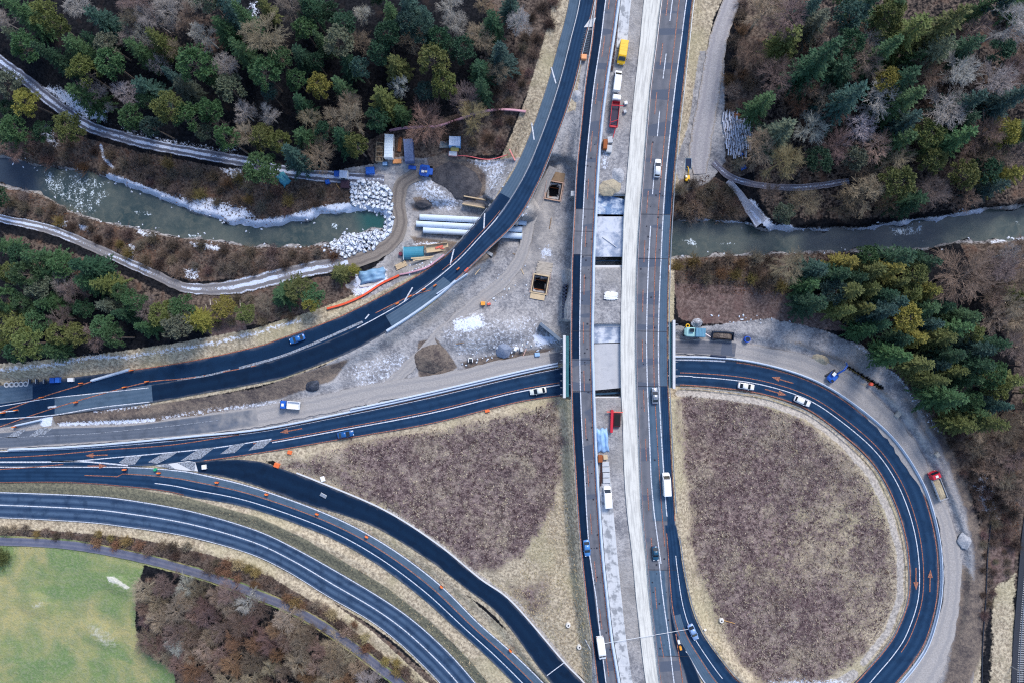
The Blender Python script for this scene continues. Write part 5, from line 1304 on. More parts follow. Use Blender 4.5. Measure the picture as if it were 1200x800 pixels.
k_ = MB(); k_.loft([(-1.6, .5, 1.9, 2.9, .1), (-.5, .5, 1.9, 2.85, .1)]); k_.v = [(x, y + .5, z) for x, y, z in k_.v]; k_.build("cab", GLASS, t)
k_ = MB(); k_.tube((3.0, -.2, 1.2), (4.6, -1.1, 1.7), .22, .14); k_.build("arm", paint("pinkish_white_paint", (222, 206, 206), .5), t)
k_ = MB(); [k_.tube((-2.0 + .5 * math.cos(a_), 1.75 + .5 * math.sin(a_), 1.0), (-2.0 + .5 * math.cos(a_ + .4), 1.75 + .5 * math.sin(a_ + .4), 1.0), .16) for a_ in np.arange(0, 6.28, .39)]; k_.build("hose_coil", YELLOW, t)
heap("snow_heap", "small bluish heap of snow right behind the teal machine", 816.5, 378.5, 7, 6, 1.4, SNOWH, .4, 4)
t = thing("skip", "dark open skip beside the teal machine", "skip", tuple(ground(846, 393.5)), R(-4))
k_ = MB(); k_.box((0, 0, .15), (6.2, 2.4, .2)); [k_.box((0, s_ * 1.15, .8), (6.2, .12, 1.2)) for s_ in (-1, 1)]; [k_.box((s_ * 3.05, 0, .8), (.12, 2.2, 1.2)) for s_ in (-1, 1)]; [k_.box((q, s_ * 1.23, .8), (.1, .08, 1.1)) for s_ in (-1, 1) for q in (-2, -1, 0, 1, 2)]; k_.build("body", M("dark_navy_steel", lin(30, 44, 66), .6, amt=.3), t)
heap_mesh(2.8, 1.0, .5, SPOIL, t, (0, 0, .4), "load", box=True)
def drum(label, px, py, r, h, mat, cat="drum", name="drum", dz=0.0, lidmat=None):
    t = thing(name, label, cat, tuple(ground(px, py, dz)))
    k_ = MB(); k_.tube((0, 0, 0), (0, 0, h), r, n=20); [k_.tube((0, 0, h * q), (0, 0, h * q + .05), r * 1.04, n=20) for q in (.3, .65)]; k_.build("body", mat, t)
    k_ = MB(); k_.tube((0, 0, h), (0, 0, h + .05), r * .82, n=20); k_.build("lid", lidmat or mat, t); return t
drum("blue round tank with a dark lid at the haul road's edge", 874.5, 397.5, .85, 1.3, paint("bright_blue_plastic", (36, 92, 206), .4), "tank", "water_tank", lidmat=M("dark_navy_steel"))
drum("green drum standing beside the hatched traffic island", 183, 549.5, .42, .9, paint("green_plastic", (40, 158, 112), .4), dz=.2)
drum("red drum on the edge of the shored trench", 1019.5, 449.5, .5, 1.0, paint("orange_red_plastic", (226, 96, 70), .4))
drum("dark red drum beside the teal curved tank", 469.8, 298, .55, 1.0, paint("dark_red_plastic", (106, 42, 62), .5))
def crate(label, px, py, sx, sy, sz, rz, mat, name="crate", cat="crate", lid=None, z=None, ribs=True):
    """a box with a rim, corner posts and a lid, sizes in map pixels"""
    zz = gz(px, py) if z is None else z
    t = thing(name, label, cat, tuple(at(px, py, zz)), rz); x, y = sx * S, sy * S
    skirt_box(t, "body", (0, 0, sz / 2), (x, y, sz), mat, min(.05, x * .08))
    skirt_box(t, "lid", (0, 0, sz + .03), (x * .9, y * .9, .06), lid or mat, .02)
    if ribs:
        n = max(2, int(x / .7))
        for i in range(n): 
            q = -x / 2 + (i + .5) * x / n
            for s_ in (-1, 1): skirt_box(t, "rib", (q, s_ * (y / 2 + .02), sz / 2), (.08, .06, sz * .9), mat, .0)
    return t
def container(label, px, py, sx, sy, sz, rz, mat, roof=None, name="site_container"):
    t = thing(name, label, "container", tuple(ground(px, py)), rz); x, y = sx * S, sy * S
    skirt_box(t, "body", (0, 0, sz / 2), (x, y, sz), mat, .05)
    k_ = MB(); k_.box((0, 0, sz + .02), (x * .97, y * .95, .05)); n = int(x / .45)
    for i in range(n): k_.box((-x / 2 + (i + .5) * x / n, 0, sz + .06), (.14, y * .9, .05))
    k_.build("roof", roof or mat, t)
    d = skirt_box(t, "door", (x / 2 + .02, 0, sz * .46), (.06, .9, sz * .82), mat, .01)
    skirt_box(t, "handle", (x / 2 + .08, .3, sz * .46), (.05, .06, .3), DARKST, 0, d)
    for s_ in (-1, 1):
        f = skirt_box(t, "window", (-x * .1, s_ * (y / 2 + .015), sz * .6), (1.2, .05, .8), GLASS, .01)
    for a_ in (-1, 1):
        for b_ in (-1, 1): skirt_box(t, "corner_post", (a_ * (x / 2 - .06), b_ * (y / 2 - .06), sz / 2), (.2, .2, sz + .08), mat, .02)
    return t
FROST = M("frosty_roof_blue", lin(190, 206, 232), .6, amt=.2, scale=1.0); SLATEB = M("slate_blue_roof", lin(98, 116, 156), .6, amt=.25)
container("white roofed site container between the brown skip and planks", 457.3, 174, 27, 10, 2.6, R(88), WHITE, M("frosty_white_roof", lin(204, 220, 236), .6, amt=.12))
container("slate blue site container under the bare tree", 480.3, 179, 26, 10.5, 2.6, R(94), paint("slate_container", (84, 98, 140), .6), SLATEB)
container("light blue site hut beside stacked grey boards", 533.6, 168.5, 13, 11, 2.5, R(-2), paint("light_blue_hut", (110, 158, 210), .5), FROST)
container("small white container at the river end of the snowy track", 404.5, 206.5, 9, 8.5, 2.4, R(-4), WHITE, FROST)
t = thing("skip", "long brown skip full of timber left of the white roofed container", "skip", tuple(ground(445.7, 179.5)), R(88))
k_ = MB(); k_.box((0, 0, .15), (5.6, 2.1, .2)); [k_.box((0, s_ * 1.0, .75), (5.6, .14, 1.1)) for s_ in (-1, 1)]; [k_.box((s_ * 2.75, 0, .75), (.12, 1.9, 1.1)) for s_ in (-1, 1)]; [k_.box((q, 0, 1.28), (.14, 2.0, .08)) for q in (-1.4, 0, 1.4)]; k_.build("body", M("skip_brown", lin(150, 138, 122), .7, amt=.25), t)
k_ = MB(); [k_.box((random.uniform(-1.6, 1.6), random.uniform(-.6, .6), .6 + random.random() * .4), (1.6, .2, .12), random.uniform(0, 3)) for _ in range(12)]; k_.build("timber", BROWNT, t)
crate("orange tray on the ground below the white roofed container", 465.5, 189.8, 10, 5, .6, .05, M("faded_orange", lin(198, 138, 92), .7), "tray", "tray")
crate("small teal box with a frosty lid by the skip's end", 451.8, 193, 6, 4.5, 1.0, .0, paint("dark_teal_box", (30, 84, 120), .5), "storage_box", "box", TARPB)
for (lab, x, y, a, b, h_, rz) in (("deep blue dumper tub left of the dumper truck at the yard's west corner", 434.5, 201, 10, 8, 1.3, .05), ("flat blue panel box below the slate blue container", 483.5, 197, 9, 4, .7, -.1), ("blue box beside the small white container", 396.2, 204.5, 7, 6, 1.3, 0), ("little blue box on the rusty brown slope", 384.5, 214, 5, 5, 1.0, .3)):
    crate(lab, x, y, a, b, h_, rz, BLUE, "storage_box", "box")
t = thing("dumper_truck", "bright blue dumper with white bags in its tub beside the dark mound", "dumper", tuple(ground(500, 201.5)), R(-8))
k_ = MB(); k_.loft([(-1.9, 1.3, .7, 1.5, .1), (-1.4, 1.6, .5, 1.7, .2), (.6, 1.6, .5, 1.7, .2), (.9, 1.4, .6, 1.4, .1)]); k_.build("tub", BLUE, t)
k_ = MB(); k_.box((-.6, -.2, 1.74), (1.7, 2.2, .12)); k_.build("tub_floor", paint("deep_blue", (16, 66, 156)), t, .03)
k_ = MB(); k_.box((-.8, -.5, 1.95), (.9, .7, .35)); k_.build("bag", WHITE, t, .1); k_ = MB(); k_.box((.1, -.4, 1.95), (.7, .6, .3)); k_.build("bag", M("cream_bag", lin(216, 206, 180), .8), t, .1)
k_ = MB(); k_.loft([(.9, 1.0, .5, 1.3, .1), (1.9, .9, .5, 1.2, .15)]); k_.build("bonnet", BLUE, t); [wheel(t, (x, s_ * 1.45, .45), .45, .35) for x in (-1.0, 1.2) for s_ in (-1, 1)]
crate("yellow pallet box directly below the light blue hut", 533, 175.5, 9, 4.5, 1.0, -.05, M("pale_yellow", lin(214, 190, 110), .6), "pallet_box", "box")
crate("red and white crate in the snow under the yellow pallet box", 531, 181, 10, 5.5, .8, -.08, paint("pale_red_crate", (214, 150, 152), .6, amt=.45, scale=1.0), "crate", "crate", WHITE)
def plank_stack(label, px, py, L, n, rows, rz, mat, name="timber_stack", cat="timber stack", z=None, gap=.26, wd=.22):
    zz = gz(px, py) if z is None else z
    t = thing(name, label, cat, tuple(at(px, py, zz)), rz)
    k_ = MB()
    for r_ in range(rows):
        for i in range(n): k_.box((random.uniform(-.15, .15) * L * .3, (i - (n - 1) / 2) * gap, .08 + r_ * .16), (L * random.uniform(.85, 1.0), wd, .12), random.uniform(-.03, .03))
    k_.build("planks", mat, t)
    return t
plank_stack("grey stacked boards next to the light blue hut", 521, 170, 2.8, 7, 4, .05, M("grey_timber", lin(122, 134, 142), .8, amt=.3))
plank_stack("brown boards lying between the two site containers", 468.5, 170, 4.2, 4, 2, R(85), M("brown_boards", lin(128, 84, 58), .8, amt=.3))
plank_stack("pale planks stacked beside the blue tarpaulin", 470, 311.5, 3.4, 6, 4, R(24), TIMBER)
plank_stack("long pale timber beams at the ramp foot below the teal tank", 503, 302.5, 9.8, 2, 3, R(6), TIMBER, gap=.5, wd=.4)
plank_stack("white timber beams lying along the blue tarpaulin's lower edge", 433, 334, 6.2, 3, 2, R(10), M("whitewashed_timber", lin(206, 206, 204), .8, amt=.15))
plank_stack("pale timber mat next to the southern shored pit", 637.5, 315.5, 4.6, 12, 2, R(-10), M("frosty_timber", lin(176, 168, 158), .8, amt=.25), gap=.34, wd=.3)
plank_stack("white boards crossed on the gravel between the carriageways", 715.5, 347, 2.6, 9, 1, R(88), WHITE, "board_stack", "boards", 5.78, .30, .28)
plank_stack("wide white boards lying across the crossed boards", 715.5, 345.5, 2.2, 14, 1, R(-4), WHITE, "board_stack", "boards", 5.95, .14, .13) if False else plank_stack("single row of white boards stacked across the others", 716, 346.5, 4.0, 6, 1, R(-3), WHITE, "board_stack", "boards", 5.95, .34, .32)
# formwork trough
t = thing("formwork_trough", "pale wooden trough with raised sides beside the dark mound", "formwork", tuple(ground(556, 238)), R(-10))
k_ = MB(); [k_.box((0, s_ * 1.15, .8), (6.6, .3, 1.6)) for s_ in (-1, 1)]; k_.build("side_panel", TIMBER, t, .03); k_ = MB(); k_.box((0, 0, .2), (6.5, 1.9, .2)); k_.build("floor_panel", M("worn_grey_boards", lin(150, 142, 134), .8, amt=.3), t)
# teal half-round tank
t = thing("half_round_tank", "teal tank with a curved roof beside the haul track", "tank", tuple(ground(485.5, 297)), R(2))
k_ = MB(); pf = [(math.cos(a_) * 1.9, math.sin(a_) * 1.7 + .3) for a_ in np.linspace(0, math.pi, 12)]; vs = [(x, y, z) for x in (-2.9, 2.9) for (y, z) in pf]; n_ = 12
k_.add(vs, [(i, i + 1, n_ + i + 1, n_ + i) for i in range(n_ - 1)] + [tuple(range(n_)), tuple(range(n_, 2 * n_)), (0, n_ - 1, 2 * n_ - 1, n_)]); k_.build("shell", TARPT, t)
[skirt_box(t, "end_rib", (x, 0, 1.0), (.12, 4.0, 1.9), M("frosty_edge", lin(200, 214, 226), .6), .02) for x in (-2.98,)]
k_ = MB(); k_.box((0, 0, .15), (5.9, 3.9, .3)); k_.build("base_frame", DARKST, t)
# wooden platform with red guard pieces
t = thing("work_platform", "pale wooden work platform with railings and red parts by the ramp", "platform", tuple(ground(513, 291.5, .0)), R(7))
skirt_box(t, "deck", (0, 0, 1.2), (6.4, 2.3, .18), TIMBER, .02)
for s_ in (-1, 1): skirt_box(t, "railing", (0, s_ * 1.1, 1.75), (6.4, .1, .9), TIMBER, .0)
[skirt_box(t, "leg", (a_ * 2.9, b_ * .95, .55), (.18, .18, 1.15), BROWNT, 0) for a_ in (-1, 1) for b_ in (-1, 1)]
k_ = MB(); k_.box((.6, .2, 1.45), (2.2, .5, .3), .2); k_.box((1.4, -.3, 1.4), (1.2, .3, .3), -.3); k_.build("red_part", paint("salmon_red", (214, 104, 90), .6), t)
def tarp(label, px, py, rx, ry, h, rz, mat, name="tarpaulin", seed=3, z=None):
    zz = gz(px, py) if z is None else z
    k_ = MB(); n = 16; vs = []
    for j in range(n + 1):
        for i in range(n + 1):
            u, v = i / n * 2 - 1, j / n * 2 - 1
            q = (1 - abs(u) ** 5) * (1 - abs(v) ** 5)
            vs.append((u * rx * S * (1 + .06 * math.sin(v * 5)), v * ry * S * (1 + .07 * math.sin(u * 6 + 1)), h * q * (.75 + .5 * mnoise.noise((u * 2, v * 2, seed))) + .1 * mnoise.noise((u * 6, v * 6, seed))))
    n1 = n + 1; k_.add(vs, [(j * n1 + i, j * n1 + i + 1, (j + 1) * n1 + i + 1, (j + 1) * n1 + i) for j in range(n) for i in range(n)])
    o = k_.build(name, mat, None, 0, True); md = o.modifiers.new("thickness", 'SOLIDIFY'); md.thickness = .05
    o.location = at(px, py, zz + .05); o.rotation_euler.z = rz; tag(o, label, "tarpaulin"); return o
tarp("crumpled pale blue tarpaulin over a pile beside the orange fence", 436.5, 323.5, 15.5, 8, 1.6, R(12), M("frosty_blue_tarp", lin(118, 156, 190), .5, amt=.3, scale=.8, bump=.4))
tarp("teal tarpaulin hung over a small rack at the forest edge", 332.5, 210, 8, 6, 1.4, R(-50), TARPT, seed=6)
tarp("pale blue sheet with yellow straps beside the red formwork", 706, 515.5, 6.6, 13.5, 1.5, R(4), TARPB, seed=9, z=5.75)
# shored pits
def pit(label, poly, ang, seedn):
    cx = sum(p[0] for p in poly) / 4; cy = sum(p[1] for p in poly) / 4
    t = thing("shored_pit", label, "pit", tuple(at(cx, cy, .02)), ang)
    w_, l_ = 3.2, 4.2
    t.scale = (1.12, 1.12, 1)
    for x, y, a, b in ((0, l_ / 2 + .12, w_ + .5, .24), (0, -l_ / 2 - .12, w_ + .5, .24), (w_ / 2 + .12, 0, .24, l_), (-w_ / 2 - .12, 0, .24, l_)):
        skirt_box(t, "shoring_wall", (x, y, -2.0), (a, b, 4.7), M("shade_dark_boards", lin(52, 44, 42), .85, amt=.3), .03)  # boards darkened so the shade inside the pit is in their colour
    for x, y, a, b in ((0, l_ / 2 + .3, w_ + 1.1, .3), (0, -l_ / 2 - .3, w_ + 1.1, .3), (w_ / 2 + .4, 0, .3, l_ + .3), (-w_ / 2 - .4, 0, .3, l_ + .3)):
        skirt_box(t, "waling_beam", (x, y, .3), (a, b, .34), TIMBER if seedn else M("pinkish_boards", lin(178, 148, 132), .8, amt=.3), .03)
    skirt_box(t, "walkway", (-.1 if seedn else .2, (-l_ / 2 - 1.2) if seedn else (l_ / 2 + 1.7), .2), (w_ + .6, 1.5 if seedn else 2.3, .16), TIMBER if seedn else BROWNT, .02)
    skirt_box(t, "floor", (0, 0, -4.3), (w_, l_, .2), M("recess_shade_black", lin(18, 18, 24), .6), 0)  # floor coloured black to paint the pit's shade
    for q in (-1.2, 1.3): skirt_box(t, "strut", (0, q, -2.4), (w_, .18, .18), RUST, .02)
    k_ = MB(); [k_.tube((w_ / 2 + .75, y, 0), (w_ / 2 + .75, y, 1.1), .04) for y in np.linspace(-2.6, 3.2, 6)]; k_.tube((w_ / 2 + .75, -2.6, 1.05), (w_ / 2 + .75, 3.2, 1.05), .04); [k_.tube((-w_ / 2 - .75, y, 0), (-w_ / 2 - .75, y, 1.1), .04) for y in np.linspace(-2.6, 3.2, 6)]; k_.tube((-w_ / 2 - .75, -2.6, 1.05), (-w_ / 2 - .75, 3.2, 1.05), .04)
    k_.build("handrail", M("pinkish_rail", lin(196, 160, 150), .6), t)
pit("northern timber shored pit in the gravel, beside the western carriageway", PIT_A, R(-10), 0)
pit("southern timber shored pit in the gravel, framed by pale beams", PIT_B, R(-10), 1)
# shored trench by the loop
t = thing("shored_trench", "long narrow trench with yellow shoring panels beside the blue excavator", "trench", tuple(ground(1013, 441, .05)), math.atan2(-25, 40))
for s_ in (-1, 1):
    skirt_box(t, "shoring_panel", (0, s_ * .42, -.7), (11.2, .16, 2.2), paint("shoring_yellow", (206, 172, 84), .6) if s_ < 0 else DARKST, .02)
skirt_box(t, "trench_floor", (0, 0, -1.85), (11.2, .7, .1), M("recess_shade_black"), 0)  # same painted recess shade as the pit floors
k_ = MB(); k_.tube((-5.6, -.45, .5), (-6.6, -2.6, .4), .09); k_.build("spacer_bar", M("pinkish_rail"), t)
plank_stack("light boards dumped beside the shored trench", 1013, 451, 2.2, 5, 1, .6, M("frosty_timber"), "board_stack", "boards")
crate("pale concrete block on the gravel between trench and red lorry", 1052, 484, 10, 5.5, .8, R(50), M("block_concrete", lin(176, 172, 164), .9), "concrete_block", "concrete block", ribs=False)
crate("small grey box on the gravel uphill from the red lorry", 1097.5, 532, 5, 5, .7, R(40), M("block_concrete"), "storage_box", "box")
# formwork and stores between the carriageways
ZM = 5.76
t = thing("shaft_formwork", "red steel formwork frame around a dark shaft between the carriageways", "formwork", tuple(at(719.5, 491.5, ZM)), R(-2))
skirt_box(t, "panel", (-.75, -.3, .7), (.7, 6.4, 1.3), RED, .03); skirt_box(t, "head_beam", (0, 2.3, .9), (4.6, .3, .3), paint("salmon_red"), .02); skirt_box(t, "shaft_wall", (.75, .1, .5), (2.0, 4.0, .9), M("maroon_formwork", lin(62, 26, 40), .7), .03); skirt_box(t, "shaft_shade", (.75, .1, 1.0), (1.5, 3.3, .06), M("recess_shade_black"), 0)  # flat black plate on top paints the shade of an open shaft
crate("rust orange steel box at the end of the pale blue sheet", 703, 536.5, 5, 8, 1.2, 0, RUST, "steel_box", "box", z=ZM)
crate("pale wooden crate beside the rust orange steel box", 709, 535, 5, 5, .9, .1, TIMBER, "crate", "crate", z=ZM)
for i, (y, w_) in enumerate(((543, 8), (549.5, 8.5), (556, 8), (562.5, 8.5))):
    crate(("first", "second", "third", "fourth")[i] + " frosty concrete slab in the row behind the white works van, from the north", 709.5 + i * .4, y, w_, 5.6, .5, .02, GREYDECK if False else M("frosty_block", lin(186, 190, 196), .85, amt=.2), "concrete_slab", "concrete slab", z=ZM, ribs=False)
plank_stack("rusty reinforcing bars bundled along the barrier above the white works van", 704.5, 556, 7.5, 5, 2, R(87), M("bar_rust", lin(84, 60, 58), .8), "bar_bundle", "steel bars", ZM, .12, .08)
for i, y in enumerate(np.linspace(16, 80, 9)):
    x = float(np.interp(y, [16, 80], [724, 717.3]))
    o = plank_stack(("northernmost", "second", "third", "fourth", "fifth", "sixth", "seventh", "eighth", "southernmost")[i] + " rusty reinforcing cage beside the barrier near the yellow van", x, y, 1.8, 4, 2, R(82), M("bar_rust"), "rebar_cage", "rebar cage", ZM, .18, .07)
crate("rust brown container door box beside the red framed lorry's tail", 708.5, 171, 4.6, 11, 1.8, R(-3), RUST, "steel_box", "box", z=ZM)
crate("white stone block pile beside the rust brown box, upper one", 714.5, 165, 6, 7, .9, .1, M("frosty_block"), "concrete_block", "concrete block", z=ZM, ribs=False)
crate("white stone block beside the rust brown box, lower one", 713.5, 175.5, 6.5, 8, .9, -.15, M("frosty_block"), "concrete_block", "concrete block", z=ZM, ribs=False)
crate("small white box on the gravel right of the red framed lorry", 733, 121.5, 3.6, 3.6, .8, .1, WHITE, "storage_box", "box", z=ZM); crate("grey white box below the small white box beside the red framed lorry", 732, 131.5, 3.4, 3.4, .7, .3, M("frosty_block"), "storage_box", "box", z=ZM)
heap("gravel_heap", "tan stony heap at the north edge of the blue sheet", 715, 220, 13, 10, 1.0, TANH, 0, 8); heap("gravel_heap", "grey stony heap beside the concrete roadway above the blue sheet", 724, 206, 8, 10, .9, GRAVH, .3, 12)
crate("orange steel box between the ramp and the western carriageway", 683.8, 68.5, 6, 5.5, 1.2, R(-3), M("pale_orange_steel", lin(236, 160, 112), .6, amt=.15), "steel_box", "box", z=5.9)
t = thing("drain_grating", "dark ribbed grating in the gore between ramp and motorway", "grating", tuple(at(686.5, 48, 5.78)), R(-12))
k_ = MB(); k_.prism([(-1.5, 3.2), (-.5, -3.6), (1.6, -3.6), (1.3, 3.2)], 0, .12); k_.build("plate", M("dark_navy_steel"), t); k_ = MB(); [k_.box((0, y, .16), (2.2, .14, .1)) for y in np.arange(-3.2, 3.0, .5)]; k_.build("ribs", M("blue_black_steel"), t)
t = thing("gore_slab", "light concrete slab in the narrow gore above the dark grating", "concrete slab", tuple(at(691, 27, 5.95)), R(-10)); k_ = MB(); k_.prism([(-1.4, -1.6), (1.1, -1.0), (1.5, 1.7), (-.2, .9)], 0, .12); k_.build("slab", PALECON, t)
heap("stone_heap", "small heap of stones on the tan wedge beside the ramp", 676.5, 113, 7, 7, .8, GRAVH, .2, 15)
# heaps
heap("asphalt_heap", "dark oval heap of asphalt millings beside the haul road", 366, 451.5, 9, 7, 1.5, ASPHEAP, R(20), 5)
heap("spoil_heap", "dark soil heap at the edge of the gravel yard above the haul road", 507, 420, 21, 17, 1.5, SPOIL, .3, 7)
heap("gravel_heap", "smooth bluish gravel heap beside the haul road west of the underpass", 590.5, 409, 10, 11, 2.2, dirt_mat("blue_grey_gravel", (112, 124, 148), (140, 150, 170)), 0, 3, rough=.03)
heap("gravel_heap", "pale grey gravel heap on the dirt beside the gravel road, lower end", 1132, 633, 9, 10, 1.0, GRAVH, .4, 11, rough=.04)
heap("gravel_heap", "tan flat heap behind the blue excavator", 962.5, 420, 11, 7, 1.4, TANH, -.5, 13)
heap("soil_mound", "big round dark soil mound below the light blue hut", 535, 209, 34, 25, 2.2, SOILM, -.35, 17, p=.9, rough=.07)
heap("spoil_heap", "small dark earth heap beside the haul track's bend", 496, 238, 10, 6, 1.0, SOILM, 0, 23)
# wing wall and dark ribbed strip by the western deck
t, L = wall_px("wing_wall", 633, 379, 661, 402, 1, -1, 3.0, ROUGHCON, "teal grey wing wall slanting to the underpass corner", "retaining wall"); k_ = MB(); k_.box((0, 0, 2.0), (L, .6, 4.4)); k_.build("wall", M("wet_concrete", lin(74, 112, 134), .7, amt=.3), t, .05); k_ = MB(); k_.box((0, 0, 4.25), (L * 1.01, .9, .2)); k_.build("coping", M("coping_grey", lin(104, 118, 136), .8), t, .03)
t, L = wall_px("dark_ribbed_strip", 662.5, 333, 660.5, 373, 1, 0, 3.2, DARKST, "dark ribbed strip beside the western carriageway", "retaining wall"); k_ = MB(); [k_.box((-L / 2 + (i + .5) * L / 20, .22 * (-1) ** i, 1.6), (L / 20 * 1.05, .6, 3.6)) for i in range(20)]; k_.build("sheet", M("deep_navy", lin(28, 44, 72), .6, amt=.25), t)  # zigzag row of upright navy boxes filling a dark strip beside the deck
# the river pipes
PIPE = M("snowy_pipe", lin(176, 204, 230), .6, amt=.2, scale=.5)
def pipe_mat():
    k = NM("snow_topped_pipe", .7, .3); g = k.n("ShaderNodeNewGeometry"); z = k.sep(g.outputs["Normal"])[2]; f = k.noise(.8, 4, .6); f2 = k.noise(3, 4, .6)
    m_ = k.step(k.math('ADD', z, k.math('MULTIPLY', k.math('SUBTRACT', f, .5), .5)),   .02, .2); c = k.mix(m_, lin(52, 96, 128), lin(200, 216, 236)); c = k.mix(k.math('MULTIPLY', k.step(f2, .55, .7), .35), c, lin(132, 164, 204)); k.col(c); return k.m
PIPEM = pipe_mat()
for i, (x0, y0, x1, y1, lab) in enumerate(((492, 254.5, 617, 261, "northernmost"), (488, 262.5, 612, 269, "middle"), (496, 270, 612, 277, "southernmost"))):
    p, q = at(x0, y0, .0), at(x1, y1, .0); d = q - p
    t = thing("culvert_pipe", lab + " of the three big snowy pipes carrying the river under the ramp", "pipe", tuple((p + q) / 2), math.atan2(d.y, d.x), "river pipes")
    k_ = MB(); Lp = d.length; k_.tube((-Lp / 2, 0, -.1), (Lp / 2, 0, -.1), .88, n=24, cap=False); k_.tube((-Lp / 2, 0, -.1), (Lp / 2, 0, -.1), .8, n=24, cap=False); k_.build("pipe", PIPEM, t, 0, True)
    for q_ in np.linspace(-Lp / 2 + .1, Lp / 2 - .1, 5): k_ = MB(); k_.tube((q_ - .09, 0, -.1), (q_ + .09, 0, -.1), .95, n=24); k_.build("collar", PIPEM, t)
# beacons and small boards on the roads
def beacon(label, px, py, z, rz, box=False):
    t = thing("warning_beacon", label, "warning beacon", tuple(at(px, py, z)), rz, "orange warning beacons")
    skirt_box(t, "foot", (0, 0, .07), (.9, .55, .14), CHARC, .03)
    skirt_box(t, "board", (0, 0, .62), (1.0, .28, .95), ORANGE, .04); k_ = MB(); k_.tube((0, 0, 1.1), (0, 0, 1.32), .12); k_.build("lamp", paint("amber_lens", (240, 170, 60), .2), t)
wh = {"d": "on the ramp's western end", "b": "on the curved road beside the branch", "s": "by the site"}
for lab, x, y in (("beside the ramp line, far west end", 5, 483), ("on the ramp line where a short white dash meets it", 20, 480), ("on the ramp line below the snowy verge's blue boxes", 50, 465), ("on the ramp line under the white box", 96, 448.5), ("on the second ramp line above the snow patch", 90, 471),
                  ("at the foot of the short white gore barrier", 18, 499.5), ("on the second ramp line halfway to the black patch", 147, 453), ("at the corner of the new black asphalt patch", 173, 446.5), ("where the light barrier meets the ramp edge", 155, 433.5),
                  ("on the ramp closest to the new asphalt's upper corner", 466, 356), ("on the ramp beside the slanting white stroke", 481, 347.5), ("on the ramp's orange line, middle of the three", 497, 339.5), ("at the slanting pale barrier's lower end", 510, 335), ("on the ramp at the slanting barrier's upper end", 537, 315.5)):
    beacon("orange warning beacon " + lab, x, y, D_.z(x, y) + .05, D_.heading(x, y))
for lab, x, y in (("just below the green drum", 187, 553.5), ("west of the chevron island on the curved road", 147, 549.5), ("on the curved road below the white crate", 255, 564.5), ("on the curved road left of the branch's bend", 313, 578.5), ("on the curved road, upper middle of the bend", 372, 601.5), ("on the curved road, middle of the bend", 430, 628), ("on the curved road, lower part of the bend", 517.5, 686.5), ("on the curved road near the lower edge of the photo", 598, 761)):
    beacon("orange warning beacon " + lab, x, y, B_.z(x, y) + .05, B_.heading(x, y))
crate("orange sign box at the grassy tip of the triangular field", 325, 544.5, 6.5, 5, .8, R(-20), ORANGE, "sign_box", "sign box"); crate("small orange sign box between road and field tip", 340, 529.5, 5, 4, .7, R(-12), ORANGE, "sign_box", "sign box"); crate("small orange sign box on the verge southwest of the underpass", 571, 481, 5.5, 3, .5, R(12), ORANGE, "sign_box", "sign box")
crate("white crate on the black branch road next to the island", 240, 546.5, 5, 5, .8, .1, WHITE, z=.1); crate("white sign box lying on the branch road's field edge", 378.5, 560.5, 5, 6, .5, .3, WHITE, "sign_box", "sign box"); crate("silver plate box in the middle of the black branch road", 379, 580, 8, 4, .25, -.5, SILVER, "steel_box", "box", z=.3)
crate("white box at the roadside right of the blue boxes", 84.5, 444.3, 6.5, 4.5, 1.0, 0, WHITE, "storage_box", "box"); crate("left one of the two blue boxes on the dark asphalt under the verge", 63.8, 445, 5.4, 6, 1.2, 0, BLUE, "storage_box", "box"); crate("right one of the two blue boxes on the dark asphalt under the verge", 69.8, 444.6, 5, 6, 1.2, 0, paint("lighter_blue", (52, 116, 214)), "storage_box", "box")
for i, x in enumerate((8.5, 14.5, 20, 25.5, 31)):
    k_ = MB(); [k_.tube((.62 * math.cos(a_), .62 * math.sin(a_), .25), (.62 * math.cos(a_ + .4), .62 * math.sin(a_ + .4), .25), .22, n=6) for a_ in np.arange(0, 6.28, .393)]
    o = k_.build("concrete_ring", M("frosty_block"), None); o.location = ground(x, 450.5 - i * .3, .05); tag(o, ("leftmost", "second from left", "middle", "fourth from left", "rightmost")[i] + " of the pale rings lined up beside the ramp", "concrete ring", "rings by the ramp")
for i, x in enumerate((37, 45, 54)):
    t = thing("folded_sign", ("left", "middle", "right")[i] + " one of three dark sign frames folded against the ramp verge", "sign frame", tuple(ground(x, 446.5)), R(90), "folded sign frames"); [skirt_box(t, "leg", (0, s_ * .45, .6), (1.5, .08, .1), DARKST, 0) for s_ in (-1, 1)]; skirt_box(t, "panel", (0, 0, .75), (1.4, .7, .06), M("dark_navy_steel"), .01); skirt_box(t, "edge_strip", (.1, .3, .8), (1.3, .1, .05), WHITE, 0)
crate("red barrier board lying at the slanting barrier's end on the site side", 547, 317, 6, 3, .7, R(45), paint("orange_red_plastic"), "barrier_board", "barrier board"); crate("orange compressor standing on the dirt track through the yard", 566, 356, 5, 4.4, 1.0, 0, paint("amber_paint", (230, 160, 60), .5), "compressor", "compressor"); crate("small pink crate next to the orange compressor", 573, 356.5, 4, 2.6, .6, .2, paint("salmon_red"), "crate", "crate")
crate("orange sign box in the gore of slip lane and carriageway", 797, 758, 2.6, 4, .8, R(14), paint("amber_paint"), "sign_box", "sign box", z=6.02); crate("white sign box just above the orange one in the gore", 795, 751, 2.6, 4, .7, R(14), WHITE, "sign_box", "sign box", z=6.02)
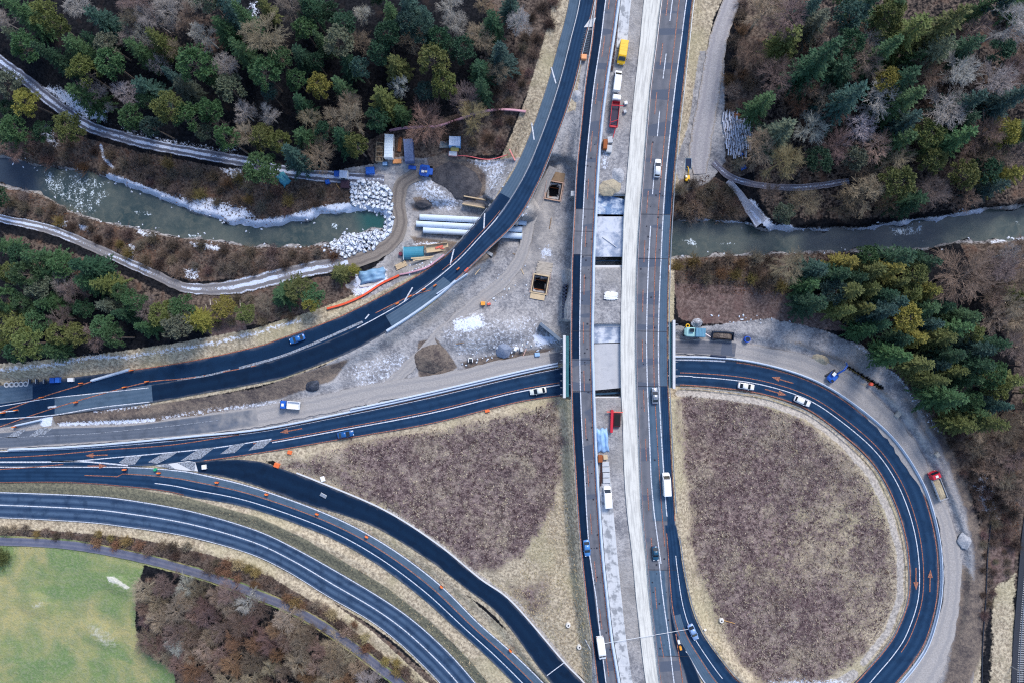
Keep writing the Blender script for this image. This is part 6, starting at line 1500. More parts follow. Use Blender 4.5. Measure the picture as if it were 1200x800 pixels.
crate("white box among rubble beside the haul road west of the underpass", 604, 408.5, 3.4, 5, .8, -.3, WHITE, "storage_box", "box"); crate("grey white sack beside the white box in the rubble", 611, 409.5, 3, 4.5, .7, .2, M("frosty_block"), "sack", "sack", ribs=False); crate("frosty blue box at the haul road under the wing wall", 629.5, 415, 6, 4.4, .8, .1, TARPB, "storage_box", "box")
k_ = MB(); k_.box((0, 0, .12), (3.2, .22, .2)); o = k_.build("timber_beam", M("pinkish_rail"), None, .02); o.location = ground(615.5, 411, .08); o.rotation_euler.z = R(68); tag(o, "pinkish beam lying beside the white box in the rubble", "timber beam")
t = thing("pump_frame", "small pale frame with a dark opening in the rubble by the haul road", "frame", tuple(ground(551.5, 421.5))); [skirt_box(t, "side", (s_ * .6, 0, .5), (.2, 1.2, 1.0), WHITE, .02) for s_ in (-1, 1)]; skirt_box(t, "top", (0, .5, .9), (1.4, .3, .2), WHITE, .02); skirt_box(t, "core", (0, -.05, .35), (.9, .8, .7), CHARC, .03)
# manhole rings, poles, cables
for lab, x, y in (("on the tan grass right of the black branch road, upper one", 665.8, 731.5), ("on the tan grass right of the black branch road, lower one", 678.8, 757), ("at the field's corner with a long tan pole beside it", 845, 726)):
    t = thing("manhole_shaft", "round white manhole shaft " + lab, "manhole", tuple(ground(x, y))); k_ = MB(); k_.tube((0, 0, -.3), (0, 0, .7), .82, .62, n=28); k_.build("shaft", M("white_concrete", lin(214, 212, 208), .8, amt=.1), t, .03); k_ = MB(); k_.tube((0, 0, .7), (0, 0, .75), .22, n=16); k_.build("cover", DARKST, t)
def pole(name, label, a, b, r, mat, cat, z0=None, z1=None):
    p = at(a[0], a[1], (gz(*a) + .15) if z0 is None else z0); q = at(b[0], b[1], (gz(*b) + .15) if z1 is None else z1); c = (p + q) / 2
    k_ = MB(); k_.tube(p - c, q - c, r); o = k_.build(name, mat, None); o.location = c; return tag(o, label, cat)
pole("wooden_pole", "long tan pole lying from the manhole into the field", (848, 726.5), (861, 730), .1, M("tan_pole", lin(190, 150, 96), .7), "pole"); pole("wooden_pole", "pale pole lying from the underpass corner into the field", (660.5, 464), (640.5, 488.5), .13, M("frosty_timber"), "pole")
pole("steel_rail", "grey steel rail lying in the grass beside the western carriageway", (685.5, 748.5), (692, 760.5), .2, STEEL, "rail"); pole("timber_beam", "white timber beam on the bank above the slushy path", (1172.5, 592), (1178, 604), .16, M("whitewashed_timber"), "timber beam") if False else None
o = rail_line("overhead_cable", [at(x, y, 6.75) for x, y in np.linspace((708, 753.5), (808, 736.5), 14)], "thin white cable slung across the motorway near the slip lane gore", [(-.05, -.05), (-.05, .05), (.05, .05), (.05, -.05)], M("white_cable", lin(214, 218, 224), .5), None, 0, "cable")
pole("marker_post", "short white marker post on the verge by the pale blue car", (826, 738), (826.6, 737.4), .3, WHITE, "post", gz(826, 738) - .1, gz(826, 738) + .8)
pole("black_plate", "dark steel plate leaning on the loop barrier below the dark skip", (833, 416), (851, 418), .3, M("deep_navy"), "steel plate", .35, .35)
pole("drain_pipe", "orange brown stick leaning on the rusty slope by the boulders", (394, 215.5), (398, 222), .12, M("tan_pole"), "stick")
crate("dark purple crate on the slope above the boulders", 405, 217, 10, 9, 1.0, -.05, M("purple_brown_boards", lin(70, 52, 66), .8, amt=.3), "crate", "crate")
# timber fence at the corner of the south track
for i, (x, y, l_) in enumerate(((241, 356, 5), (246, 354, 3.6), (253, 353.5, 2), (263, 352, 2.2), (272, 351.5, 2), (281, 355, 4.2))):
    pole("fence_post", ("first", "second", "third", "fourth", "fifth", "sixth")[i] + " pale leaning fence post below the south track's bend, from the left", (x, y - l_), (x + .6, y + l_), .12, M("frosty_timber"), "fence post", .8, 1.6)
# railway
rt = thing("railway_track", "railway track with dark ballast at the photo's right edge", "railway", tuple(road["rail"].point(.5, 40)))
def under(o): o.parent = rt; o.matrix_parent_inverse = rt.matrix_world.inverted(); o.location = -rt.location; return o
bpy.context.view_layer.update()
o = strip("ballast", road["rail"], BALLAST, 0, 1, thick=.3, parent=rt, cuts=2); o.location = -rt.location
rr_ = road["rail"]
def railpart(name, u, wd, h, mat):
    k_ = MB(); P = rpts(rr_, u, 0, rr_.len[-1], 3); vs, fs = [], []
    for i, p in enumerate(P):
        vs += [p + Vector((-wd / 2, 0, .02)), p + Vector((wd / 2, 0, .02)), p + Vector((wd / 2, 0, h)), p + Vector((-wd / 2, 0, h))]
    for i in range(len(P) - 1): fs += [(i * 4 + j, i * 4 + (j + 1) % 4, i * 4 + 4 + (j + 1) % 4, i * 4 + 4 + j) for j in range(4)]
    k_.add(vs, fs); o = k_.build(name, mat, rt); o.location = -rt.location
railpart("rail", .44, .12, .28, STEEL); railpart("rail", .68, .12, .28, STEEL); railpart("cable_duct", .04, .32, .2, M("frosty_block"))
k_ = MB()
for m_ in np.arange(1, rr_.len[-1], .65):
    a_, b_ = rr_.point(.36, m_), rr_.point(.76, m_); c = (a_ + b_) / 2; k_.box((c.x, c.y, c.z + .06), ((b_ - a_).length, .26, .14), math.atan2((b_ - a_).y, (b_ - a_).x))
o = k_.build("sleepers", M("sleeper_grey", lin(150, 152, 158), .85, amt=.2), rt); o.location = -rt.location; o["kind"] = "stuff"
t = thing("catenary_mast", "white mast with a long arm over the railway track", "mast", tuple(ground(1185, 780)), 0); k_ = MB(); k_.tube((0, 0, 0), (0, 0, 6.5), .14, .1); k_.build("mast", STEEL, t); k_ = MB(); k_.tube((-.4, .2, 6.2), (5.5, -.6, 6.4), .07); k_.tube((0, 0, 5.2), (2.8, -.3, 6.2), .05); k_.build("arm", WHITE, t)
rail_line("cable_trough", gpts([(1161, 610), (1157, 650), (1155, 700), (1151, 760), (1150, 860)], dz=.02), "thin dark cable trough along the foot of the railway bank", [(-.12, 0), (-.12, .25), (.12, .25), (.12, 0)], DARKST, None, 0, "cable trough")
# logs by the gravel lane
def log_mat():
    k = NM("snowy_log", .85, .2); v = k.obj(); g = k.n("ShaderNodeNewGeometry"); z = k.sep(g.outputs["Normal"])[2]; f = k.noise(1.6, 5, .65, vec=v)
    c = k.mix(k.step(f, .4, .62), lin(120, 104, 96), lin(172, 160, 152)); c = k.mix(k.step(k.math('ADD', z, k.math('MULTIPLY', k.math('SUBTRACT', k.noise(.9, 4), .5), 2.4)), .5, .8), c, lin(204, 212, 232)); k.col(c); return k.m
LOGM = log_mat(); WOODEND = M("sawn_wood", lin(186, 156, 118), .8)
protoL = []
for i in range(4):
    k_ = MB(); P = [Vector((x, .06 * math.sin(x * 1.3 + i), .05 * math.cos(x + i))) for x in np.linspace(-1.6, 1.6, 5)]
    for j in range(4): k_.tube(P[j], P[j + 1], .2 - j * .01, .19 - j * .01, 8, cap=(j in (0, 3)))
    protoL.append(k_.mesh("log")); protoL[-1].materials.append(LOGM)
rr = random.Random(5); nlog = 0
for row in range(5):
    for i in range(22):
        x = 847 + i * 1.75 + row * 1.3 + rr.uniform(-.7, .7); y = 136 + row * 10.5 + rr.uniform(-3, 3) + (0 if i < 12 else rr.uniform(0, 4))
        if x > 882 - max(0, (y - 165)) * .3 or (row == 0 and i > 5 and rr.random() < .75) or rr.random() < .12: continue
        o = bpy.data.objects.new("log", rr.choice(protoL)); COL.objects.link(o); o.location = ground(x, y, .18 + rr.random() * .3); o.rotation_euler = (rr.uniform(-.1, .1), rr.uniform(-.08, .08), R(90) + rr.uniform(-.16, .16)); s_ = rr.uniform(.75, 1.25); o.scale = (rr.uniform(.75, 1.1), s_, s_)
        col_ = "top of the pile" if row < 2 else ("middle of the pile" if row < 4 else "bottom of the pile")
        tag(o, "snow dusted log in the woodpile beside the gravel lane, " + col_, "log", "logs in the woodpile"); nlog += 1
heap("bark_heap", "round rusty brown bark heap beside the woodpile", 865, 136, 4.6, 4.6, .9, dirt_mat("bark_brown", (132, 84, 58), (166, 112, 80)), 0, 31)
tarp("small bright blue tarpaulin in the scrub below the woodpile", 871, 196, 3.5, 3, .6, .4, BLUE, seed=12); tarp("crumpled blue plastic sheet at the woodpile's lower edge", 867, 181, 4, 2.6, .5, -.3, paint("lighter_blue"), seed=14)
# boulders of the two rip rap banks
def rock_mat():
    k = NM("snowy_boulder", .85, .2); g = k.n("ShaderNodeNewGeometry"); z = k.sep(g.outputs["Normal"])[2]; f = k.noise(1.3, 5, .65); f2 = k.noise(.5, 3)
    c = k.mix(k.step(f, .38, .64), lin(106, 114, 128), lin(164, 168, 176)); s_ = k.math('ADD', z, k.math('MULTIPLY', k.math('SUBTRACT', k.math('MULTIPLY_ADD', f, .6, k.math('MULTIPLY', f2, .4)), .5), 1.9)); c = k.mix(k.step(s_, .62, .92), c, lin(214, 224, 240)); k.col(c); k.bump(f, .5, .1); return k.m
ROCKM = rock_mat(); protoR = []
for i in range(7):
    bm = bmesh.new(); bmesh.ops.create_icosphere(bm, subdivisions=2, radius=1)
    for v in bm.verts:
        d = v.co.normalized(); q = .82 + .42 * mnoise.noise(d * 1.1 + Vector((i * 7.3, 0, 0))) + .16 * mnoise.noise(d * 2.8 + Vector((0, i * 3.1, 0))); v.co = Vector((d.x * q * 1.15, d.y * q * .95, d.z * q * .72))
    me = bpy.data.meshes.new("boulder"); bm.to_mesh(me); bm.free(); me.materials.append(ROCKM); protoR.append(me)
def scatter(poly, step, seed, tries=4000, avoid=None):
    r_ = random.Random(seed); a = np.array(poly); pts = []
    for _ in range(tries):
        x, y = r_.uniform(a[:, 0].min(), a[:, 0].max()), r_.uniform(a[:, 1].min(), a[:, 1].max())
        if not bool(inside(poly, np.array([x]), np.array([y]))[0]): continue
        s_ = step * (avoid(x, y) if avoid else 1)
        if all((x - p) ** 2 + (y - q) ** 2 > s_ * s_ for p, q in pts): pts.append((x, y))
    return pts
RIP1 = [(411, 214), (425, 212), (445, 216), (458, 222), (461, 250), (459, 274), (452, 278), (449, 250), (430, 246), (413, 242)]; RIP2 = [(381, 288), (392, 278), (404, 273), (420, 276), (440, 271), (452, 268), (450, 280), (440, 290), (420, 297), (402, 302), (388, 298)]
RIPS = [(RIP1, "bank above the river's end", "boulders of the upper bank"), (RIP2, "bank below the river's end", "boulders of the lower bank")]
rr = random.Random(9)
for poly, lab, grp in RIPS:
    cx = sum(p[0] for p in poly) / len(poly)
    for x, y in scatter(poly, 4.4, 3 if poly is RIP1 else 8):
        o = bpy.data.objects.new("boulder", rr.choice(protoR)); COL.objects.link(o); s_ = rr.uniform(.6, 1.0) * (1.12 if y < 232 else .95); o.location = ground(x, y, s_ * .25); o.rotation_euler = (rr.uniform(-.4, .4), rr.uniform(-.4, .4), rr.uniform(0, 6.28)); o.scale = (s_, s_, s_)
        tag(o, ("large" if s_ > .8 else "small") + " snowy boulder in the " + ("west" if x < cx else "east") + " half of the " + lab, "boulder", grp + (" west" if x < cx else " east") + (" large" if s_ > .8 else " small"))

rr = random.Random(21)
for poly, n_, wh_ in (([(538, 414), (600, 403), (655, 398), (650, 412), (600, 418), (540, 430)], 46, "along the haul road west of the underpass"), ([(575, 205), (596, 190), (600, 215), (585, 236)], 14, "on the snowy ground by the ramp tape"), ([(600, 262), (612, 240), (622, 236), (616, 262)], 10, "near the pipes' eastern ends"), ([(475, 310), (520, 306), (480, 322)], 14, "below the teal tank"), ([(550, 340), (620, 300), (622, 350), (560, 362)], 18, "on the open yard between pits and ramp"), ([(800, 372), (880, 366), (940, 378), (880, 380)], 16, "on the brown slope above the skip"), ([(1010, 405), (1075, 470), (1095, 505), (1060, 455)], 18, "on the rim above the loop's gravel")):
    for x, y in scatter(poly, 3.2, 33)[:n_]:
        o = bpy.data.objects.new("rubble_stone", rr.choice(protoR)); COL.objects.link(o); q_ = rr.uniform(.14, .38); o.location = ground(x, y, q_ * .2); o.rotation_euler = (rr.uniform(-.4, .4), rr.uniform(-.4, .4), rr.uniform(0, 6.28)); o.scale = (q_ * rr.uniform(.7, 1.6), q_, q_)
        tag(o, "small rubble stone lying " + wh_, "stone", "rubble " + wh_)
for i, (x, y, a_, l_, wh_) in enumerate(((598, 248, .3, 2.4, "by the ramp, uphill from the pipes"), (606, 300, 2.6, 3.0, "on the yard below the pipes"), (560, 318, .9, 2.6, "beside the ramp's lower guard rail"), (645, 262, 1.4, 3.2, "between the two shored pits"), (612, 318, 2.0, 2.0, "left of the southern pit's timber mat"), (540, 402, .2, 2.8, "on the snowy gravel bump"), (480, 306, 2.2, 2.4, "by the teal tank's left end"), (590, 420, .35, 3.0, "at the bluish heap's foot"))):
    k_ = MB(); k_.box((0, 0, .08), (l_, .24, .12)); o = k_.build("timber_plank", (TIMBER, BROWNT)[i % 2], None, .01); o.location = ground(x, y, .05); o.rotation_euler.z = a_; tag(o, "single loose plank lying " + wh_, "plank")
# ------------------------------------------------------------------ plants
def mat_leaf(name, rough=.65, lo=.45, hi=1.7):
    k = NM(name, rough, .2); n = k.noise(.9, 3, .6); f = k.noise(3.5, 3, .6)
    q = k.n("ShaderNodeVectorMath"); q.operation = 'SCALE'
    s_ = k.math('MULTIPLY_ADD', k.math('MULTIPLY_ADD', n, .55, k.math('MULTIPLY', f, .45)), (hi - lo) * 1.6, lo - (hi - lo) * .3)
    k.nt.links.new(k.ocolor(), q.inputs[0]); k.nt.links.new(s_, q.inputs["Scale"])
    k.col(q.outputs[0]); return k.m
LEAF = mat_leaf("needles"); TWIG = mat_leaf("bare_twigs", .8, .6, 1.4)
BARK = M("tree_bark", lin(104, 94, 88), .9, amt=.3, scale=2.0); PBARK = M("pale_bark", lin(158, 150, 140), .9, amt=.3, scale=2.0)
def mesh_from(name, V, F4=None, F3=None, mat=None, smooth_=False):
    me = bpy.data.meshes.new(name); V = np.asarray(V, np.float32)
    n4 = 0 if F4 is None else len(F4); n3 = 0 if F3 is None else len(F3)
    me.vertices.add(len(V)); me.vertices.foreach_set("co", V.ravel())
    L = np.concatenate([np.asarray(F4, np.int32).ravel() if n4 else np.zeros(0, np.int32), np.asarray(F3, np.int32).ravel() if n3 else np.zeros(0, np.int32)]).astype(np.int32)
    me.loops.add(len(L)); me.loops.foreach_set("vertex_index", L)
    me.polygons.add(n4 + n3); me.polygons.foreach_set("loop_start", np.concatenate([np.arange(n4) * 4, n4 * 4 + np.arange(n3) * 3]).astype(np.int32))
    me.update(calc_edges=True)
    if mat: me.materials.append(mat)
    return me
def sprays(P, D, Ln, Wd, rng, tilt=.5):
    """diamond sprays: root P, direction D (unit), length, width, randomly rolled"""
    n = len(P); up = np.tile([0, 0, 1.0], (n, 1)) + rng.normal(0, tilt, (n, 3))
    sd = np.cross(D, up); sd /= np.linalg.norm(sd, axis=1)[:, None] + 1e-9
    Ln = Ln[:, None]; Wd = Wd[:, None]
    V = np.stack([P, P + D * Ln * .45 + sd * Wd, P + D * Ln, P + D * Ln * .45 - sd * Wd], 1).reshape(-1, 3)
    return V, np.arange(4 * n).reshape(-1, 4)
def conifer(seed, Rr=3.6, Ht=17.0, layers=22, shape=.75, per=8, droop=.25):
    rng = np.random.default_rng(seed); P, D, Ln, Wd = [], [], [], []
    lop = rng.uniform(.8, 1.15, 12)
    for l in range(layers):
        f = (l + rng.uniform(-.2, .2)) / layers; z = Ht * (.16 + .84 * f); r_ = Rr * (max(0.0, 1 - f) ** shape) * rng.uniform(.85, 1.1) + .22
        nb = max(4, int(per * (1 - .45 * f))); a0 = rng.uniform(0, 6.28)
        for b in range(nb):
            a = a0 + 6.283 * b / nb + rng.normal(0, .18); rl = r_ * rng.uniform(.75, 1.12) * lop[int(a / 6.283 * 12) % 12]
            rise = .35 * f - droop * (1 - f) + rng.normal(0, .06)
            ns = max(3, int(rl / .42))
            for t in np.linspace(.12, 1, ns):
                p = np.array([math.cos(a) * rl * t, math.sin(a) * rl * t, z + rl * rise * t - .12 * rl * t * t * (1 - f) + (.25 * t * t)])
                w_ = .34 + .95 * (1 - t) ** .7 * min(1, rl / 2.5)
                for da in (-.95, -.2, .2, .95):
                    aa = a + da + rng.normal(0, .2); P.append(p + rng.normal(0, .05, 3)); D.append([math.cos(aa), math.sin(aa), rise * .6 + rng.normal(0, .18)])
                    Ln.append(w_ * rng.uniform(.7, 1.2) + (.2 if abs(da) < .3 else 0)); Wd.append(rng.uniform(.09, .17))
    top = 14
    for _ in range(top):
        a = rng.uniform(0, 6.28); P.append([0, 0, Ht * rng.uniform(.93, 1.0)]); D.append([math.cos(a) * .6, math.sin(a) * .6, .8]); Ln.append(rng.uniform(.3, .7)); Wd.append(.1)
    D = np.array(D); D /= np.linalg.norm(D, axis=1)[:, None]
    V, F = sprays(np.array(P), D, np.array(Ln), np.array(Wd), rng, .45)
    cm = mesh_from("crown", V, F, None, LEAF)
    k_ = MB(); k_.tube((0, 0, -.6), (0, 0, Ht * .5), .30, .17, 7); k_.tube((0, 0, Ht * .5), (0, 0, Ht * .97), .17, .03, 7); tm = k_.mesh("trunk"); tm.materials.append(BARK)
    return cm, tm, Rr, Ht
def pine(seed, Rr=3.8, Ht=15.0, clumps=46, per=70):
    rng = np.random.default_rng(seed); P, D, Ln, Wd = [], [], [], []; lim = []
    for c in range(clumps):
        a = rng.uniform(0, 6.28); f = rng.uniform(0, 1) ** .8; el = rng.uniform(-.25, 1.0)
        r_ = Rr * math.sqrt(max(.03, 1 - max(0, el) ** 2)) * rng.uniform(.45, .92); cz = Ht * (.68 + .26 * el)
        cx, cy = math.cos(a) * r_, math.sin(a) * r_; lim.append((cx, cy, cz)); cr = rng.uniform(.55, 1.05)
        d = rng.normal(0, 1, (per, 3)); d /= np.linalg.norm(d, axis=1)[:, None]; d[:, 2] = np.abs(d[:, 2]) * .9 - .15
        pp = np.array([cx, cy, cz]) + d * np.array([cr, cr, cr * .7]) * rng.uniform(.3, .8, (per, 1))
        P += list(pp); D += list(d); Ln += list(rng.uniform(.3, .62, per)); Wd += list(rng.uniform(.07, .15, per))
    D = np.array(D); D /= np.linalg.norm(D, axis=1)[:, None]
    V, F = sprays(np.array(P), D, np.array(Ln), np.array(Wd), rng, .8); cm = mesh_from("crown", V, F, None, LEAF)
    k_ = MB(); k_.tube((0, 0, -.6), (0, 0, Ht * .86), .32, .1, 7)
    for i, (x, y, z) in enumerate(lim):
        if i % 2 == 0: k_.tube((0, 0, z - rng.uniform(.8, 2.4)), (x * .9, y * .9, z), .09, .03, 5, False)
    tm = k_.mesh("trunk"); tm.materials.append(BARK); return cm, tm, Rr, Ht
def cones(P, Q, r0, r1):
    """three sided twigs"""
    P, Q = np.asarray(P), np.asarray(Q); n = len(P); d = Q - P; d /= np.linalg.norm(d, axis=1)[:, None] + 1e-9
    a = np.cross(d, np.where(np.abs(d[:, 2:3]) > .9, [[1.0, 0, 0]], [[0, 0, 1.0]])); a /= np.linalg.norm(a, axis=1)[:, None] + 1e-9; b = np.cross(d, a)
    V = []
    for i in range(3):
        t = 2.094 * i; V.append(P + (a * math.cos(t) + b * math.sin(t)) * np.asarray(r0)[:, None])
    for i in range(3):
        t = 2.094 * i; V.append(Q + (a * math.cos(t) + b * math.sin(t)) * np.asarray(r1)[:, None])
    V = np.stack(V, 1).reshape(-1, 3); o = np.arange(n)[:, None] * 6
    F = np.concatenate([o + np.array([[i, (i + 1) % 3, 3 + (i + 1) % 3, 3 + i]]) for i in range(3)])
    return V, F
def bare(seed, Rr=4.0, Ht=13.0, limbs=9, dense=1.0, upright=.55, twr=.017):
    """trunk, spreading limbs and a fine rounded brush of twigs"""
    rng = np.random.default_rng(seed); big, tw = [], []
    fork = Ht * rng.uniform(.28, .4); big.append(((0, 0, -.6), (rng.normal(0, .2), rng.normal(0, .2), fork), .24, .17))
    base = np.array(big[0][1]); lead = base + np.array([rng.normal(0, .3), rng.normal(0, .3), Ht * .36]); big.append((tuple(base), tuple(lead), .15, .05))
    rad = [.06, .036, .024, twr * .9, twr * .6]
    def grow(p, d, L, lev):
        bend = d + rng.normal(0, .16, 3); bend /= np.linalg.norm(bend); m_ = p + d * L * .5; q = m_ + bend * L * .5
        (big if lev < 2 else tw).append((tuple(p), tuple(m_), rad[lev], rad[lev] * .85)); (big if lev < 2 else tw).append((tuple(m_), tuple(q), rad[lev] * .85, rad[min(lev + 1, 4)]))
        if lev >= 4: return
        n = max(2, int(round((4, 4, 4, 4)[lev] * dense + rng.uniform(-.5, .5))))
        for i in range(n):
            t = rng.uniform(.25, 1.0) if i else 1.0; s_ = p + (q - p) * t; out = np.array([s_[0], s_[1], 0]); out /= np.linalg.norm(out) + 1
            nd = bend + rng.normal(0, .40, 3) + np.array([0, 0, .12]) + out * .18; nd /= np.linalg.norm(nd)
            grow(s_, nd, L * rng.uniform(.62, .86), lev + 1)
    for i in range(limbs):
        a = 6.283 * i / limbs + rng.normal(0, .25); t = rng.uniform(0, 1); s_ = base + (lead - base) * t; u = upright + .6 * t + rng.normal(0, .12)
        d = np.array([math.cos(a), math.sin(a), u]); d /= np.linalg.norm(d); grow(s_, d, Rr * .40 * rng.uniform(.8, 1.15) * (1.1 - .3 * t), 0)
    f = lambda Lx: cones([x[0] for x in Lx], [x[1] for x in Lx], [x[2] for x in Lx], [x[3] for x in Lx])
    V, F = f(tw); s_ = Rr / np.percentile(np.hypot(V[:, 0], V[:, 1]), 97); V = V * np.array([s_, s_, 1]); cm = mesh_from("crown", V, F, None, TWIG)
    V2, F2 = f(big); V2 = V2 * np.array([s_, s_, 1]); tm = mesh_from("trunk", V2, F2, None, TWIG); return cm, tm, Rr, float(V[:, 2].max())
def shrub(seed, Rr=1.7, Ht=2.2, n=90, leafy=False):
    rng = np.random.default_rng(seed); L_ = []
    for i in range(n):
        a = rng.uniform(0, 6.28); el = rng.uniform(.25, 1.45); r_ = rng.uniform(.6, 1.05); p = np.array([rng.normal(0, .35), rng.normal(0, .35), -.1]); q = p + np.array([math.cos(a) * math.cos(el) * Rr, math.sin(a) * math.cos(el) * Rr, math.sin(el) * Ht]) * r_
        m_ = (p + q) / 2 + rng.normal(0, .12, 3); L_.append((p, m_, .022, .018)); L_.append((m_, q, .018, .01))
        for _ in range(11):
            t = rng.uniform(.25, 1); s_ = p + (q - p) * t; L_.append((s_, s_ + (q - p) * .24 + rng.normal(0, .24, 3) + np.array([0, 0, .08]), .013, .008))
    V, F = cones([x[0] for x in L_], [x[1] for x in L_], [x[2] for x in L_], [x[3] for x in L_])
    if leafy:
        m_ = 700; idx = rng.integers(0, len(L_), m_); P = np.array([L_[i][1] for i in idx]) + rng.normal(0, .15, (m_, 3)); D = rng.normal(0, 1, (m_, 3)); D /= np.linalg.norm(D, axis=1)[:, None]
        V2, F2 = sprays(P, D, rng.uniform(.12, .28, m_), rng.uniform(.04, .08, m_), rng, .8); F = np.concatenate([F, F2 + len(V)]); V = np.concatenate([V, V2])
    return mesh_from("shrub", V, F, None, TWIG), Rr, Ht

PROTO = {"spruce": [conifer(1), conifer(2, 3.2, 19, 26, .85, 8, .35), conifer(3, 4.2, 17, 20, .62, 9, .2), conifer(4, 3.8, 18, 22, .7, 9, .3), conifer(5, 3.0, 16, 22, .9, 7, .3), conifer(6, 4.0, 20, 24, .7, 8, .15), conifer(7, 3.4, 18, 22, .66, 7, .4), conifer(8, 4.1, 15, 19, .6, 9, .25)],
         "pine": [pine(11), pine(12, 4.2, 16, 54, 70), pine(13, 3.4, 14, 40, 70), pine(14, 3.8, 17, 50, 64), pine(15, 4.0, 15, 60, 60), pine(16, 3.5, 18, 38, 80), conifer(17, 4.0, 14, 17, .5, 9, .1)],
         "bare": [bare(21, 4.0, 13, 15), bare(22, 4.2, 14, 16, 1.0, .7), bare(23, 3.6, 12, 14, 1.0, .5), bare(24, 4.4, 13, 18, 1.0, .55), bare(25, 3.4, 15, 13, 1.0, .9), bare(26, 4.0, 12, 17, 1.0, .6, .015), bare(27, 4.1, 13, 12, 1.0, .75), bare(28, 3.8, 14, 14, 1.0, .6)],
         "shrub": [shrub(31), shrub(32, 2.0, 2.0, 110), shrub(33, 1.5, 2.6, 80), shrub(34, 1.9, 1.8, 120)], "hedge": [shrub(41, 1.7, 1.9, 60, True), shrub(42, 1.9, 1.6, 60, True), shrub(43, 1.5, 2.2, 50, True)]}
TINT = {"dark green": (.020, .050, .028), "mid green": (.038, .078, .034), "olive green": (.078, .094, .032), "yellowish green": (.150, .142, .034), "blue green": (.026, .056, .050), "grey green": (.072, .088, .062),
        "pale grey": (.36, .34, .33), "tan": (.28, .225, .175), "purplish grey": (.20, .155, .15), "reddish brown": (.19, .135, .115), "silvery": (.44, .43, .43), "yellowish tan": (.34, .30, .17),
        "dull brown": (.168, .132, .104), "rusty": (.21, .125, .08), "ochre": (.26, .20, .085), "dark brown": (.10, .074, .062), "greyish": (.20, .165, .145), "mauve brown": (.185, .13, .12)}
KIND = {"spruce": ("spruce_tree", "spruce", "tree"), "pine": ("pine_tree", "pine", "tree"), "bare": ("bare_tree", "bare tree", "tree"), "shrub": ("bare_shrub", "bare shrub", "shrub"), "hedge": ("hedge_bush", "hedge bush", "bush")}
PLANTS = []; rt_ = random.Random(77)
FIRST = {}
def plant(kind, px, py, r, tint, place, hk=1.0):
    """r: crown radius in map pixels"""
    i = rt_.randrange(len(PROTO[kind])); pr = PROTO[kind][i]; c = TINT[tint]; v = rt_.uniform(.8, 1.25) * (1.08 if kind == 'bare' else .1 + 1.08 if kind in ('spruce', 'pine') else 1.0); c = tuple(min(.6, q * v * rt_.uniform(.94, 1.06)) for q in c) + (1.0,)
    zb = gz(px, py)
    if kind in ("shrub", "hedge"):
        me, Rr, Ht = pr; s_ = r * S / Rr; o = bpy.data.objects.new(KIND[kind][0], me); COL.objects.link(o); zz = rt_.uniform(.75, 1.15) * hk
        o.location = at(px, py, zb + .05); o.rotation_euler.z = rt_.uniform(0, 6.28); o.scale = (s_, s_, (s_ + 1) / 2 * zz); o.color = c
        PLANTS.append((o, kind, px, py, r, tint, place)); return o
    cm, tm, Rr, Ht = pr; s_ = r * S / Rr; sz = (.55 * s_ + .45) * rt_.uniform(.88, 1.12) * hk
    zc = zb + .62 * Ht * sz; loc = at(px, py, zc); loc.z = zb - .2
    t = bpy.data.objects.new(KIND[kind][0], None); COL.objects.link(t); t.location = loc; t.rotation_euler = (rt_.uniform(-.04, .04), rt_.uniform(-.04, .04), rt_.uniform(0, 6.28)); t.scale = (s_, s_, sz)
    for nm, me in (("trunk", tm), ("crown", cm)):
        o = bpy.data.objects.new(nm, me); COL.objects.link(o); o.parent = t; o.color = c if nm == "crown" else tuple(q * .95 for q in c[:3]) + (1,)
    PLANTS.append((t, kind, px, py, r, tint, place)); return t
def pick(w_): 
    ks = list(w_); return rt_.choices(ks, [w_[k] for k in ks])[0]
taken = []
def free(x, y, d): return all((x - a) ** 2 + (y - b) ** 2 > (d * .5 + c * .5) ** 2 for a, b, c in taken)
def near(lms, x, y): return min(lms, key=lambda l: (l[1] - x) ** 2 + (l[2] - y) ** 2)[0]
def grow(poly, step, kinds, tints, rad, lms, seed, hk=1.0, cap=999, skip=None):
    r_ = random.Random(seed); a = np.array(poly); n = 0; fails = 0
    while fails < 500 and n < cap:
        x, y = r_.uniform(a[:, 0].min(), a[:, 0].max()), r_.uniform(a[:, 1].min(), a[:, 1].max())
        if not bool(inside(poly, np.array([x]), np.array([y]))[0]) or (skip and skip(x, y)): fails += .2; continue
        if not free(x, y, step): fails += 1; continue
        k_ = pick(kinds); r0 = r_.uniform(*rad); tn = pick(tints[k_]) if isinstance(tints.get(k_), dict) else pick(tints)
        taken.append((x, y, step)); plant(k_, x, y, r0 * (1.0 if k_ != "bare" else 1.1), tn, near(lms, x, y), hk); n += 1
def one(kind, x, y, r, tint, lms, hk=1.0): taken.append((x, y, r * 1.6)); plant(kind, x, y, r, tint, near(lms, x, y), hk)

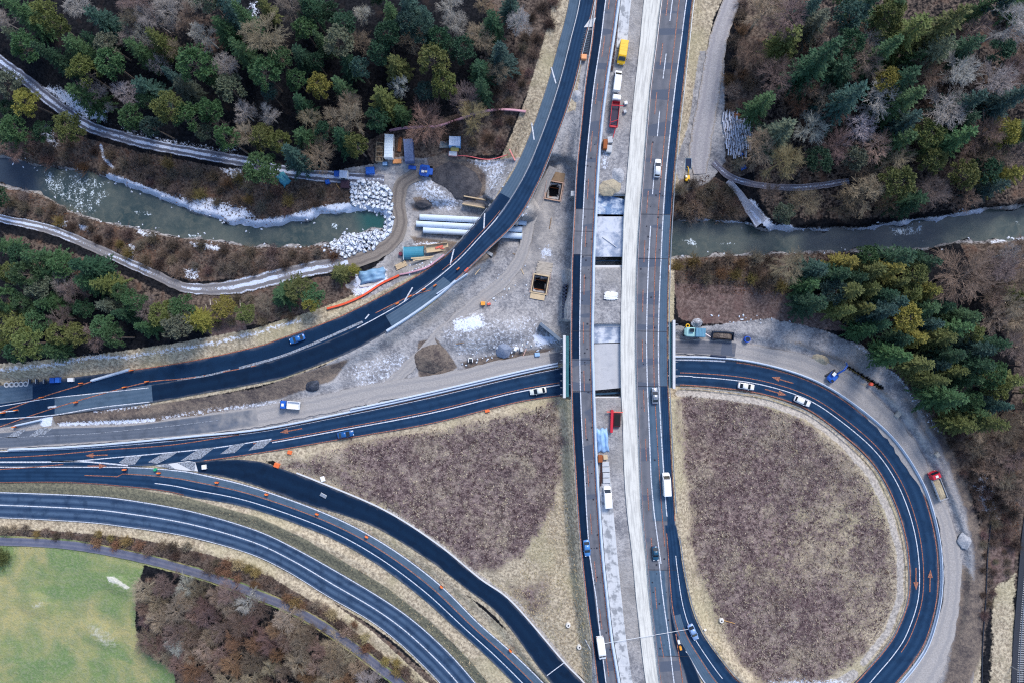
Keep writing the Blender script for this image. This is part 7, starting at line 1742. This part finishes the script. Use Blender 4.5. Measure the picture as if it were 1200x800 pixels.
GT = {"dark green": 4.5, "mid green": 3.4, "blue green": 3.4, "olive green": 1.2, "grey green": 1.2}
GTW = {"dark green": 2, "mid green": 4, "olive green": 4, "grey green": 2.5, "yellowish green": .6}
BT = {"pale grey": 3, "tan": 2.5, "purplish grey": 2, "reddish brown": 1.2, "silvery": 1}
BTD = {"purplish grey": 3, "reddish brown": 2.5, "tan": 2.5, "pale grey": 2, "dull brown": 1}
def TT(g, b): return {"spruce": g, "pine": g, "bare": b}
LM_UL = [("in the top left corner", 20, 20), ("above the snowy track's first bend", 70, 80), ("at the top edge in the left forest", 170, 20), ("above the middle of the snowy track", 170, 110), ("just above the snowy track's long straight", 240, 160), ("around the big tan bare tree", 310, 45),
         ("north of the round dark track conifer", 310, 140), ("at the top edge in the forest's dark middle", 410, 20), ("in the forest's dark middle", 400, 85), ("above the snowy yard entrance", 380, 165), ("at the top edge near the ramp forest", 510, 20), ("between dark forest and pink fence", 490, 110), ("at the forest's ramp side", 580, 50)]
LM_L0 = [("below the snowy track's first bend", 20, 120), ("on the bank at the far left edge", 20, 165), ("between snowy track and rapids", 90, 165)]
LM_LM = [("at the left edge of the lower left wood", 15, 320), ("at the bottom of the lower left wood", 60, 400), ("under the south track in the lower left wood", 110, 325), ("in the lower left wood's middle", 110, 365), ("at the lower left wood's tip by the fence posts", 210, 365), ("between south track and orange fence", 350, 345)]
LM_UR = [("beside the gravel lane's upper end", 890, 20), ("at the top edge of the right forest", 990, 10), ("in the right forest above the rusty scrub", 940, 70), ("above the woodpile", 900, 120), ("right of the woodpile", 930, 165), ("in the right forest's middle", 1040, 90), ("at the top edge near the right corner", 1110, 20), ("by the top right corner", 1175, 40), ("at the right edge of the right forest", 1165, 120),
         ("north of the forest track's end", 1010, 170), ("above the river's icy bank", 1060, 225), ("at the right edge above the river", 1160, 205), ("between forest track and river", 930, 238)]
LM_RM = [("at the river side of the right conifer block", 1000, 325), ("in the right conifer block's middle", 1040, 355), ("at the gravel edge of the right conifer block", 1060, 400), ("beside the big reddish round tree", 1110, 345), ("in the right conifer block's lower half", 1130, 430), ("at the right conifer block's lower tip", 1150, 490), ("at the right edge below the river", 1180, 340), ("at the right edge beside the railway scrub", 1185, 520)]
LM_CO = [("in the copse's shadowy west edge", 175, 710), ("at the copse's top by the farm road", 250, 700), ("in the copse's middle", 260, 745), ("at the copse's bottom edge", 270, 790), ("in the copse's east half", 350, 760), ("at the copse's east tip by the farm road", 420, 785)]
# marked trees
for a_ in (("bare", 312, 42, 24, "tan"), ("bare", 338, 14, 18, "purplish grey"), ("bare", 182, 76, 13, "silvery"), ("bare", 150, 112, 15, "pale grey"), ("bare", 286, 132, 13, "pale grey"), ("bare", 468, 98, 13, "silvery"), ("bare", 362, 140, 13, "tan"), ("bare", 374, 184, 22, "tan"), ("bare", 416, 144, 16, "tan"), ("bare", 497, 145, 25, "reddish brown"), ("bare", 556, 138, 18, "yellowish tan"),
           ("bare", 562, 45, 17, "tan"), ("bare", 538, 32, 15, "pale grey"), ("bare", 150, 45, 12, "pale grey"), ("bare", 92, 8, 15, "pale grey"), ("bare", 222, 24, 16, "reddish brown"), ("bare", 205, 58, 12, "tan"), ("bare", 258, 150, 11, "tan"), ("pine", 375, 103, 14, "yellowish green"), ("pine", 350, 96, 13, "mid green"), ("pine", 103, 88, 17, "olive green"), ("pine", 88, 55, 15, "mid green"), ("pine", 135, 78, 18, "mid green"), ("pine", 232, 78, 20, "mid green"),
           ("pine", 510, 75, 17, "olive green"), ("pine", 520, 100, 16, "olive green"), ("spruce", 450, 118, 17, "olive green"), ("spruce", 465, 75, 16, "olive green"), ("pine", 200, 130, 17, "olive green"), ("pine", 222, 140, 16, "mid green"), ("pine", 160, 140, 16, "mid green"), ("pine", 272, 108, 17, "grey green"), ("pine", 312, 88, 17, "mid green"), ("pine", 420, 172, 13, "olive green"), ("pine", 330, 168, 13, "olive green"), ("bare", 315, 135, 12, "pale grey")): one(*a_, LM_UL)
for a_ in (("pine", 36, 121, 16, "yellowish green"), ("pine", 82, 149, 18, "olive green"), ("pine", 12, 100, 16, "grey green"), ("pine", 22, 150, 17, "mid green"), ("pine", 5, 160, 14, "mid green")): one(*a_, LM_L0, .75)
one("pine", 306, 200, 21, "mid green", [("standing alone over the snowy track's east end", 0, 0)], .8); one("pine", 2, 232, 12, "dark green", [("alone on the south bank at the left edge", 0, 0)], .7)
for a_ in (("pine", 332, 345, 16, "mid green"), ("pine", 352, 338, 17, "olive green"), ("pine", 368, 346, 15, "mid green"), ("pine", 364, 357, 10, "yellowish green"), ("pine", 398, 320, 12, "olive green"), ("pine", 416, 316, 7, "yellowish green"), ("pine", 262, 361, 14, "yellowish green"), ("pine", 288, 368, 13, "olive green"), ("bare", 310, 358, 13, "greyish")): one(*a_, LM_LM, .55)
for a_ in (("bare", 1126, 323, 36, "reddish brown"),): one(*a_, [("big and round right of the conifer block", 0, 0)], .8)
for a_ in (("bare", 1100, 128, 26, "pale grey"), ("bare", 1118, 82, 20, "silvery"), ("bare", 1180, 30, 26, "pale grey"), ("bare", 912, 92, 24, "purplish grey"), ("bare", 1035, 118, 22, "silvery"), ("bare", 1005, 150, 18, "silvery"), ("bare", 950, 150, 20, "pale grey"), ("bare", 1160, 95, 20, "pale grey"), ("pine", 1035, 97, 16, "yellowish green"), ("spruce", 1062, 38, 22, "olive green"), ("spruce", 1105, 30, 22, "olive green"), ("spruce", 1095, 60, 20, "grey green"), ("pine", 1085, 158, 18, "olive green"), ("pine", 1172, 158, 17, "yellowish green"), ("spruce", 925, 48, 20, "olive green"),
           ("bare", 935, 125, 11, "rusty"), ("bare", 918, 190, 20, "yellowish tan"), ("bare", 1025, 170, 20, "tan"), ("pine", 1090, 190, 15, "olive green"), ("pine", 1048, 215, 20, "olive green"), ("pine", 1125, 208, 18, "olive green"), ("pine", 1180, 205, 16, "yellowish green"), ("bare", 945, 242, 20, "tan"), ("bare", 985, 240, 18, "dull brown"), ("spruce", 982, 80, 22, "dark green"), ("spruce", 960, 70, 20, "dark green"), ("bare", 925, 22, 24, "purplish grey"), ("bare", 895, 15, 22, "tan"), ("bare", 885, 62, 20, "reddish brown")): one(*a_, LM_UR)
one("bare", 925, 312, 20, "tan", [("leaning at the west end of the conifer block", 0, 0)], .7)
# woods
grow([(0, 0), (630, 0), (606, 48), (585, 85), (560, 112), (520, 125), (475, 135), (445, 155), (432, 178), (395, 190), (340, 185), (300, 170), (230, 160), (165, 150), (130, 136), (100, 118), (62, 88), (30, 60), (0, 48)], 17.5, {"spruce": 1.2, "pine": 2.2, "bare": .85}, TT(GT, BT), (10, 16.5), LM_UL, 1)
grow([(0, 90), (18, 100), (55, 140), (62, 165), (40, 178), (0, 176)], 20, {"pine": 3, "bare": 1}, TT(GT, BT), (9, 14), LM_L0, 2, .7)
grow([(0, 280), (30, 284), (70, 296), (115, 318), (160, 345), (200, 348), (228, 360), (238, 385), (180, 398), (120, 402), (60, 412), (0, 420)], 17.5, {"spruce": 1.3, "pine": 2.6, "bare": .4}, TT(GTW, BT), (11, 18), LM_LM, 3, .8)
grow([(880, 0), (1210, 0), (1210, 228), (1150, 232), (1080, 244), (1020, 250), (1000, 232), (1005, 205), (960, 200), (905, 202), (890, 190), (892, 130), (900, 60)], 19, {"spruce": 1.6, "pine": .9, "bare": 2.6}, TT(GT, BTD), (12, 20), LM_UR, 4)
grow([(905, 228), (1000, 228), (1010, 248), (960, 258), (910, 250)], 24, {"bare": 2, "pine": 1}, TT(GTW, BTD), (12, 16), LM_UR, 5, .8)
grow([(940, 332), (965, 308), (1010, 300), (1060, 300), (1092, 300), (1092, 350), (1130, 368), (1165, 400), (1185, 440), (1180, 480), (1160, 505), (1130, 500), (1100, 460), (1070, 428), (1030, 400), (990, 378), (955, 358)], 16.5, {"spruce": 3.4, "pine": 1}, {"dark green": 3.2, "mid green": 3, "olive green": 3, "yellowish green": .9, "blue green": 1.4}, (11, 18), LM_RM, 6, .95)
grow([(1150, 300), (1210, 285), (1210, 470), (1190, 430), (1160, 380)], 19, {"bare": 3, "pine": .6}, TT(GTW, BTD), (13, 19), LM_RM, 7, .75)
grow([(1130, 505), (1190, 480), (1210, 480), (1210, 590), (1180, 580), (1150, 540)], 17, {"bare": 1}, {"bare": {"dull brown": 2, "purplish grey": 2, "tan": 1}}, (12, 18), LM_RM, 8, .7)
grow([(168, 684), (188, 678), (245, 684), (290, 700), (345, 724), (400, 758), (440, 794), (450, 820), (240, 820), (212, 790), (200, 775), (166, 752)], 14, {"bare": 1}, {"bare": {"tan": 3.4, "pale grey": .5, "mauve brown": 1.6, "dull brown": 2.6, "rusty": .7}}, (11, 17), LM_CO, 9, .62)
# scrub
ST = {"dull brown": 3.5, "greyish": 2, "tan": 1.5, "rusty": .9, "dark brown": 1.5, "ochre": .6, "mauve brown": 1.4}
LS_N = [("on the north bank near the rapids", 60, 180), ("between snowy track and river, west part", 150, 185), ("between snowy track and river, middle", 230, 210), ("on the rusty bank left of the boulders", 370, 235), ("below the snowy track's east end", 310, 235)]
LS_S = [("on the south bank at the left edge", 20, 232), ("on the south bank below the rapids", 90, 262), ("on the south bank's middle", 165, 290), ("between river and the south track's bend", 240, 308), ("between river and south track, east part", 330, 300), ("below the lower boulder bank", 385, 303)]
LS_D = [("on the upper dark slope beside the ramp", 625, 60), ("on the lower dark slope beside the ramp", 575, 150), ("between pink fence and site hut", 515, 158)]
LS_R = [("on the motorway slope above the river", 815, 235), ("between gravel lane and right forest", 868, 90), ("below the woodpile", 870, 190)]
LS_B = [("on the south bank next to the motorway", 830, 315), ("on the south bank near the conifers", 910, 312)]
LS_E = [("on the railway embankment", 1170, 590), ("on the rim above the gravel loop", 1075, 455)]
LS_T = [("above the orange fence by the south track", 320, 360)]
LS_H = [("at the left edge of the farm road hedge", 30, 624), ("in the farm road hedge above the meadow", 120, 632), ("in the farm road hedge near the copse top", 220, 650), ("in the farm road hedge's middle", 320, 690), ("in the farm road hedge's lower part", 410, 740), ("in the farm road hedge at photo bottom", 480, 795)]
ontrack = lambda x, y: min(np.min(np.hypot(road[n_].c[:, 0] - x, road[n_].c[:, 1] - y)) for n_ in ("trackn", "tracks", "pathm", "trackr", "paths")) < 11
grow([(40, 160), (110, 172), (180, 190), (290, 206), (330, 215), (400, 222), (408, 240), (340, 250), (300, 252), (225, 232), (140, 204), (60, 192)], 12, {"shrub": 1}, {"shrub": ST}, (6, 10), LS_N, 10, skip=ontrack)
grow([(0, 222), (50, 234), (110, 264), (200, 284), (300, 294), (385, 292), (400, 304), (380, 312), (300, 320), (240, 326), (200, 318), (140, 292), (80, 266), (0, 245)], 12, {"shrub": 1}, {"shrub": ST}, (6, 10), LS_S, 11, skip=ontrack)
grow([(480, 152), (560, 136), (590, 95), (630, 0), (652, 0), (640, 50), (612, 110), (588, 170), (545, 172), (500, 160)], 14, {"shrub": 1}, {"shrub": {"dark brown": 3, "dull brown": 2, "mauve brown": 2}}, (6, 10), LS_D, 12)
grow([(795, 222), (830, 210), (850, 222), (866, 248), (862, 258), (795, 256)], 12, {"shrub": 1}, {"shrub": {"dull brown": 3, "tan": 2, "greyish": 2}}, (8, 12), LS_R, 13, 1.4)
grow([(866, 0), (884, 0), (886, 60), (880, 120), (884, 190), (866, 196), (850, 130), (856, 60)], 13, {"shrub": 1}, {"shrub": {"rusty": 2, "dull brown": 2, "tan": 1, "mauve brown": 1}}, (7, 11), LS_R, 14, skip=lambda x, y: 845 < x < 884 and 126 < y < 186)
grow([(792, 306), (900, 300), (935, 300), (938, 330), (915, 338), (860, 326), (792, 328)], 12, {"shrub": 1}, {"shrub": {"dull brown": 3, "ochre": 1.5, "tan": 2, "rusty": 1}}, (7, 11), LS_B, 15, 1.2)
grow([(1140, 545), (1185, 590), (1190, 640), (1165, 625), (1140, 585), (1120, 545)], 11, {"shrub": 1}, {"shrub": {"dull brown": 2, "dark brown": 2, "mauve brown": 2}}, (6, 9), LS_E, 16)
grow([(1150, 625), (1186, 640), (1184, 668), (1168, 680), (1152, 730), (1150, 660)], 11, {"shrub": 1}, {"shrub": {"dull brown": 2, "mauve brown": 2, "tan": 1, "dark brown": 1}}, (4, 7), LS_E, 26, .6)
grow([(1050, 425), (1075, 440), (1120, 500), (1128, 540), (1100, 500), (1065, 455)], 12, {"shrub": 1}, {"shrub": {"dark brown": 2, "mauve brown": 2, "dull brown": 1}}, (5, 8), LS_E, 17)
grow([(250, 352), (300, 346), (330, 362), (345, 372), (300, 378), (255, 386)], 14, {"shrub": 1}, {"shrub": ST}, (5, 8), LS_T, 18)
grow([(0, 616), (100, 620), (220, 637), (320, 674), (415, 728), (505, 812), (488, 812), (410, 748), (310, 694), (220, 662), (120, 640), (0, 630)], 9.5, {"hedge": 1}, {"hedge": {"ochre": 1.5, "rusty": 2, "dull brown": 2.4, "tan": 1.2, "yellowish tan": .5, "dark brown": 1.2}}, (5, 9), LS_H, 19, skip=lambda x, y: np.min(np.hypot(road["pathm"].c[:, 0] - x, road["pathm"].c[:, 1] - y)) < 9)
one("hedge", 5, 652, 12, "olive green", [("at the meadow's left edge under the farm road", 0, 0)], .8)
# names for every plant: look, then where; several alike are counted from the left
ORD = ["leftmost", "second from left", "third from left", "fourth from left", "fifth from left", "sixth from left", "seventh from left", "eighth from left", "ninth from left", "tenth from left"]
keys = {}
for p in PLANTS:
    o, kind, x, y, r, tint, place = p
    big, small = {"spruce": (15.5, 12.5), "pine": (15.5, 12.5), "bare": (17, 13), "shrub": (9, 7), "hedge": (7.8, 6.2)}[kind]
    size = "broad" if r > big else ("small" if r < small else "mid sized")
    keys.setdefault((size, tint, kind, place), []).append(p)
for (size, tint, kind, place), ps in keys.items():
    ps.sort(key=lambda p: p[2])
    for i, p in enumerate(ps):
        nm = KIND[kind][1]; lab = "%s %s %s %s" % (size, tint, nm, place)
        if len(ps) > 1:
            lab = "%s %s %s %s, %s" % (size, tint, nm, place, ORD[min(i, 9)])
        ws = lab.replace("'s", "s").split()
        if len(ws) > 16: lab = lab.replace("mid sized ", "")
        if len(lab.replace("'s", "s").split()) > 16: lab = lab.replace("small ", "").replace("broad ", "")
        tag(p[0], lab, KIND[kind][2], "%ss %s" % (nm, place))
for poly, n_, nm_ in ((RIVER_W, 70, "left"), (RIVER_E, 45, "right")):
    rs_ = random.Random(n_); P_ = crom(poly, 6); c_ = 0
    while c_ < n_:
        x, y = P_[rs_.randrange(len(P_))]; x += rs_.gauss(0, 3.5); y += rs_.gauss(0, 3.0)
        if not (0 < x < 1200) or 664 < x < 790: continue
        o = bpy.data.objects.new("river_stone", rs_.choice(protoR)); COL.objects.link(o); q_ = rs_.uniform(.16, .42); o.location = ground(x, y, .0); o.location.z = max(o.location.z, -1.45) + q_ * .2; o.rotation_euler = (0, 0, rs_.uniform(0, 6.28)); o.scale = (q_ * rs_.uniform(.8, 1.4), q_, q_); c_ += 1
        tag(o, "small pale stone at the water's edge of the %s river stretch" % nm_, "stone", "stones along the %s river stretch" % nm_)
# ------------------------------------------------------------------ ground cover nobody could count
def tufts(name, polys, n, mat, hgt, spread, seed, k3=3, skip=None):
    rng = np.random.default_rng(seed); V = []; 
    for poly, share in polys:
        a = np.array(poly); m_ = int(n * share); x = rng.uniform(a[:, 0].min(), a[:, 0].max(), m_); y = rng.uniform(a[:, 1].min(), a[:, 1].max(), m_); ok = inside(poly, x, y); x, y = x[ok], y[ok]
        dens = .5 + .5 * np.sin(x * .11 + 2 * np.sin(y * .07)) * np.sin(y * .13 + 1.7 * np.sin(x * .05)); keep = rng.uniform(0, 1, len(x)) < .35 + .65 * dens; x, y = x[keep], y[keep]
        i = np.clip(np.searchsorted(GX, x), 0, NX - 1); j = np.clip(np.searchsorted(GY, y), 0, NY - 1); z = Z[j, i]; k_ = (H - z) / H
        P = np.stack([(x - 600) * S * k_, (400 - y) * S * k_, z - .08], 1); sc = rng.uniform(.5, 1.3, len(P))
        for b in range(k3):
            a_ = rng.uniform(0, 6.28, len(P)); d = np.stack([np.cos(a_), np.sin(a_), np.zeros(len(P))], 1); q = np.stack([-np.sin(a_), np.cos(a_), np.zeros(len(P))], 1)
            tip = P + d * (spread * sc)[:, None] + np.array([0, 0, 1.0]) * (hgt * sc * rng.uniform(.5, 1.2, len(P)))[:, None]
            V.append(np.stack([P - q * .10, P + q * .10, tip], 1).reshape(-1, 3))
    V = np.concatenate(V); me = mesh_from(name, V, None, np.arange(len(V)).reshape(-1, 3), mat); o = bpy.data.objects.new(name, me); COL.objects.link(o); tag(o, kind="stuff"); return o
def mat_tuft(name, cols):
    k = NM(name, .9, .1); n = k.noise(.9, 4, .6); m_ = k.noise(.12, 3, .6); c = k.mix(k.step(n, .35, .65), lin(*cols[0]), lin(*cols[1])); c = k.mix(k.math('MULTIPLY', k.step(m_, .45, .62), .7), c, lin(*cols[2])); k.col(c); return k.m
tufts("rough_grass", [([(800, 462), (850, 468), (890, 474), (935, 490), (965, 510), (1000, 542), (1022, 572), (1040, 615), (1050, 660), (1050, 700), (1034, 738), (1004, 775), (960, 800), (900, 798), (868, 780), (846, 735), (828, 690), (812, 640), (806, 560), (798, 500)], .62),
                      ([(330, 546), (380, 528), (430, 516), (520, 502), (600, 488), (652, 472), (660, 520), (655, 560), (640, 610), (612, 648), (580, 666), (555, 668), (515, 634), (450, 594), (390, 566)], .38)], 70000, mat_tuft("rough_grass_blades", ((168, 152, 148), (100, 84, 92), (182, 172, 156))), .38, .3, 51)
FE_ = [(800, 462), (850, 468), (890, 474), (935, 490), (965, 510), (1000, 542), (1022, 572), (1040, 615), (1050, 660), (1050, 700), (1034, 738), (1004, 775), (960, 800), (900, 798), (868, 780), (846, 735), (828, 690), (812, 640), (806, 560), (798, 500)]; FW_ = [(330, 546), (430, 516), (520, 502), (652, 472), (660, 520), (640, 610), (580, 666), (515, 634), (390, 566)]
tufts("bleached_tussocks", [(FE_, .65), (FW_, .35)], 5200, mat_tuft("bleached_blades", ((196, 184, 166), (150, 138, 126), (176, 166, 142))), .45, .55, 61, 4)
tufts("dark_weeds", [(FE_, .62), (FW_, .38)], 6500, mat_tuft("dark_weed_stems", ((58, 44, 48), (92, 74, 74), (70, 54, 50))), .5, .6, 62, 4)
tufts("dry_grass", [([(600, 690), (660, 560), (672, 640), (690, 760), (690, 800), (660, 765), (600, 704), (570, 676)], .3), ([(792, 470), (800, 520), (806, 640), (830, 720), (862, 784), (840, 770), (815, 720), (800, 660)], .25), ([(235, 592), (300, 608), (430, 668), (545, 760), (600, 830), (590, 840), (480, 715), (380, 645), (300, 614)], .45)], 26000, mat_tuft("dry_grass_blades", ((196, 180, 150), (146, 132, 110), (168, 164, 132))), .35, .28, 52)
tufts("undergrowth", [(NBANK, .3), (SBANK, .3), ([(790, 215), (830, 205), (850, 215), (880, 250), (870, 262), (790, 259)], .1), ([(788, 304), (900, 298), (1000, 292), (960, 320), (930, 345), (790, 345)], .15), ([(1130, 500), (1190, 480), (1195, 640), (1150, 560)], .15)], 30000, mat_tuft("undergrowth_stems", ((120, 100, 90), (70, 56, 56), (132, 96, 76))), .5, .35, 53)
